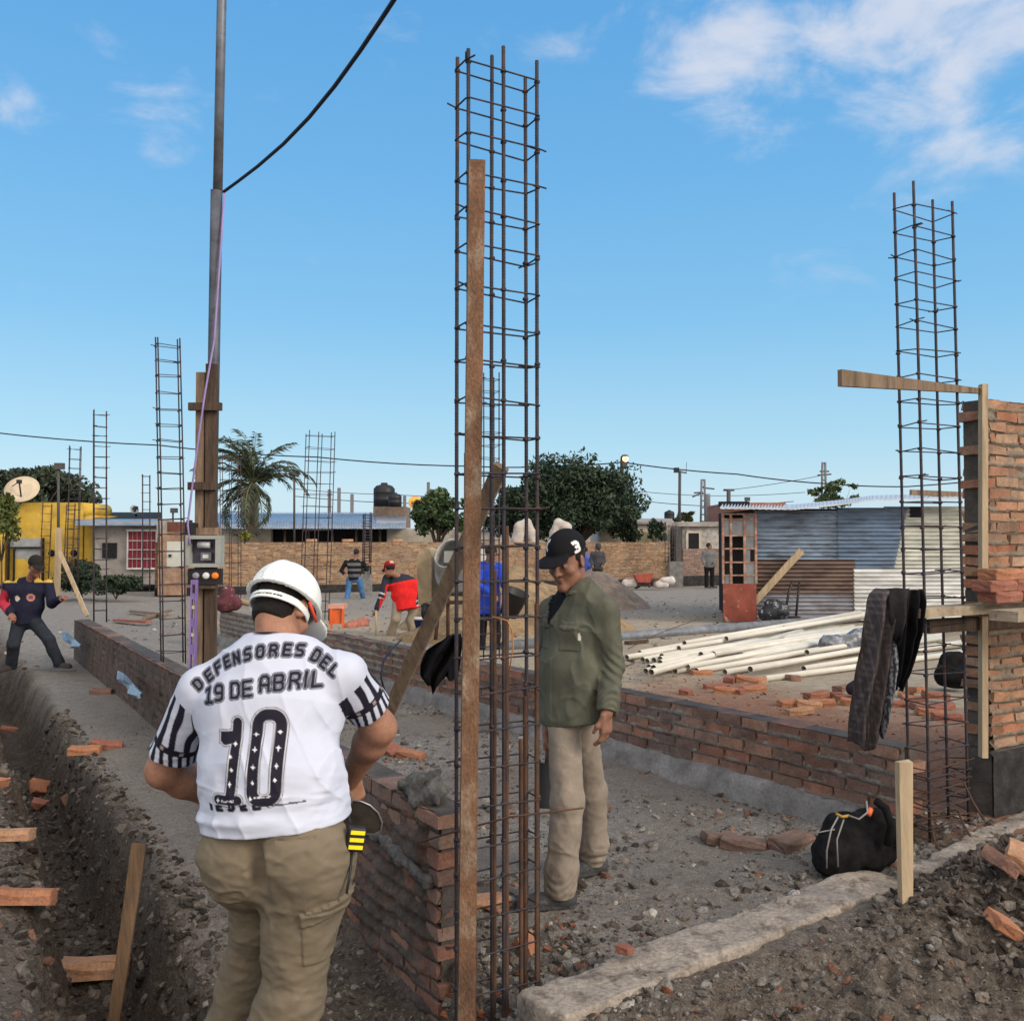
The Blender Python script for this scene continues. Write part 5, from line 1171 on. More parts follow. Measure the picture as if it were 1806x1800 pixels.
worker('man in navy, red and yellow top straddling the trench at the left edge', dict(head=(63, 998, -.1), sA=(14, 1032), sB=(86, 1030), eA=(6, 1064, .05), eB=(91, 1064, -.1), wA=(20, 1084, -.25), wB=(108, 1055, -.3), hA=(34, 1096), hB=(60, 1094), kA=(24, 1136, -.15), kB=(86, 1128, -.1), aA=(20, 1172), aB=(104, 1168)),
       12.6, (.016, .017, .034), (.022, .026, .034), skin=(.23, .10, .065), hat=(.02, .018, .016), face=(.62, -.66, -.25), h=.012, topcol=navy, legcol=lambda q: (lambda v: np.array((.024, .028, .036)) * (1 + 1.2 * np.maximum(fbm(v * 4, 3, 2), 0))[:, None]), toes=((-.2, -1), (1, -.35)))
# bent man in red
def redj(q, hip, mid, ac):
    def f(v):
        C = np.tile(np.array((.62, .022, .022), np.float32), (len(v), 1)); ax = nrm(mid - hip); t = (v - hip) @ ax; L = np.linalg.norm(mid - hip); s = (v - mid) @ ac
        dk = (.028, .03, .042); C[t > L * .93 + .05 * s] = dk
        for k, sg in (('A', -1), ('B', 1)):
            a, b_, c_ = V3(q['s' + k]), V3(q['e' + k]), V3(q['w' + k]); n = nrm(c_ - a); tt = (v - a) @ n; sd = s * sg > .27
            C[sd & (tt > -.1)] = dk; C[sd & (np.abs(tt - .28) < .012)] = (.5, .5, .52); C[sd & (np.abs(tt - .36) < .012)] = (.5, .5, .52); C[sd & (tt > .36) & ((v - a) @ V3(ac) * sg < .05)] = (.62, .022, .022)
        return C
    return f
worker('man in red and black jacket and red cap, bent over beside the mixer', dict(head=(687, 1003, -.1), sA=(682, 1019), sB=(740, 1027, .05), eA=(674, 1050, -.1), eB=(750, 1050, .05), wA=(663, 1076, -.1), wB=(742, 1068, .1), hA=(701, 1066, -.05), hB=(733, 1064), kA=(698, 1092, -.1), kB=(724, 1094), aA=(688, 1121), aB=(730, 1126)),
       16.4, (.62, .02, .02), (.27, .23, .175), .10, 1.22, hat=((.30, .015, .015), ((.55, .40, .30), -1)), face=(-.55, .75, -.35), lean=(-.2, .4, .9), h=.015, topcol=redj, toes=((-.6, .6), (-.3, .9)))
b = MB(); b.tube([P(663, 1076, 16.25), P(664, 1121, 16.2)], .02, 7); tag(b.build('shovel_handle', M_WOODP), 'pale wooden tool handle held upright by the man in the red jacket', 'tool handle')
# striped man
def strp(q, hip, mid, ac):
    def f(v):
        C = np.tile(np.array((.012, .012, .014), np.float32), (len(v), 1)); s = (v - mid) @ ac; z = (v[:, 2] - hip[2]) / (mid[2] - hip[2]); m = (np.abs(s) < .20)
        for zz in (.22, .56, .88): C[m & (np.abs(z - zz) < .075)] = (.115, .115, .125)
        return C
    return f
worker('man in black jumper with grey stripes and blue jeans, walking away near the far wall', dict(head=(629, 975), sA=(610, 991), sB=(641, 992), eA=(602, 1006), eB=(646, 1004), wA=(608, 1013, -.3), wB=(650, 998, .2), hA=(616, 1021), hB=(634, 1021), kA=(614, 1043), kB=(638, 1043, .1), aA=(610, 1066), aB=(642, 1063, .3)),
       29.0, (.012, .012, .014), (.06, .15, .32), face=(.2, .95, -.1), h=.022, topcol=strp, toes=((.2, 1), (.5, .8)), legcol=lambda q: (lambda v: np.array((.065, .155, .31)) * (1 + .6 * fbm(v * 3, 3, 2))[:, None]))
# man in blue at the mixer
worker('man in bright blue jacket behind the rusty steel upright, tipping a black bucket', dict(head=(866, 976, -.1), sA=(846, 996), sB=(880, 1000), eA=(842, 1030, -.2), eB=(890, 1030, -.1), wA=(868, 1048, -.4), wB=(896, 1052, -.2), hA=(850, 1078), hB=(872, 1078), kA=(848, 1118), kB=(874, 1120), aA=(848, 1160), aB=(874, 1162)),
       14.2, (.02, .06, .42), (.014, .014, .018), skin=(.25, .12, .09), face=(.5, .7, -.4), h=.018, toes=((.4, .9), (.5, .8)))
c = P(905, 1062, 13.9); t = thing('bucket', 'black plastic bucket tipped beside the blue jacket, seen through the nearest cage', 'bucket', c)
b = MB(); b.lathe(c, (.35, -.25, .9), [(.001, -.20), (.13, -.20), (.18, .16), (.19, .17), (.175, .16), (.125, -.18), (.001, -.18)], 20); b.build('pail', M_BLACK, t)
def far_person(label, px, pt, pb, Y, top, legs, face, hood=False, skin=(.25, .13, .09), hat=None):
    H = pb - pt; w = H * .115; y = lambda f: pt + H * f
    return worker(label, dict(head=(px, y(.065)), sA=(px - w, y(.20)), sB=(px + w, y(.20)), eA=(px - w * 1.3, y(.36)), eB=(px + w * 1.3, y(.36)), wA=(px - w * .9, y(.47), -.2), wB=(px + w * .9, y(.45), -.2), hA=(px - w * .5, y(.52)), hB=(px + w * .5, y(.52)), kA=(px - w * .55, y(.73)), kB=(px + w * .55, y(.73)), aA=(px - w * .55, y(.95)), aB=(px + w * .55, y(.95))),
                  Y, top, legs, face=face, h=.03, hood=hood, skin=skin, hat=hat, hair=not hood)
far_person('distant man in grey top and black trousers against the dull right-hand wall', 1251, 958, 1037, 35.2, (.15, .15, .15), (.012, .012, .014), (.9, -.3, 0))
far_person('distant hooded figure in dark grey behind the dirt pile', 1054, 959, 1042, 34, (.05, .05, .055), (.03, .03, .03), (-.7, .5, 0), True)
far_person('distant person in blue and white top right behind the black cap', 1033, 965, 1045, 34.5, (.08, .12, .40), (.45, .45, .48), (.3, .9, 0))
# ================================================================== FAR WALLS
M_BRICKF = mat('brick_far', attr=True, var=.30, scale=2.2, bump=.5, bscale=30, col2=(.24, .19, .14), c2=(.5, .75), fine=.1)
M_MORTF = mat('mortar_far', (.28, .225, .165), var=.4, scale=2.5, bump=.4, bscale=30)
PALF = [(.27, .155, .083), (.22, .125, .072), (.31, .19, .105), (.24, .155, .097), (.19, .118, .075)]
PALD = [(.20, .125, .095), (.17, .11, .088), (.23, .15, .115), (.19, .125, .10)]
A, B = P(274, 957, 30.3), P(1181, 956, 37.8); A.z = B.z = 0; D = (B - A); L = D.length; D = D.normalized(); Nn = Vector((-D.y, D.x, 0))
t = thing('brick_wall', 'long brown brick wall closing the far side of the site', 'wall', A)
brick_wall(t, A, D, Nn, L, .18, .22, 1.655, PALF, M_MORTF, lambda s, z: -.05 + .25 * np.sin(z * 9 + .6 * s), course=.078, bl=.26, res=.07, amp=.012, seed=81, jn=.02)
b = MB(); b.box(A - Nn * .03 + ZV * -.3, D * L, Nn * .24, ZV * .515); b.build('tarred_base', M_BITUM, t)
for px in (612, 548, 700): # loose coping bricks
    q = P(px, 953, 30.3 + (px - 274) / 907 * 7.5); brick((q.x, q.y + .1, 1.655), .4, (0, 0), 0, 4, 1.5, {612: 'loose coping brick on the far wall just left of the dark rebar column', 548: 'loose coping brick on the far wall behind the wide rebar cage', 700: 'loose coping brick on the far wall below the black water tanks'}[px])
A2, B2 = P(1205, 968, 37.2), P(1420, 968, 39.5); A2.z = B2.z = 0; D2 = (B2 - A2); L2 = D2.length; D2 = D2.normalized(); N2 = Vector((-D2.y, D2.x, 0))
t = thing('brick_wall', 'dull purplish brick wall between the concrete stub column and the shed', 'wall', A2)
brick_wall(t, A2, D2, N2, L2, .18, .35, 1.40, PALD, mat('mortar_dull', (.20, .165, .145), var=.3, scale=3), lambda s, z: .1 + 0 * s, course=.078, bl=.26, res=.08, amp=.012, seed=91, jn=.02)
b = MB(); b.box(A2 - N2 * .03 + ZV * -.3, D2 * L2, N2 * .24, ZV * .645); b.build('tarred_base', M_BITUM, t)
a = P(277, 1045, 30.0); b = MB(); b.box(P(278, 1050, 29.9), Vector((.80, .2, 0)), Vector((-.1, .4, 0)), ZV * (P(278, 938, 29.9).z - P(278, 1050, 29.9).z)); tag(b.build('brick_pier', mat('brick_pier_mat', (.27, .16, .105), var=.4, scale=5, col2=(.22, .17, .13), bump=.5)), 'orange brick pier behind the white meter cabinet', 'pier')

# ================================================================== UTILITY POLE WITH METERS
YP = 9.5
t = thing('utility_pole', 'tall grey metal pole braced by two clamped timbers, carrying the meter box', 'pole', P(368, 1255, YP))
b = MB(); b.tube([P(392, -260, YP), P(391, 0, YP), P(384, 335, YP)], .047, 12); b.build('upper_pipe', mat('pole_grey', (.155, .165, .19), rough=.5, var=.25, scale=3, metal=.3, col2=(.10, .095, .10)), t)
b = MB(); b.tube([P(382, 337, YP), P(377, 650, YP), P(366, 1255, YP)], .058, 12); b.build('lower_pipe', mat('pole_dark', (.10, .105, .125), rough=.55, var=.3, scale=3, metal=.3, col2=(.06, .06, .065)), t)
b = MB(); b.tube([P(372, 336, YP), P(396, 338, YP)], .014, 6); b.build('pipe_clamp', M_RUST, t)
b = MB(); b.bar(P(371, 1255, YP - .1), P(374, 642, YP - .1), .108, .06, (0, 1, 0)); b.build('timber', M_WOODD, t)
b = MB(); b.bar(P(350, 1255, YP - .08), P(355, 657, YP - .08), .085, .06, (0, 1, 0)); b.build('timber', M_WOOD, t)['label'] = 'lighter peeling timber'
for y, x0, x1 in ((717, 333, 391), (857, 332, 380)):
    b = MB(); b.bar(P(x0, y, YP - .16), P(x1, y, YP - .16), .05, .075, (0, 0, 1)); b.build('crosspiece', M_WOODD, t)
M_LILAC = mat('lilac_cable', (.27, .20, .42), rough=.5, var=.15)
b = MB(); b.tube([P(396, 340, YP - .02), P(390, 430, YP - .07), P(378, 600, YP - .12), P(362, 690, YP - .2), P(352, 760, YP - .18), P(340, 850, YP - .2), P(331, 925, YP - .2), P(335, 960, YP - .25)], .011, 6); b.build('cable', M_LILAC, t)
tb = thing('meter_box', 'open grey electricity meter box on the timbers of the tall pole', 'meter box', P(358, 1000, 9.3))
M_BOX = mat('box_grey', (.30, .31, .28), rough=.55, var=.15, scale=6)
p0, p1 = P(327, 1000, 9.26), P(389, 944, 9.26); w_, h_ = p1.x - p0.x, p1.z - p0.z
b = MB()
for (x, z, w, h) in ((0, 0, w_, .035), (0, h_ - .035, w_, .035), (0, .036, .035, h_ - .072), (w_ - .05, .036, .05, h_ - .072)): b.box(p0 + Vector((x, 0, z)), (w, 0, 0), (0, .13, 0), (0, 0, h))
b.build('case', M_BOX, tb)
b = MB(); b.box(p0 + Vector((.035, .10, .035)), (w_ - .085, 0, 0), (0, .025, 0), (0, 0, h_ - .07)); b.build('back_panel', mat('box_inside', (.07, .06, .085), rough=.4, var=.3), tb)
b = MB(); b.lathe(p0 + Vector((.16, .06, h_ * .70)), (1, 0, 0), [(0.001, -.06), (.034, -.06), (.034, .06), (.001, .06)], 14); b.build('meter', mat('meter_glass', (.42, .42, .42), rough=.25, var=.2), tb)
b = MB(); b.box(p0 + Vector((.13, .05, .065)), (.10, 0, 0), (0, .045, 0), (0, 0, .075)); b.build('breaker', mat('breaker_grey', (.16, .16, .17)), tb)
b = MB(); b.box(p0 + Vector((.15, .045, .085)), (.055, 0, 0), (0, .004, 0), (0, 0, .035)); b.build('breaker_label', mat('paper_white', (.6, .6, .6)), tb)
b = MB(); b.box(P(344, 943, 9.32), (.24, 0, 0), (0, .05, 0), (0, 0, .07)); tag(b.build('wood_block', M_WOOD), 'wooden block nailed on top of the meter box', 'block')
b = MB(); b.box(P(325, 943, 9.30), (.105, 0, 0), (0, .10, 0), (0, 0, .115)); b.lathe(P(334, 921, 9.33), (0, 0, 1), [(.001, 0), (.03, 0), (.03, .02), (.001, .025)], 10); tag(b.build('junction_box', M_BLACK), 'small black junction box at the upper left of the meter box', 'junction box')
ts = thing('socket_panel', 'black socket panel with orange and white plugs under the meter box', 'socket panel', P(358, 1030, 9.3))
p0 = P(331, 1031, 9.30); b = MB(); b.box(p0, (.325, 0, 0), (0, .05, 0), (0, 0, .155)); b.build('plate', M_BLACK, ts)
for px, m, nm in ((380, mat('orange_plastic', (.80, .20, .02), rough=.4, var=.1), 'orange_socket'), (364, mat('white_plastic', (.6, .6, .58), rough=.4, var=.1), 'white_socket'), (346, mat('grey_plastic', (.22, .22, .26), rough=.4), 'grey_socket')):
    b = MB(); b.lathe(P(px, 1015, 9.30), (0, -1, 0), [(.001, 0), (.034, 0), (.034, .02), (.022, .035), (.001, .03)], 12); b.build(nm, m, ts)
b = MB(); b.box(P(338, 1038, 9.28), (.24, 0, 0), (0, .05, 0), (0, 0, .03)); tag(b.build('wood_ledge', M_WOODD), 'thin dark wooden ledge below the socket panel', 'ledge')
M_PUR = mat('purple_metal', (.20, .13, .33), rough=.45, var=.2, scale=12)
tl = thing('spirit_level', 'long purple spirit level hanging upright beside the timbers of the tall pole', 'spirit level', P(337, 1185, 9.1))
a, c = P(339, 1022, 9.12), P(335, 1195, 9.08); b = MB(); b.bar(c, a, .012, .05, (0, 1, 0)); q = Vector((.045, 0, 0)); b.bar(c + q, a + q, .012, .05, (0, 1, 0)); q = q / 2
for f0, f1 in ((0, .06), (.24, .34), (.52, .60), (.80, .86), (.95, 1)): b.bar(c.lerp(a, f0) + q, c.lerp(a, f1) + q, .033, .03, (0, 1, 0))
b.build('body', M_PUR, tl)
for f_ in (.70, .42):
    b = MB(); b.bar(c.lerp(a, f_) + q, c.lerp(a, f_ + .035) + q, .03, .03, (0, 1, 0)); b.build('vial', mat('vial_yellow', (.55, .50, .25), rough=.3), tl)
tc_ = thing('meter_cabinet', 'white metal meter cabinet left of the open meter box', 'cabinet', P(305, 1000, 11.0))
b = MB(); b.box(P(294, 1001, 11.0), (.15, 0, 0), (0, .12, 0), (0, 0, .30)); b.build('door', mat('cabinet_white', (.50, .50, .44), rough=.5, var=.15), tc_); b = MB(); b.box(P(297, 982, 10.985), (.03, 0, 0), (0, .012, 0), (0, 0, .03)); b.build('latch', M_BLACK, tc_)
wire('overhead_cable', [P(395, 338, YP - .1)] + [P(395 + 300 * s, 338 - 338 * s + 70 * math.sin(math.pi * s) * .55, YP - 3.2 * s) for s in (.08, .2, .35, .5, .65, .8, .92, 1.0)] + [P(740, -70, 5.9)], .017, M_CABLE, 'thick black cable running from the pole up over the camera', 'cable')

# ================================================================== VEGETATION
def leaf_mat(name, a): return mat(name, attr=True, rough=.6, var=.12, scale=3, spec=.25)
M_LEAF = leaf_mat('leaves', 0); M_BARK = mat('bark', (.075, .058, .045), rough=.95, var=.4, scale=6, bump=.6, bscale=40)
def leaves(name, parent, centre, rad3, n, size, cols, seed, clumps=60, spread=.30, low=-1.0, aspect=2.2, fill=.55):
    rg = np.random.default_rng(seed); c = V3(centre); r3 = V3(rad3)
    d = rg.normal(size=(clumps, 3)); d /= np.linalg.norm(d, axis=1)[:, None]; d[:, 2] = np.where(d[:, 2] < low, -d[:, 2], d[:, 2])
    rr = fill + (1 - fill) * rg.random(clumps) ** .6; rr *= 1 + .22 * vnoise(d * 2.2, seed)
    cl = d * rr[:, None]; sz = spread * (.6 + .8 * rg.random(clumps))
    k = rg.integers(0, clumps, n); e = rg.normal(size=(n, 3)); e /= np.linalg.norm(e, axis=1)[:, None]
    p = cl[k] + e * (sz[k] * rg.random(n) ** .45)[:, None]; p = c + p * r3
    a = rg.normal(size=(n, 3)); a /= np.linalg.norm(a, axis=1)[:, None]; bb = np.cross(a, rg.normal(size=(n, 3))); bb /= np.linalg.norm(bb, axis=1)[:, None]
    s = size * (.6 + .8 * rg.random(n))[:, None]
    v = np.stack([p - a * s * .5, p + bb * s * .5 / aspect, p + a * s * .5, p - bb * s * .5 / aspect], 1).reshape(-1, 3)
    cc = np.array(cols, np.float32); ci = cc[(k * 7 + rg.integers(0, 2, n)) % len(cc)] * (.75 + .5 * rg.random(n))[:, None]
    return link_mesh(name, np_mesh(name, v, np.arange(n * 4).reshape(-1, 4), False, np.repeat(ci, 4, 0)), M_LEAF, parent)
def tree(label, px, pb, Y, crown_px, rx_px, rz_px, n, leaf, cols, seed, name='tree', clumps=70, spread=.3, fill=.55, trunk=.16, low=-.6):
    k = Y / F; base = P(px, pb, Y); cc = P(crown_px[0], crown_px[1], Y); base.z = -.2; rx, rz = rx_px * k, rz_px * k
    t = thing(name, label, 'tree', base); rg = random.Random(seed); b = MB()
    fork = base.lerp(cc, .55); b.tube([base, base.lerp(fork, .5) + Vector((rg.uniform(-.1, .1), 0, 0)), fork], [trunk, trunk * .85, trunk * .7], 8); b.build('trunk', M_BARK, t)
    b = MB()
    for i in range(9):
        e = cc + Vector((rg.uniform(-.75, .75) * rx, rg.uniform(-.6, .6) * rx, rg.uniform(-.5, .7) * rz)); m = fork.lerp(e, .5) + Vector((0, 0, .12 * rz)); b.tube([fork - ZV * .1, m, e], [trunk * .5, trunk * .3, trunk * .1], 6)
    b.build('limbs', M_BARK, t)
    leaves('crown', t, cc, (rx, rx * .85, rz), n, leaf, cols, seed, clumps, spread, low, fill=fill); return t
DG = [(.022, .038, .020), (.030, .050, .026), (.018, .030, .017), (.040, .062, .032), (.027, .044, .026)]
LG = [(.050, .085, .030), (.035, .062, .025), (.070, .105, .038), (.042, .075, .030), (.028, .048, .022)]
tree('big dark green broad tree behind the far brick wall, above the black cap', 1020, 965, 43, (1022, 895), 112, 82, 30000, .21, DG, 5, clumps=150, spread=.26, fill=.35, trunk=.25)
tree('dark green tree overlapping the left side of the big tree, behind the nearest cage', 915, 965, 42, (912, 908), 55, 50, 9000, .20, DG, 6, clumps=60, spread=.3, fill=.3)
tree('small brighter green tree behind the far wall, right of the orange dish', 762, 965, 40.5, (778, 910), 46, 42, 8000, .20, LG, 7, clumps=60, spread=.30, fill=.3, trunk=.12)
tree('dark tree behind the yellow house', 60, 950, 50, (58, 876), 98, 48, 12000, .30, [(.045, .058, .038), (.055, .072, .042), (.034, .046, .03)], 8, clumps=80, spread=.3, fill=.3)
tree('sparse leafy young tree behind the corrugated shed roof', 1468, 960, 33, (1472, 872), 46, 26, 900, .19, [(.06, .09, .035), (.085, .12, .05), (.045, .07, .03)], 9, clumps=30, spread=.20, fill=.15, trunk=.03, low=-1)
tree('small dark sapling before the pale house window', 1158, 965, 41, (1158, 938), 20, 20, 1200, .14, DG, 10, clumps=24, spread=.35, fill=.4, trunk=.04)
tree('low yellowish tree top on the horizon beside the lamp posts', 1209, 960, 62, (1209, 913), 16, 10, 900, .3, [(.08, .085, .03), (.06, .07, .03)], 11, clumps=14, spread=.4, fill=.3, trunk=.06)
tree('yellow-green bush at the left edge in front of the yellow house', 5, 1000, 27, (2, 915), 30, 42, 2600, .15, [(.10, .12, .03), (.075, .095, .028)], 12, name='bush', clumps=30, spread=.36, fill=.4, trunk=.03)
def shrub(label, px, py, Y, rx, rz, n, cols, seed, leaf=.11):
    k = Y / F; c = P(px, py, Y); t = thing('shrub', label, 'shrub', c - ZV * rz * k); b = MB()
    for i in range(5): b.tube([c - ZV * (rz * k + .1), c + Vector((R.uniform(-.5, .5) * rx * k, 0, R.uniform(-.2, .5) * rz * k))], .015, 5)
    b.build('stem', M_BARK, t); leaves('foliage', t, c, (rx * k, rx * k * .8, rz * k), n, leaf, cols, seed, 40, .35, -.8, fill=.3)
shrub('dark green shrub in front of the yellow house, behind the narrow cage', 140, 1016, 28.5, 36, 32, 4200, DG, 21)
shrub('low dark shrub in front of the grey house, below its dark opening', 205, 1032, 27.5, 40, 18, 3200, DG, 22)
shrub('small yellow-flowered weed clump at the foot of the palm', 432, 945, 30.0, 12, 8, 350, [(.22, .20, .02), (.07, .10, .03)], 23, .10)
# palm
t = thing('palm_tree', 'feathery palm tree behind the far wall, right of the tall pole', 'palm', P(443, 985, 36))
def palm():
    k = 36 / F; base = P(443, 990, 36); top = P(447, 856, 36); b = MB(); n = 14
    b.tube([base.lerp(top, i / n) for i in range(n + 1)], [(.26 - .08 * i / n) * (1 + .10 * (i % 2)) for i in range(n + 1)], 10); b.build('trunk', mat('palm_bark', (.10, .078, .06), rough=.95, var=.4, scale=5, bump=.7, bscale=30), t)
    rg = random.Random(4); vs, fs, cs = [], [], []
    def leaflet(p, d, L, w, col):
        s = d.cross(Vector((rg.uniform(-1, 1), rg.uniform(-1, 1), rg.uniform(-1, 1)))).normalized() * w; i = len(vs); m = p + d * L * .5
        vs.extend([p, m + s, p + d * L - ZV * L * .12, m - s]); fs.append((i, i + 1, i + 2, i + 3)); cs.extend([col] * 4)
    for f_ in range(46):
        az = rg.uniform(0, 2 * math.pi); el = rg.choice((rg.uniform(.5, 1.5), rg.uniform(.5, 1.5), rg.uniform(-.9, .5))); Lf = rg.uniform(1.9, 2.6); h = Vector((math.cos(az), math.sin(az) * .8, 0)); p = top + ZV * .1; pts = [p]
        for i in range(12):
            a = el - (1.1 + .5 * (1.35 - el)) * (i / 12) ** 1.6 * 1.15; p = p + (h * math.cos(a) + ZV * math.sin(a)) * Lf / 12; pts.append(p)
        col0 = rg.choice([(.040, .058, .034), (.055, .074, .042), (.030, .044, .028), (.07, .078, .05)])
        for i in range(2, 13):
            d = (pts[i] - pts[i - 1]).normalized(); sd = d.cross(ZV).normalized()
            for q in range(3):
                pp = pts[i - 1].lerp(pts[i], q / 3)
                for s in (-1, 1): leaflet(pp, (sd * s * .75 + d * .7 + Vector((0, 0, rg.uniform(-.55, .15)))).normalized(), rg.uniform(.38, .58) * (1.15 - .55 * i / 12), .024, jit(col0, .3))
        b = MB(); b.tube(pts, [.025 * (1 - .8 * i / 12) + .004 for i in range(13)], 5); b.build('frond_stem', mat('palm_stem', (.12, .13, .06)), t)
    me = bpy.data.meshes.new('fronds'); me.from_pydata([tuple(q) for q in vs], [], fs); at = me.attributes.new('col', 'FLOAT_COLOR', 'POINT'); c = np.ones((len(vs), 4), np.float32); c[:, :3] = cs; at.data.foreach_set('color', c.ravel()); link_mesh('fronds', me, M_LEAF, t)
palm()

# ================================================================== HOUSES BEYOND
def cbox(mb, px0, py0, px1, py1, Y, depth, **k):      # a block whose front shows between two photo corners at depth Y
    a, c = P(px0, py1, Y), P(px1, py0, Y); mb.box((a.x, Y, a.z), (c.x - a.x, 0, 0), (0, depth, 0), (0, 0, c.z - a.z), **k)
def part(name, parent, m, px0, py0, px1, py1, Y, depth):
    b = MB(); cbox(b, px0, py0, px1, py1, Y, depth); return b.build(name, m, parent)
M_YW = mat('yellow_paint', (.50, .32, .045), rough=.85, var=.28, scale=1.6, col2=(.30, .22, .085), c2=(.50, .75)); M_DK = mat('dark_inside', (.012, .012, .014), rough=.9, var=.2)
M_GREYH = mat('grey_render', (.32, .29, .265), rough=.9, var=.2, scale=1.5, col2=(.22, .2, .18)); M_PALE = mat('pale_render', (.47, .42, .34), rough=.9, var=.2, scale=1.2, col2=(.34, .30, .25))
M_ROOFB = mat('blue_roof_sheet', (.19, .25, .33), rough=.4, var=.25, scale=2, metal=.4, col2=(.34, .36, .38)); M_ROOFW = mat('light_roof_sheet', (.48, .50, .53), rough=.4, var=.2, scale=2, metal=.3); M_WHITE = mat('white_paint', (.62, .60, .57), rough=.6, var=.12)
t = thing('house', 'yellow house at the left edge with a satellite dish', 'house', P(60, 1010, 36))
part('wall', t, M_YW, -260, 886, 147, 1030, 36, 2.2); part('lean_to', t, M_YW, 147, 908, 170, 1030, 36.05, 2)
b = MB(); q = P(147, 898, 36.0); b.lathe(q + Vector((.0, 0, -.0)), (0, 1, 0), [(.001, .01), (.25, .01), (.25, 2.0), (.001, 2.0)], 16); b.build('rounded_corner', M_YW, t)
part('pilaster', t, M_YW, 0, 948, 9, 1025, 35.8, .19)
for o, (x0, y0, x1, y1) in enumerate(((12, 948, 16, 1025), (73, 948, 77, 1025), (16, 964, 73, 967), (22, 968, 25, 1025))): part('gate_frame', t, M_DK, x0, y0, x1, y1, 35.75, .08)
part('gate_panel', t, mat('grey_sheet', (.24, .25, .25), var=.3, scale=3), 16, 949, 73, 964, 35.85, .1); part('gate_panel', t, mat('grey_sheet', (.24, .25, .25)), 25, 967, 73, 985, 35.85, .1); part('gate_panel', t, M_YW, 25, 985, 73, 1025, 35.85, .1)
for px, py in ((91, 975), (130, 975)):
    b = MB(); b.lathe(P(px, py, 35.97), (0, -1, 0), [(.001, 0), (.13, 0), (.10, .03), (.001, .02)], 12); b.build('vent', M_DK, t)
def dish(label, px, py, Y, r_px, m, tilt, post):
    c = P(px, py, Y); r = r_px * Y / F; t = thing('satellite_dish', label, 'satellite dish', P(*post, Y)); ax = Vector(tilt).normalized()
    b = MB(); b.lathe(c - ax * r * .2, ax, [(.001, 0), (r * .5, r * .05), (r * .85, r * .15), (r, r * .22), (r, r * .25), (r * .5, r * .09), (.001, r * .04)], 24); b.build('reflector', m, t)
    b = MB(); f_ = c + ax * r * .75; b.tube([c - ZV * r * .8, f_], .03, 6); b.tube([c + Vector((-r * .6, 0, r * .2)), f_], .02, 6); b.cbox(f_, (.14, .14, .14)); b.build('feed_arm', M_BLACK, t)
    b = MB(); b.tube([P(*post, Y + .2), c - ax * r * .15 + Vector((0, .1, 0))], .05, 8); b.build('mast', M_BLACK, t)
dish('large beige satellite dish on the roof of the yellow house', 39, 863, 35.8, 29, mat('dish_beige', (.50, .41, .29), rough=.6, var=.1), (.15, -.75, .55), (34, 890))
dish('orange satellite dish by the black water tanks', 733, 887, 48, 13, mat('dish_orange', (.72, .36, .06), rough=.6, var=.1), (.3, -.8, .3), (738, 905))
dish('small grey satellite dish on the grey house roof', 237, 898, 38, 8, mat('dish_grey', (.30, .31, .32), rough=.6), (.6, -.6, .3), (240, 910))
t = thing('house', 'grey rendered house with a red-curtained white window, left of the meter post', 'house', P(225, 1010, 33))
part('wall', t, M_GREYH, 163, 920, 288, 1030, 33, 6); part('opening', t, M_DK, 180, 957, 205, 984, 32.93, .08)
w = part('window', t, mat('red_curtain', (.20, .015, .03), rough=.5, var=.35, scale=8), 226, 937, 275, 1001, 32.9, .05)
b = MB()
for x0, y0, x1, y1 in ((223, 933, 277, 937), (223, 1001, 277, 1004), (223, 937, 226, 1001), (274, 937, 277, 1001), (249, 937, 252, 1001)): cbox(b, x0, y0, x1, y1, 32.85, .1)
for k in range(1, 4): cbox(b, 226, 937 + 16 * k - .5, 249, 937 + 16 * k + .8, 32.86, .03); cbox(b, 252, 937 + 16 * k - .5, 274, 937 + 16 * k + .8, 32.86, .03)
for k in (1, 2): cbox(b, 226 + 7.7 * k - .5, 937, 226 + 7.7 * k + .6, 1001, 32.872, .02); cbox(b, 252 + 7.4 * k - .5, 937, 252 + 7.4 * k + .6, 1001, 32.872, .02)
b.build('frame', M_WHITE, w)
def roof(name, parent, m, px0, py0, px1, py1, Y0, Y1, th=.04, corr=0.0):
    a, b_ = P(px0, py0, Y0), P(px1, py0, Y0); d, c = P(px0, py1, Y1), P(px1, py1, Y1); b = MB(); n = 110 if corr else 1; b.smooth = bool(corr)
    for i in range(n):
        s0, s1 = i / n, (i + 1) / n; z0, z1 = corr * (i % 2), corr * ((i + 1) % 2)
        q = [a.lerp(b_, s0) + ZV * z0, a.lerp(b_, s1) + ZV * z1, d.lerp(c, s1) + ZV * z1, d.lerp(c, s0) + ZV * z0]; b.hexa([x - ZV * th for x in q] + q)
    return b.build(name, m, parent)
roof('roof', t, M_ROOFB, 133, 924, 292, 915, 32.4, 36, .05); roof('upper_roof', t, M_DK, 160, 916, 284, 903, 36.2, 41, .3)
t = thing('lean_to_shed', 'rusty dark lean-to between the grey house and the meter post', 'shed', P(305, 945, 31))
part('wall', t, mat('rust_panel', (.15, .06, .04), var=.4, scale=5), 288, 920, 322, 946, 31.5, 2); part('cap', t, M_GREYH, 276, 915, 291, 945, 31.3, .6)
t = thing('long_house', 'long low house with a blue-grey sheet roof and dark open front behind the far wall', 'house', P(560, 985, 44))
part('wall', t, M_DK, 384, 932, 682, 1000, 46, 5); part('side_wall', t, M_PALE, 682, 932, 838, 1000, 45.6, 5); part('end_wall', t, M_PALE, 384, 926, 478, 1000, 45.4, .4)
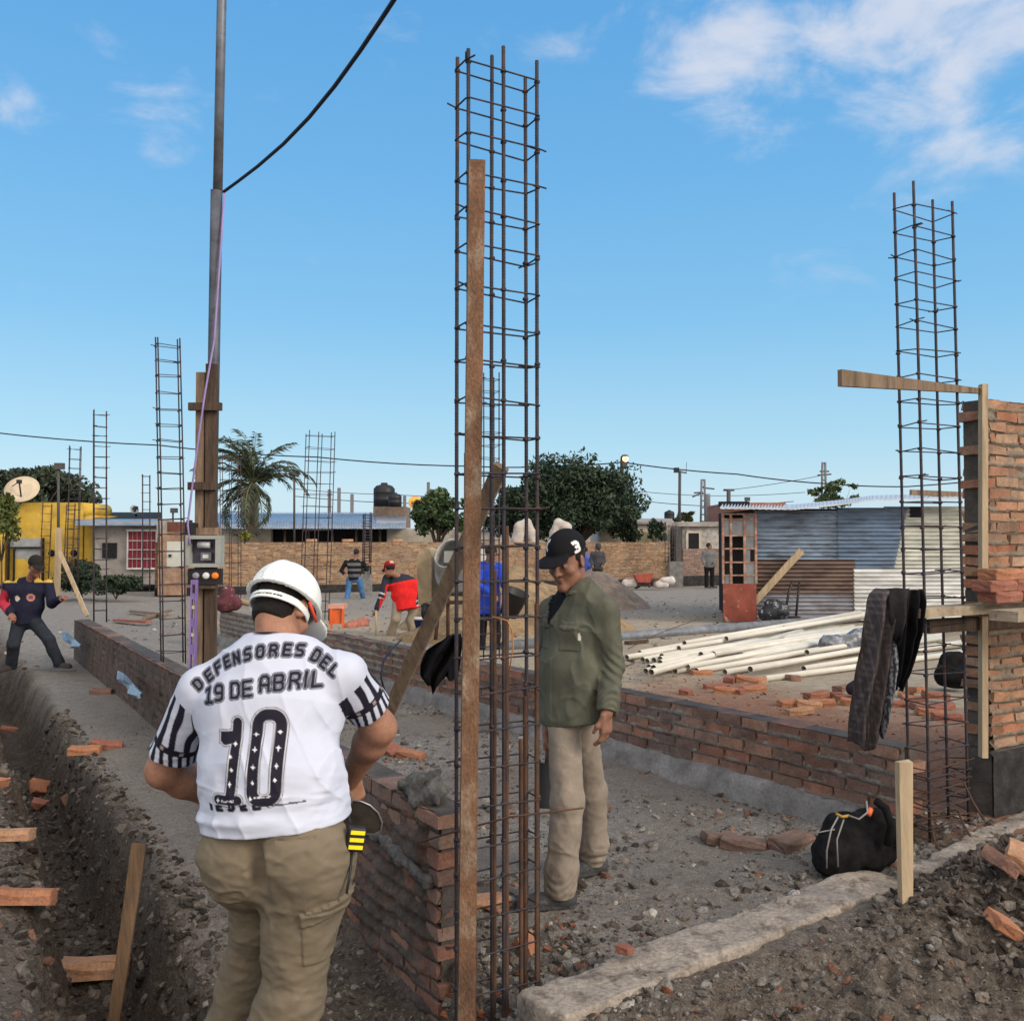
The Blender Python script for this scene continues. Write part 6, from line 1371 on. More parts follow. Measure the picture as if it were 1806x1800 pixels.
roof('roof', t, M_ROOFB, 384, 931, 716, 906, 44, 54, .06, .02); roof('roof_edge', t, M_ROOFW, 384, 907.5, 714, 903, 54.3, 57, .06)
for k in range(5): part('post', t, M_WOODD, 500 + 42 * k, 932, 504 + 42 * k, 990, 44.6, .1)
roof('loose_sheet', t, M_ROOFW, 664, 922, 716, 912, 47, 50.5, .03, .05)['label'] = 'pale bent loose roof sheet'
t = thing('tank_stand', 'brown masonry block carrying the black water tanks', 'plinth', P(685, 908, 52)); part('block', t, mat('brown_block', (.20, .145, .11), var=.3), 658, 893, 716, 930, 52, 2.4)
def tank(label, px, py0, py1, Y, r_px):
    c = P(px, py1, Y); k = Y / F; r = r_px * k; h = (py1 - py0) * k; c.y += r; b = MB(); b.lathe(c, (0, 0, 1), [(.001, 0), (r, 0), (r, h * .3), (r * 1.03, h * .32), (r, h * .34), (r, h * .60), (r * 1.03, h * .62), (r, h * .64), (r, h * .76), (r * .75, h * .88), (r * .32, h * .93), (r * .30, h), (.001, h)], 24); tag(b.build('water_tank', M_BLACK), label, 'water tank')
tank('larger black water tank on the roof behind the far wall', 675, 850, 895, 52, 19); tank('smaller black water tank in front of the larger one', 695, 868, 893, 51, 12); tank('dark round water tank on the pale house at the right', 1182, 899, 918, 50, 9)
for px, y0, lab in ((580, 863, 'first'), (597, 860, 'second'), (620, 871, 'third'), (755, 850, 'fourth'), (713, 874, 'fifth')):
    b = MB(); cbox(b, px - 2.5, y0, px + 2.5, 920, 56, .3); tag(b.build('concrete_post', mat('post_grey', (.16, .15, .16), var=.2)), {'first': 'thin concrete post on the roofline just right of the wide rebar cage', 'second': 'tallest roofline post, right of the wide rebar cage', 'third': 'short roofline post left of the black tanks', 'fourth': 'roofline post above the orange dish', 'fifth': 'short roofline post right of the black tanks'}[lab], 'post')
t = thing('house', 'pale cream house with a small window, right of the big dark tree', 'house', P(1140, 985, 44))
part('wall', t, M_PALE, 1060, 921, 1182, 990, 44, 6); roof('roof', t, M_GREYH, 1055, 921, 1186, 914, 43.8, 50, .08); part('window', t, mat('glass_dull', (.22, .20, .13), rough=.2, var=.3), 1127, 938, 1160, 958, 43.95, .06)
t = thing('house', 'unfinished whitewashed block house with a dark window hole, left of the shed', 'house', P(1240, 985, 42))
part('wall', t, mat('whitewash', (.40, .37, .34), rough=.95, var=.3, scale=3, col2=(.27, .24, .215), bump=.4, bscale=20), 1204, 928, 1300, 1000, 42, 6); part('window', t, M_DK, 1214, 940, 1233, 972, 41.9, .12)
b = MB()
for x0, y0, x1, y1 in ((1211, 936, 1236, 940), (1233, 940, 1237, 972), (1210, 940, 1214, 972)): cbox(b, x0, y0, x1, y1, 41.88, .11)
b.build('window_frame', M_PALE, t); part('top_beam', t, M_GREYH, 1175, 920, 1300, 928, 41.8, .5)
t = thing('house', 'red brick house rising behind the left end of the shed', 'house', P(1330, 930, 46)); part('wall', t, mat('red_brickwork', (.30, .12, .08), var=.3, scale=3, col2=(.24, .14, .11)), 1285, 886, 1386, 960, 46, 5); part('parapet', t, M_DK, 1270, 884, 1322, 893, 45.6, .4)
# a low line of houses far off closes the horizon
for i, (x0, x1, y0, m, Y, lab) in enumerate(((-300, 120, 925, M_GREYH, 75, 'low grey building far behind the yellow house'), (300, 520, 930, M_PALE, 80, 'low pale building far behind the palm'), (800, 1120, 935, M_GREYH, 78, 'low grey building far behind the big tree'), (1120, 1300, 926, M_PALE, 82, 'low pale building on the horizon behind the lamp posts'), (1380, 1900, 905, M_GREYH, 70, 'low grey building far behind the shed'))):
    t = thing('far_building', lab, 'building', P((x0 + x1) / 2, 960, Y)); part('wall', t, m, x0, y0, x1, 975, Y, 8); part('roof', t, M_ROOFB, x0 - 3, y0 - 2.5, x1 + 3, y0, Y - .4, 8.5)

# ================================================================== LAMP POSTS, PYLONS, WIRES
M_POST = mat('dark_post', (.07, .065, .065), rough=.7, var=.2)
t = thing('street_lamp', 'lit street lamp with an amber glow above the big dark tree', 'street lamp', P(1097, 960, 46))
b = MB(); b.tube([P(1097, 965, 46), P(1097, 812, 46), P(1098, 806, 45.9)], .09, 8); b.cbox(P(1100, 819, 45.9), (.2, .2, .35)); b.build('post', M_POST, t)
b = MB(); b.tube([P(1096, 808, 46), P(1104, 804, 45.6)], .06, 6); b.lathe(P(1102, 803, 45.75), (0, 0, -1), [(.001, -.05), (.12, -.03), (.2, .06), (.001, .06)], 12); b.build('lamp_head', M_POST, t)
b = MB(); b.lathe(P(1103, 808, 45.7), (0, 0, -1), [(.001, -.13), (.11, -.08), (.15, .02), (.10, .13), (.001, .17)], 12); b.build('bulb', mat('amber_lamp', (1, .6, .25), emit=((1.0, .56, .20), 3.2)), t)
t = thing('lamp_post', 'unlit floodlight post with a cross-arm, right of the lit lamp', 'lamp post', P(1198, 940, 52))
b = MB(); b.tube([P(1198, 950, 52), P(1199, 830, 52)], .08, 8); b.build('post', M_POST, t)
b = MB(); b.tube([P(1189, 830, 52), P(1211, 834, 52)], .04, 6); b.tube([P(1210, 834, 52), P(1211, 815, 52)], .015, 5); b.build('cross_arm', M_POST, t)
b = MB(); b.cbox(P(1193, 829, 51.8), (.26, .3, .26)); b.build('floodlight', M_BLACK, t)
def pylon(label, px, y0, y1, Y, w, arms, n=7, name='ladder_pylon'):
    k = Y / F; t = thing(name, label, 'pylon', P(px, y1, Y)); b = MB(); 
    for s in (-1, 1): b.tube([P(px + s * w * 1.3, y1, Y), P(px + s * w * .8, y0, Y)], .07, 6)
    for i in range(n):
        y = y0 + (y1 - y0) * (i + .1) / n; b.tube([P(px - w, y, Y), P(px + w, y, Y)], .05, 5)
    b.build('legs', mat('pylon_grey', (.15, .15, .16)), t); b = MB()
    for (x0, ya, x1, yb) in arms: b.tube([P(x0, ya, Y), P(x1, yb, Y)], .05, 5)
    b.build('arms', M_POST, t)
pylon('ladder-like concrete pylon on the horizon left of the shed', 1240, 845, 930, 62, 3.2, [(1221, 876, 1240, 868), (1240, 860, 1260, 862), (1224, 869, 1238, 868)])
pylon('ladder-like concrete pylon behind the shed roof', 1453, 815, 890, 60, 3.0, [(1442, 838, 1466, 836), (1446, 831, 1462, 831)], 5)
t = thing('power_pole', 'T-shaped power pole left of the shed roof', 'power pole', P(1285, 930, 60)); b = MB(); b.tube([P(1285, 940, 60), P(1285, 864, 60)], .13, 8); b.build('post', M_POST, t); b = MB(); b.tube([P(1276, 864, 60), P(1295, 864, 60)], .07, 6); b.build('cross_arm', M_POST, t)
t = thing('power_pole', 'thick plain pole beside the left pylon', 'power pole', P(1248, 930, 61)); b = MB(); b.tube([P(1248, 940, 61), P(1248, 871, 61)], .17, 8); b.build('post', mat('pylon_grey', (.15, .15, .16)), t)
for px, y0, Y, lab in ((103, 822, 34, 'thin post with a small box in front of the dark tree, behind the yellow house'), (1316, 880, 58, 'thin short pole above the red brick house'), (305, 900, 45, 'thin pole behind the rusty lean-to'), (519, 835, 40, 'dark thin post right of the palm fronds')):
    b = MB(); b.tube([P(px, 960, Y), P(px, y0, Y)], .05, 6); b.cbox(P(px + 2, y0, Y), (.3, .2, .22)); tag(b.build('thin_pole', M_POST), lab, 'pole')
def span(pts, Y, r, label, n=6):
    q = []
    for (x0, y0), (x1, y1) in zip(pts[:-1], pts[1:]):
        for i in range(n): s = i / n; q.append(P(x0 + (x1 - x0) * s, y0 + (y1 - y0) * s + abs(x1 - x0) * .012 * 4 * s * (1 - s), Y))
    q.append(P(*pts[-1], Y)); return wire('power_line', q, r, M_CABLE, label, 'power line')
span([(-80, 754), (280, 785), (560, 806), (830, 822), (955, 823), (1097, 815)], 46, .03, 'sagging power line crossing the left sky to the lit lamp')
span([(1097, 815), (1300, 836), (1460, 853), (1600, 858), (1900, 825)], 46, .03, 'power line from the lit lamp to the right over the shed')
span([(130, 908), (330, 925)], 50, .02, 'thin wire above the grey house roof'); span([(520, 875), (760, 888), (900, 885)], 58, .022, 'thin wire along the roofline by the black tanks'); span([(520, 862), (700, 872), (760, 875)], 58, .018, 'upper thin wire along the roofline left of the tanks')
span([(1110, 880), (1240, 892), (1400, 884)], 62, .022, 'lower thin wire past the left pylon'); span([(1090, 862), (1240, 874), (1420, 868)], 62, .018, 'upper thin wire past the left pylon'); span([(1285, 864), (1450, 838)], 60, .018, 'thin wire between the T-shaped pole and the right pylon')

# ================================================================== CORRUGATED SHED
YS = 20.0
t = thing('corrugated_shed', 'patched corrugated metal shed with an open rusty door', 'shed', P(1490, 1090, YS))
def corr(name, parent, m, px0, py0, px1, py1, Y, slant=0.0, lam=.085, amp=.033):
    a, c = P(px0, py1, Y), P(px1, py0, Y); n = int((c.z - a.z) / (lam / 6)); z = np.linspace(a.z, c.z, n + 1); nx_ = 6; s = np.linspace(0, 1, nx_ + 1)
    SS, ZZ = np.meshgrid(s, z, indexing='ij'); tt = (ZZ - a.z) / (c.z - a.z); k = Y / F
    X_ = a.x + (c.x - a.x + slant * k * tt) * SS; Y_ = Y - amp * np.sin(ZZ / lam * 2 * math.pi) + .02 * fbm2(SS * 3, ZZ, 1.3, 2, int(px0))
    V = np.stack([X_, Y_, ZZ], -1).reshape(-1, 3); m1 = n + 1; i, j = np.meshgrid(np.arange(nx_), np.arange(n), indexing='ij'); q = (i * m1 + j).ravel()
    Vb = V + V3((0, .01, 0)); Fq = np.stack([q, q + m1, q + m1 + 1, q + 1], 1)
    return link_mesh(name, np_mesh(name, np.concatenate([V, Vb]), np.concatenate([Fq, Fq[:, ::-1] + len(V)]), True), m, parent)
def zinc(n, c, c2, mt=.45): return mat(n, c, rough=.42, var=.3, scale=2.5, col2=c2, metal=mt, stretch=(.5, 1, 2))
Z1, Z2, Z3 = zinc('zinc_blue', (.27, .34, .43), (.13, .14, .16)), zinc('zinc_grey_blue', (.19, .26, .36), (.13, .16, .21)), zinc('zinc_cream', (.55, .56, .50), (.42, .42, .38), .2)
Z4, Z5, Z6 = mat('zinc_rusty', (.17, .12, .10), rough=.7, var=.4, scale=3, col2=(.10, .068, .055), metal=.2, stretch=(.5, 1, 2)), zinc('zinc_dull', (.32, .33, .37), (.22, .19, .18)), zinc('zinc_white', (.62, .63, .62), (.50, .50, .48), .15)
corr('wall_sheet', t, Z1, 1331, 900, 1481, 988, YS); corr('wall_sheet', t, Z2, 1478, 895, 1575, 1003, YS - .03, 26); corr('wall_sheet', t, Z3, 1560, 893, 1740, 1006, YS + .02)
corr('wall_sheet', t, Z4, 1333, 986, 1508, 1046, YS - .05)['label'] = 'rusty corrugated sheet'; corr('wall_sheet', t, Z5, 1335, 1043, 1509, 1094, YS - .02); corr('wall_sheet', t, Z6, 1507, 1003, 1740, 1094, YS - .06)['label'] = 'bright pale corrugated sheet'
part('shed_body', t, M_DK, 1332, 897, 1740, 1096, YS + .12, 3.5); part('window_hole', t, M_DK, 1606, 894, 1626, 912, YS - .03, .06)
b = MB(); rpts = [(1270, 894), (1400, 896), (1480, 888), (1540, 880), (1640, 877), (1745, 876)]
for (x0, y0), (x1, y1) in zip(rpts[:-1], rpts[1:]):
    n = 24
    for i in range(n):
        xa, xb = x0 + (x1 - x0) * i / n, x0 + (x1 - x0) * (i + 1) / n; ya, yb = y0 + (y1 - y0) * i / n, y0 + (y1 - y0) * (i + 1) / n; za, zb = .010 * (i % 2), .010 * ((i + 1) % 2)
        q = [P(xa, ya, YS - .55) - ZV * za, P(xb, yb, YS - .55) - ZV * zb, P(xb, yb - 7, YS + 3.6) - ZV * zb, P(xa, ya - 7 * (xa > 1380), YS + 3.6) - ZV * za]; b.hexa([p - ZV * .03 for p in q] + q, smooth=False)
b.build('roof', M_ROOFW, t)
a, c = P(1606, 868, YS + .5), P(1740, 874, YS + .5); b = MB(); b.bar(a, c, .12, .11); b.build('roof_timber', M_WOOD, t)
dr = MB(); M_RED = mat('red_oxide_paint', (.20, .052, .034), rough=.75, var=.35, scale=3, col2=(.36, .27, .20), c2=(.60, .68))
d0 = part('door', t, M_RED, 1276, 1029, 1334, 1096, YS - .28, .05)
b = MB()
for x in (1274, 1288, 1312, 1332): cbox(b, x, 905, x + 3, 1029, YS - .28, .05)
for y in (905, 914, 943, 966, 990, 1013): cbox(b, 1277, y, 1332, y + 2.6, YS - .275, .04)
b.build('door_frame', mat('rust_frame', (.26, .12, .08), rough=.8, var=.3, scale=6, col2=(.35, .27, .21)), d0)
M_PANE = mat('dusty_glass', (.16, .165, .175), rough=.25, var=.25, scale=4)
for x0, y0, x1, y1 in ((1291, 917, 1312, 943), (1315, 908, 1332, 943), (1315, 946, 1332, 966), (1277, 917, 1287, 943), (1315, 993, 1332, 1013), (1279, 1016, 1288, 1029), (1315, 1016, 1332, 1029), (1315, 969, 1323, 990)):
    b = MB(); cbox(b, x0, y0, x1, y1, YS - .262, .01); b.build('pane', M_PANE, d0)
part('doorway', t, M_DK, 1277, 907, 1334, 1029, YS - .1, .1)

# ================================================================== MIXER, PILES, CRATES
YM = 14.6
t = thing('concrete_mixer', 'grey concrete mixer with a tilted drum behind the rusty steel upright', 'concrete mixer', P(800, 1130, YM))
c = P(815, 1000, YM + .1); ax = Vector((-.42, -.75, .50)).normalized(); M_MIX = mat('mixer_grey', (.27, .26, .25), rough=.7, var=.3, scale=5, col2=(.40, .38, .35), bump=.4, bscale=50)
b = MB(); b.lathe(c, ax, [(.001, -.42), (.22, -.42), (.36, -.30), (.44, -.05), (.45, .0), (.45, .04), (.42, .08), (.36, .22), (.24, .42), (.25, .44), (.22, .43), (.30, .2), (.30, 0), (.001, -.1)], 28); b.build('drum', M_MIX, t)
b = MB(); b.lathe(c, ax, [(.45, -.02), (.485, -.02), (.485, .03), (.45, .03)], 40); b.build('ring_gear', mat('gear_dark', (.06, .055, .05)), t)
p0 = P(786, 990, YM - .42); b = MB(); b.cbox(p0 + Vector((.06, .0, .07)), (.16, .14, .17)); b.build('gear_box', mat('gearbox_grey', (.22, .23, .22), var=.2), t)
b = MB(); 
for (x0, y0, x1, y1, dy) in ((775, 1060, 768, 1128, -.2), (835, 1060, 842, 1128, -.2), (790, 1055, 790, 1124, .5), (840, 1055, 845, 1124, .5), (770, 1062, 842, 1062, -.2)): b.tube([P(x0, y0, YM + dy), P(x1, y1, YM + dy)], .03, 6)
b.build('stand', M_RUST, t)
q = [P(x, y, YM + .3) for x, y in ((738, 1066), (735, 1000), (735, 982), (741, 969), (750, 965), (757, 969), (761, 982), (761, 1060))]
b = MB(); b.prism(q, Vector((.10, .22, 0))); b.build('engine_cover', mat('cover_beige', (.33, .255, .155), rough=.8, var=.25, scale=4, col2=(.24, .19, .12)), t)
b = MB(); b.lathe(P(752, 1078, YM + .3), (1, -.2, 0), [(.001, -.05), (.12, -.05), (.12, .05), (.001, .05)], 18); b.build('wheel', M_BLACK, t)
def pile(name, label, px, pb, Y, r, hgt, m, seed, sy=1.0, ex=0):
    c = P(px, pb, Y); n = 70; s = np.linspace(-1.25, 1.25, n); SX, SY = np.meshgrid(s, s, indexing='ij'); x = c.x + SX * r; y = c.y + SY * r * sy
    rr = np.hypot(SX + .15 * fbm2(x, y, .8, 3, seed), SY + .15 * fbm2(x, y, .8, 3, seed + 3)); z = hgt * np.maximum(1 - rr, 0) ** .9 * (1 + .25 * fbm2(x, y, 1.4, 4, seed)) + .05 * fbm2(x, y, 6, 4, seed + 7) * (rr < 1.05) - .06 * sstep(.95, 1.1, rr) + HZ(x, y)
    i, j = np.meshgrid(np.arange(n - 1), np.arange(n - 1), indexing='ij'); a = (i * n + j).ravel()
    return tag(link_mesh(name, np_mesh(name, np.stack([x, y, z], -1).reshape(-1, 3), np.stack([a, a + n, a + n + 1, a + 1], 1), True), m), label, 'pile')
M_SAND = mat('sand', (.26, .18, .098), rough=.95, var=.3, scale=3, bump=.8, bscale=25, col2=(.17, .12, .070), fine=.2); M_EARTH = mat('grey_earth', (.21, .165, .13), rough=.95, var=.3, scale=3, bump=.7, bscale=20, col2=(.14, .11, .09), fine=.15)
pile('sand_pile', 'yellow sand pile behind the mixer and the black bucket', 905, 1098, 18.2, 2.2, 1.20, M_SAND, 3, .8); pile('sand_pile', 'low sand heap at the foot of the mixer', 800, 1122, 15.9, 1.0, .42, M_SAND, 9)
pile('dirt_pile', 'grey-brown earth pile behind the green shirt, sloping to the right', 1042, 1068, 25.5, 1.55, 1.05, M_EARTH, 5)
# soft lumpy things
def soft(name, label, cat, prims, m, h, na=.02, nf=10, seed=1, k=.03, parts=(), colf=None):
    pts = [p for pr in prims for p in pr[:2]]; pad = max(max(pr[2], pr[3]) * (pr[5] if len(pr) > 4 else 1) for pr in prims) + na + .04; lo, hi = bounds(pts, pad); c = (lo + hi) / 2
    t = thing(name, label, cat, (c[0], c[1], lo[2] + pad))
    def f(p):
        d = None
        for pr in prims: e = d_cone(p, *pr); d = e if d is None else smin(d, e, k)
        return d + na * fbm(p * nf, 4, seed)
    sdf_obj('body', f, lo, hi, h, m, t, colf); return t
M_BCLOTH = mat('black_cloth', (.012, .0115, .012), rough=.95, var=.5, scale=14, bump=.5, bscale=150, spec=.08)
def cloth(name, rows, m, parent, nf=3, amp=.018, seed=0, ph=0.0, colf=None, nx=36, sub_=9, thick=.005):
    """a hanging sheet: rows (left px, right px, py, depth) from the top down, pleated in depth"""
    rows = np.array(rows, float); k = np.linspace(0, len(rows) - 1, (len(rows) - 1) * sub_ + 1); rr = np.stack([np.interp(k, np.arange(len(rows)), rows[:, i]) for i in range(4)], 1)
    for _ in range(3): rr[1:-1] = (rr[:-2] + 2 * rr[1:-1] + rr[2:]) / 4
    V = []
    for i, (x0, x1, y, Yd) in enumerate(rr):
        for j in range(nx + 1):
            s_ = j / nx; e = 8 * math.sin(2.2 * s_ * math.pi + i * .15 + seed) * (i / len(rr)); p = P(x0 + (x1 - x0) * s_, y + e, Yd); w = .35 + .65 * min(1, i / 14)
            p.y += amp * w * math.sin(2 * math.pi * nf * s_ + ph + .8 * math.sin(i * .13 + seed) + 1.2 * s_ * s_) + .05 * (2 * s_ - 1) ** 2; V.append(tuple(p))
    V = np.array(V, np.float32); V += .010 * np.stack([fbm(V * 9, 3, seed + q) for q in range(3)], 1); m1 = nx + 1; n = len(rr)
    i, j = np.meshgrid(np.arange(n - 1), np.arange(nx), indexing='ij'); q = (i * m1 + j).ravel(); Fq = np.stack([q, q + m1, q + m1 + 1, q + 1], 1); Vb = V + V3((0, thick, 0))
    bd = list(range(m1)) + [r * m1 + nx for r in range(1, n)] + [(n - 1) * m1 + c for c in range(nx - 1, -1, -1)] + [r * m1 for r in range(n - 2, 0, -1)]; bd = np.array(bd); bn = np.roll(bd, -1)
    allv = np.concatenate([V, Vb]); N_ = len(V); Fa = np.concatenate([Fq, Fq[:, ::-1] + N_, np.stack([bd, bn, bn + N_, bd + N_], 1)])
    return link_mesh(name, np_mesh(name, allv, Fa, True, colf(allv) if colf else None), m, parent)
tj0 = thing('jacket', 'black jacket hanging on the left side of the nearest rebar cage', 'jacket', P(770, 1215, 3.95))
cloth('shell', [(796, 812, 1118, 3.86), (778, 812, 1130, 3.90), (752, 808, 1150, 3.95), (740, 800, 1172, 3.97), (738, 786, 1190, 3.97), (752, 772, 1208, 3.97), (760, 766, 1216, 3.97)], M_BCLOTH, tj0, 2, .03, 2)
cloth('inner', [(790, 812, 1122, 3.92), (770, 812, 1145, 4.0), (758, 810, 1175, 4.02), (765, 806, 1195, 4.02)], M_BCLOTH, tj0, 2, .02, 5, 2)
M_PLAID = mat('plaid_wool', attr=True, rough=.95, var=.25, scale=20, bump=.5, bscale=200, spec=.08); yk = 4.98
def plaid(v):
    C = np.tile(np.array((.056, .047, .047), np.float32), (len(v), 1)); a = np.sin(v[:, 2] * 190 + 1.5 * vnoise(v * 6)) > .72; b_ = np.sin((v[:, 0] + .12 * v[:, 2]) * 230) > .72; C[a] *= 1.6; C[b_] *= 1.45; return C
tj = thing('jacket', 'dark plaid jacket draped over the scaffold plank end and hanging to the wall', 'jacket', P(1560, 1312, yk))
cloth('front_panel', [(1552, 1606, 1037, yk + .06), (1541, 1606, 1048, yk), (1534, 1594, 1085, yk - .03), (1526, 1582, 1130, yk - .02), (1517, 1578, 1180, yk), (1510, 1572, 1230, yk + .03), (1504, 1564, 1280, yk + .07), (1503, 1557, 1318, yk + .10)], M_PLAID, tj, 2, .024, 1, .6, plaid, 44)
cloth('lapel', [(1572, 1612, 1038, yk + .0), (1574, 1606, 1060, yk - .06), (1576, 1604, 1095, yk - .07), (1582, 1596, 1118, yk - .06), (1588, 1590, 1130, yk - .05)], mat('charcoal_wool', (.024, .021, .022), rough=.95, var=.3, scale=20, spec=.08), tj, 1, .02, 3)
cloth('back_panel', [(1590, 1640, 1040, yk + .14), (1586, 1644, 1060, yk + .12), (1582, 1636, 1110, yk + .12), (1578, 1626, 1150, yk + .12), (1576, 1612, 1190, yk + .12), (1578, 1596, 1214, yk + .12)], M_BCLOTH, tj, 3, .03, 7)
def snake(v): n = np.sin(v[:, 0] * 170 + v[:, 2] * 150) * np.sin(v[:, 0] * 170 - v[:, 2] * 150) + .9 * vnoise(v * 90); return np.where((n > .1)[:, None], np.array((.20, .205, .22), np.float32), np.array((.030, .030, .034), np.float32))
cloth('lining', [(1566, 1580, 1120, yk + .03), (1560, 1588, 1150, yk - .01), (1558, 1590, 1190, yk - .01), (1556, 1584, 1230, yk + .02), (1554, 1570, 1270, yk + .05), (1553, 1560, 1295, yk + .07)], mat('lining', attr=True, rough=.7, var=.1), tj, 1, .02, 4, 0, snake, 60)
soft('cloth_bundle', 'dark navy cloth bundle behind the plaid jacket, on the red brick dust', 'cloth', [(P(1505, 1212, 9.5), P(1545, 1209, 9.5), .06, .08), (P(1500, 1216, 9.5), P(1510, 1209, 9.5), .05, .05)], mat('navy_cloth', (.020, .016, .026), rough=.9, var=.3), .014, .02, 9, 4)
bg_ = onG(1500, 1530)
tb = soft('backpack', 'black backpack slumped open on the floor beside the wooden stake', 'backpack', [(P(1462, 1508, 4.86), P(1540, 1500, 4.95), .085, .095), (P(1475, 1478, 4.93), P(1530, 1475, 4.97), .085, .085), (P(1472, 1452, 4.95), P(1530, 1440, 5.0), .045, .055), (P(1462, 1500, 4.88), P(1474, 1455, 4.95), .085, .045), (P(1535, 1500, 4.95), P(1530, 1446, 5.0), .09, .05), (P(1545, 1435, 4.95), P(1572, 1470, 4.95), .045, .05), (P(1572, 1470, 4.95), P(1568, 1510, 4.95), .045, .03)], M_BCLOTH, .007, .034, 9, 6, .045)
def bp_tube(name, pts, r, m): b = MB(); b.tube([P(*p) for p in pts], r, 6); b.build(name, m, tb)
M_GREYT = mat('grey_trim', (.22, .215, .20), rough=.8)
bp_tube('piping', [(1436, 1470, 4.77), (1450, 1466, 4.75), (1472, 1462, 4.76)], .0035, M_GREYT); bp_tube('piping', [(1478, 1440, 4.82), (1466, 1462, 4.74), (1458, 1500, 4.72), (1458, 1530, 4.75)], .004, M_GREYT); bp_tube('piping', [(1488, 1445, 4.84), (1476, 1480, 4.75), (1478, 1528, 4.76)], .004, M_GREYT)
bp_tube('piping', [(1498, 1438, 4.85), (1515, 1444, 4.84), (1530, 1432, 4.86), (1528, 1412, 4.9)], .005, M_GREYT); bp_tube('zip_trim', [(1474, 1434, 4.86), (1485, 1440, 4.85), (1497, 1438, 4.86)], .008, mat('ochre', (.35, .21, .04))); bp_tube('orange_tab', [(1531, 1437, 4.86), (1536, 1426, 4.88)], .014, mat('orange_cloth', (.62, .13, .04)))
bp_tube('strap', [(1545, 1412, 4.9), (1562, 1425, 4.85), (1572, 1455, 4.83), (1566, 1490, 4.84)], .02, M_BCLOTH)
soft('bag', 'round black bag on the ground behind the right-hand cage', 'bag', [(P(1672, 1190, 10.2), P(1690, 1188, 10.2), .14, .15), (P(1672, 1165, 10.2), P(1690, 1163, 10.2), .08, .08)], M_BCLOTH, .018, .03, 6, 3, .06)
soft('plastic_bundle', 'grey and black plastic bundle tucked under the white pipes', 'bundle', [(onG(1462, 1150) + ZV * .1, onG(1530, 1148) + ZV * .12, .14, .18)], mat('grey_plastic_sheet', (.10, .105, .115), rough=.35, var=.6, scale=7, col2=(.30, .31, .33)), .02, .08, 5, 4)
soft('backpack', 'maroon patterned backpack on the far corner of the middle wall, right of the pole', 'backpack', [(P(400, 1062, 15.6), P(402, 1044, 15.6), .17, .11), (P(392, 1064, 15.6), P(414, 1064, 15.6), .12, .12)], mat('maroon_print', (.095, .028, .035), rough=.9, var=.4, scale=9, col2=(.34, .26, .26), c2=(.60, .66)), .018, .02, 6, 3)
soft('sack', 'tan cloth beside the maroon backpack', 'cloth', [(P(420, 1060, 15.9), P(438, 1064, 15.9), .05, .04)], mat('tan_cloth', (.30, .22, .13), var=.2), .018, .02, 6, 3)
def sack(label, px, Y, s):
    q = lambda x, y: P(px + x * s, y, Y)
    soft('cloth_sack', label, 'sack', [(q(-14, 955), q(-10, 930), .22, .20), (q(-10, 930), q(3, 922), .20, .17), (q(3, 922), q(12, 940), .16, .16), (q(12, 940), q(14, 957), .16, .14)], mat('offwhite_sack', (.43, .385, .345), rough=.95, var=.2, scale=4), .04, .05, 4, 3, .08)
sack('off-white sack slumped on the far wall, left of the black cap', 926, 35.8, 1); sack('off-white sack slumped on the far wall, touching the black cap', 988, 36.2, -1)
# crates, barrows and bags
t = thing('crate', 'orange plastic crate standing on the middle wall, left of the red jacket', 'crate', P(590, 1108, 13.2)); Yc = 13.2; M_OR = mat('orange_crate', (.62, .12, .03), rough=.5, var=.2, scale=6)
part('body', t, M_OR, 580, 1072, 601, 1100, Yc, .25); part('rim', t, mat('dusty_orange', (.55, .28, .20), var=.2), 578, 1066, 606, 1073, Yc - .02, .3)
for x in (582, 603): part('leg', t, M_OR, x, 1073, x + 3.5, 1108, Yc - .03, .05)
soft('brick_scraps', 'heap of pinkish brick scraps beside the orange crate', 'rubble', [(onG(615, 1107) + ZV * .03, onG(640, 1104) + ZV * .05, .09, .12)], mat('pink_scraps', (.34, .13, .09), var=.35, scale=9, bump=.8, bscale=30), .02, .07, 7, 3)
t = thing('bucket', 'blue and white bucket behind the legs of the man in red', 'bucket', P(738, 1122, 15.8)); b = MB(); c = onG(738, 1120); b.lathe(c, (0, 0, 1), [(.001, .0), (.13, 0), (.16, .30), (.165, .30), (.15, .29), (.001, .05)], 18); b.build('pail', mat('blue_pail', (.03, .06, .28), rough=.4), t); b = MB(); b.lathe(c + ZV * .27, (0, 0, 1), [(.163, 0), (.175, 0), (.175, .05), (.163, .05)], 18); b.build('rim', M_WHITE, t)
t = thing('wheelbarrow', 'rusty red wheelbarrow by the far wall, right of the earth pile', 'wheelbarrow', P(1135, 1035, 34)); Yw = 34.0
q = [P(x, y, Yw) for x, y in ((1119, 1014), (1153, 1011), (1147, 1027), (1126, 1027))]; b = MB(); b.prism(q, Vector((0, .55, 0))); b.build('tray', mat('barrow_red', (.30, .065, .045), var=.3), t); b = MB()
for x in (1128, 1145): b.tube([P(x, 1026, Yw + .1), P(x, 1036, Yw + .1)], .03, 6)
b.tube([P(1145, 1027, Yw + .1), P(1162, 1022, Yw + .1)], .03, 6); b.build('frame', M_RUST, t); b = MB(); b.lathe(P(1122, 1031, Yw + .3), (0, 1, 0), [(.001, -.05), (.14, -.05), (.14, .05), (.001, .05)], 16); b.build('wheel', M_BLACK, t)
M_SACKW = mat('white_bag', (.48, .44, .41), rough=.8, var=.2)
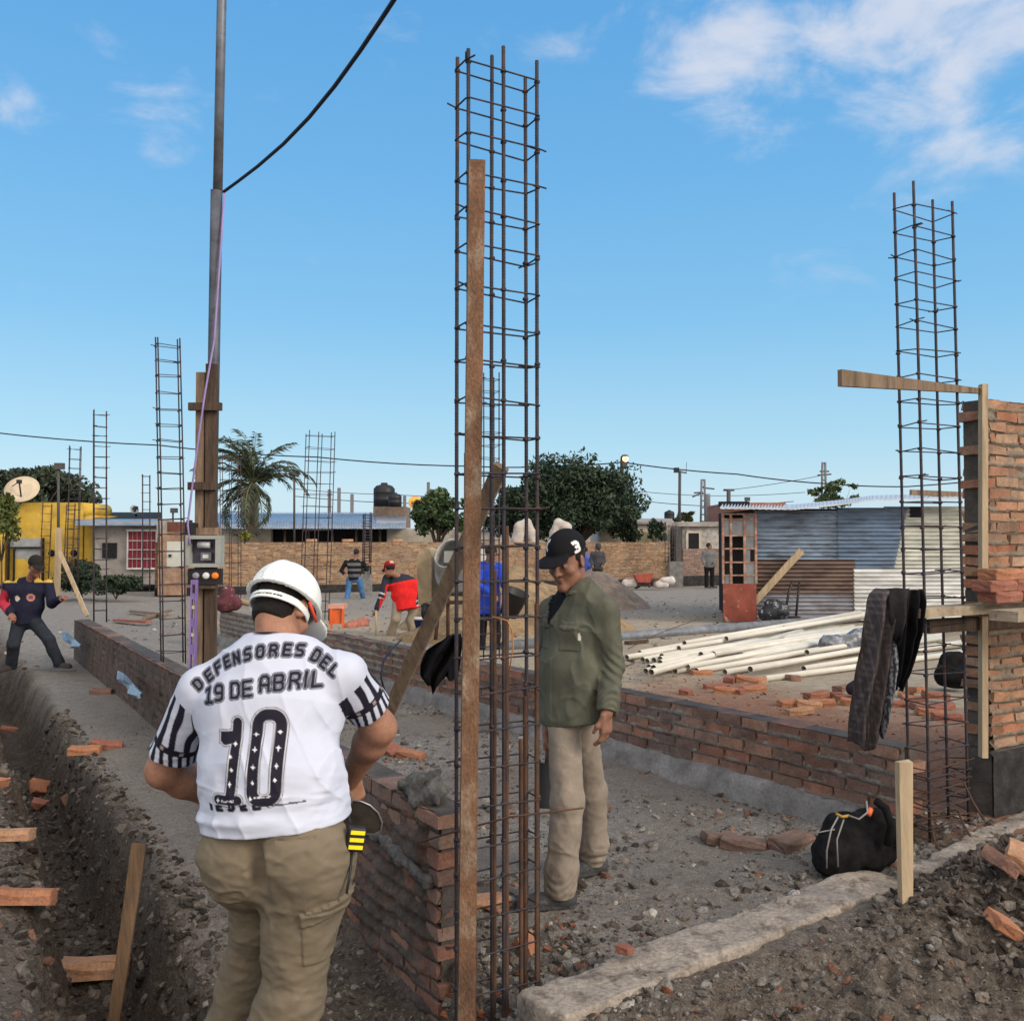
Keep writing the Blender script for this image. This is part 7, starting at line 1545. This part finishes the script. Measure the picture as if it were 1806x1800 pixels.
for px, py, lab in ((1110, 1028, 'whitish sack left of the red wheelbarrow'), (1166, 1029, 'whitish sack right of the red wheelbarrow'), (1176, 1024, 'whitish sack leaning on the concrete stub column')): soft('cement_sack', lab, 'sack', [(P(px - 7, py, 34.3), P(px + 7, py, 34.3), .15, .15)], M_SACKW, .04, .05, 4, 3)
soft('bag', 'black and white bag at the foot of the shed beside the leaning board', 'bag', [(P(1352, 1082, 19.3), P(1376, 1080, 19.3), .17, .19), (P(1356, 1066, 19.3), P(1366, 1066, 19.3), .12, .12)], mat('mottled_bag', (.016, .018, .022), rough=.5, var=.4, scale=6, col2=(.30, .32, .35), c2=(.56, .62)), .022, .06, 5, 4, .08)
t = thing('hand_truck', 'thin black hand truck leaning against the rusty shed sheet', 'hand truck', P(1395, 1090, 19.5)); b = MB(); b.tube([P(1383, 1090, 19.5), P(1392, 1040, 19.6), P(1397, 1027, 19.75), P(1410, 1024, 19.8), P(1408, 1045, 19.7), P(1404, 1085, 19.5)], .025, 6); b.build('frame', M_BLACK, t); b = MB(); b.cbox(P(1396, 1088, 19.45), (.3, .25, .03)); b.build('toe_plate', M_BLACK, t)

# ================================================================== GRAVEL AND CLODS
def rocks_base(seed):
    """angular stones: a ball cut by random planes"""
    rr = np.random.default_rng(seed); out = []
    for k in range(8):
        bm = bmesh.new(); bmesh.ops.create_icosphere(bm, subdivisions=1, radius=1)
        for i in range(6):
            n = Vector(rr.normal(size=3)).normalized(); bmesh.ops.bisect_plane(bm, geom=bm.verts[:] + bm.edges[:] + bm.faces[:], plane_co=n * rr.uniform(.45, .8), plane_no=n, clear_outer=True)
            bmesh.ops.holes_fill(bm, edges=[e for e in bm.edges if e.is_boundary])
        bmesh.ops.triangulate(bm, faces=bm.faces[:]); v = np.array([q.co[:] for q in bm.verts], np.float32); bm.verts.index_update(); f = np.array([[l.index for l in q.verts] for q in bm.faces], np.int32); bm.free()
        out.append((v * (1 + .08 * rr.normal(size=(len(v), 1))) * np.array([1, rr.uniform(.6, .95), rr.uniform(.35, .75)]), f))
    return out
RB = rocks_base(1)
M_STONE = mat('stones', attr=True, rough=.97, var=.35, scale=45, bump=.8, bscale=140, spec=.08, fine=.2)
def scatter(name, label, xy, size, cols, seed, sink=.30):
    rg = np.random.default_rng(seed); n = len(xy); z = HZ(xy[:, 0], xy[:, 1]); V = []; Fs = []; C = []; off = 0; cc = np.array(cols, np.float32); K = len(RB)
    for k in range(K):
        ii = np.arange(k, n, K); a = rg.random(len(ii)) * 6.28; s = size[ii]; w, f = RB[k]; ca, sa = np.cos(a), np.sin(a); t1, t2 = rg.normal(size=len(ii)) * .35, rg.normal(size=len(ii)) * .35
        w3 = w[None] + 0 * s[:, None, None]; wz = w3[..., 2] + t1[:, None] * w3[..., 0] + t2[:, None] * w3[..., 1]
        x = (w3[..., 0] * ca[:, None] - w3[..., 1] * sa[:, None]) * s[:, None] + xy[ii, 0][:, None]; y = (w3[..., 0] * sa[:, None] + w3[..., 1] * ca[:, None]) * s[:, None] + xy[ii, 1][:, None]
        zz = wz * s[:, None] + (z[ii] + s * (.30 - sink))[:, None]; V.append(np.stack([x, y, zz], -1).reshape(-1, 3)); m = len(w)
        Fs.append((f[None] + (np.arange(len(ii)) * m)[:, None, None] + off).reshape(-1, 3)); off += len(ii) * m
        C.append(np.repeat(cc[rg.integers(0, len(cc), len(ii))] * (.7 + .6 * rg.random(len(ii)))[:, None], m, 0))
    o = link_mesh(name, np_mesh(name, np.concatenate(V), np.concatenate(Fs), False, np.concatenate(C)), M_STONE, None, (0, 0, 0)); return tag(o, label, None, None, 'stuff')
rg = np.random.default_rng(5)
def uvpts(n, u0, u1, v0, v1, pw=1.0, cl=0.0):
    u = rg.uniform(u0, u1, n); v = v0 + (v1 - v0) * rg.random(n) ** pw; p = np.stack([OX + u * UX + v * WX, OY + u * UY + v * WY], 1)
    if cl: p = p[fbm2(p[:, 0], p[:, 1], 2.2, 4, 5) + .35 * (rg.random(len(p)) - .5) > cl]
    return p
GC = [(.21, .19, .165), (.27, .25, .222), (.16, .142, .12), (.12, .10, .085), (.19, .165, .14), (.34, .315, .285)]
DC = [(.110, .093, .078), (.155, .133, .112), (.080, .067, .056), (.19, .165, .14)]
def add(label, pt, s0, s1, pw, cols, seed, name='gravel'): scatter(name, label, pt, s0 + s1 * rg.random(len(pt)) ** pw, cols, seed)
add('fine grey gravel over the room floor', uvpts(15000, .2, 2.75, -.55, 8, 1.5, -.08), .003, .009, 3, GC + DC, 1)
add('stone chips strewn over the room floor', uvpts(5200, .2, 2.75, -.45, 8, 1.3, -.08), .008, .034, 3, GC + DC + [(.26, .14, .095)], 2, 'rubble')
add('earth crumbs in front of the footing strip', uvpts(13000, .0, 4.2, -2.4, -.70, .8), .003, .009, 3, DC + GC[:2], 3)
add('clods and stones in front of the footing strip', uvpts(1900, .2, 4.2, -2.2, -.72, .8), .008, .034, 3, DC + GC[:3] + [(.24, .12, .08)], 4, 'rubble')
n = 5200; pt = np.stack([2.42 + .46 * rg.normal(size=n), 4.60 + .34 * rg.normal(size=n)], 1); u, v = uv_of(pt[:, 0], pt[:, 1]); pt = pt[v < -.62]
add('dark earth clods heaped at the right beyond the wooden stake', pt, .006, .036, 2.8, DC + [(.055, .045, .038)], 6, 'rubble')
pt = np.stack([2.45 + .45 * rg.normal(size=60), 4.58 + .3 * rg.normal(size=60)], 1); add('pale stones lying in the dark clods', pt, .012, .025, 2, [(.24, .235, .225), (.20, .18, .16)], 16, 'rubble')
add('grey stones around the foot of the right-hand cage', uvpts(700, 2.4, 3.4, -.55, .1), .006, .028, 2.2, GC, 7, 'rubble')
add('grey rubble in the pit around the nearest cage', uvpts(1500, -.15, .60, -.75, .0), .006, .034, 2.2, GC + DC + [(.30, .12, .065)], 14, 'rubble')
add('plaster and stone chips on the ground before the far wall', np.stack([rg.uniform(-9, 7, 2600), rg.uniform(12, 30, 2600)], 1), .012, .045, 3, GC + [(.26, .13, .085)], 13, 'rubble')
add('soil crumbs over the clay ledge and the spoil bank', uvpts(14000, -3.0, -.05, -1.2, 7, 1.5, -.1), .003, .009, 3, DC + GC[:2], 8)
add('dark clods in the bottom of the trench', uvpts(5200, -1.45, -.62, -.8, 7, 1.3), .006, .036, 2.6, DC[:3] + [(.05, .04, .033)], 9, 'rubble')
add('lumps of soil on the spoil bank left of the trench', uvpts(4200, -2.8, -1.2, -.8, 5, 1.3, -.15), .006, .044, 2.8, DC + [(.20, .11, .075), (.17, .14, .11)], 10, 'rubble')
add('dark mortar droppings along the foot of the muddy wall', uvpts(2600, -.8, -.0, -1.3, 1.6, 1.0), .005, .024, 2.5, DC, 11, 'rubble')
add('brick chips on the dust behind the middle wall', uvpts(2600, 3.0, 6.0, 0, 7.0), .006, .018, 3, [(.27, .115, .07), (.22, .10, .06), (.27, .2, .15)], 12)
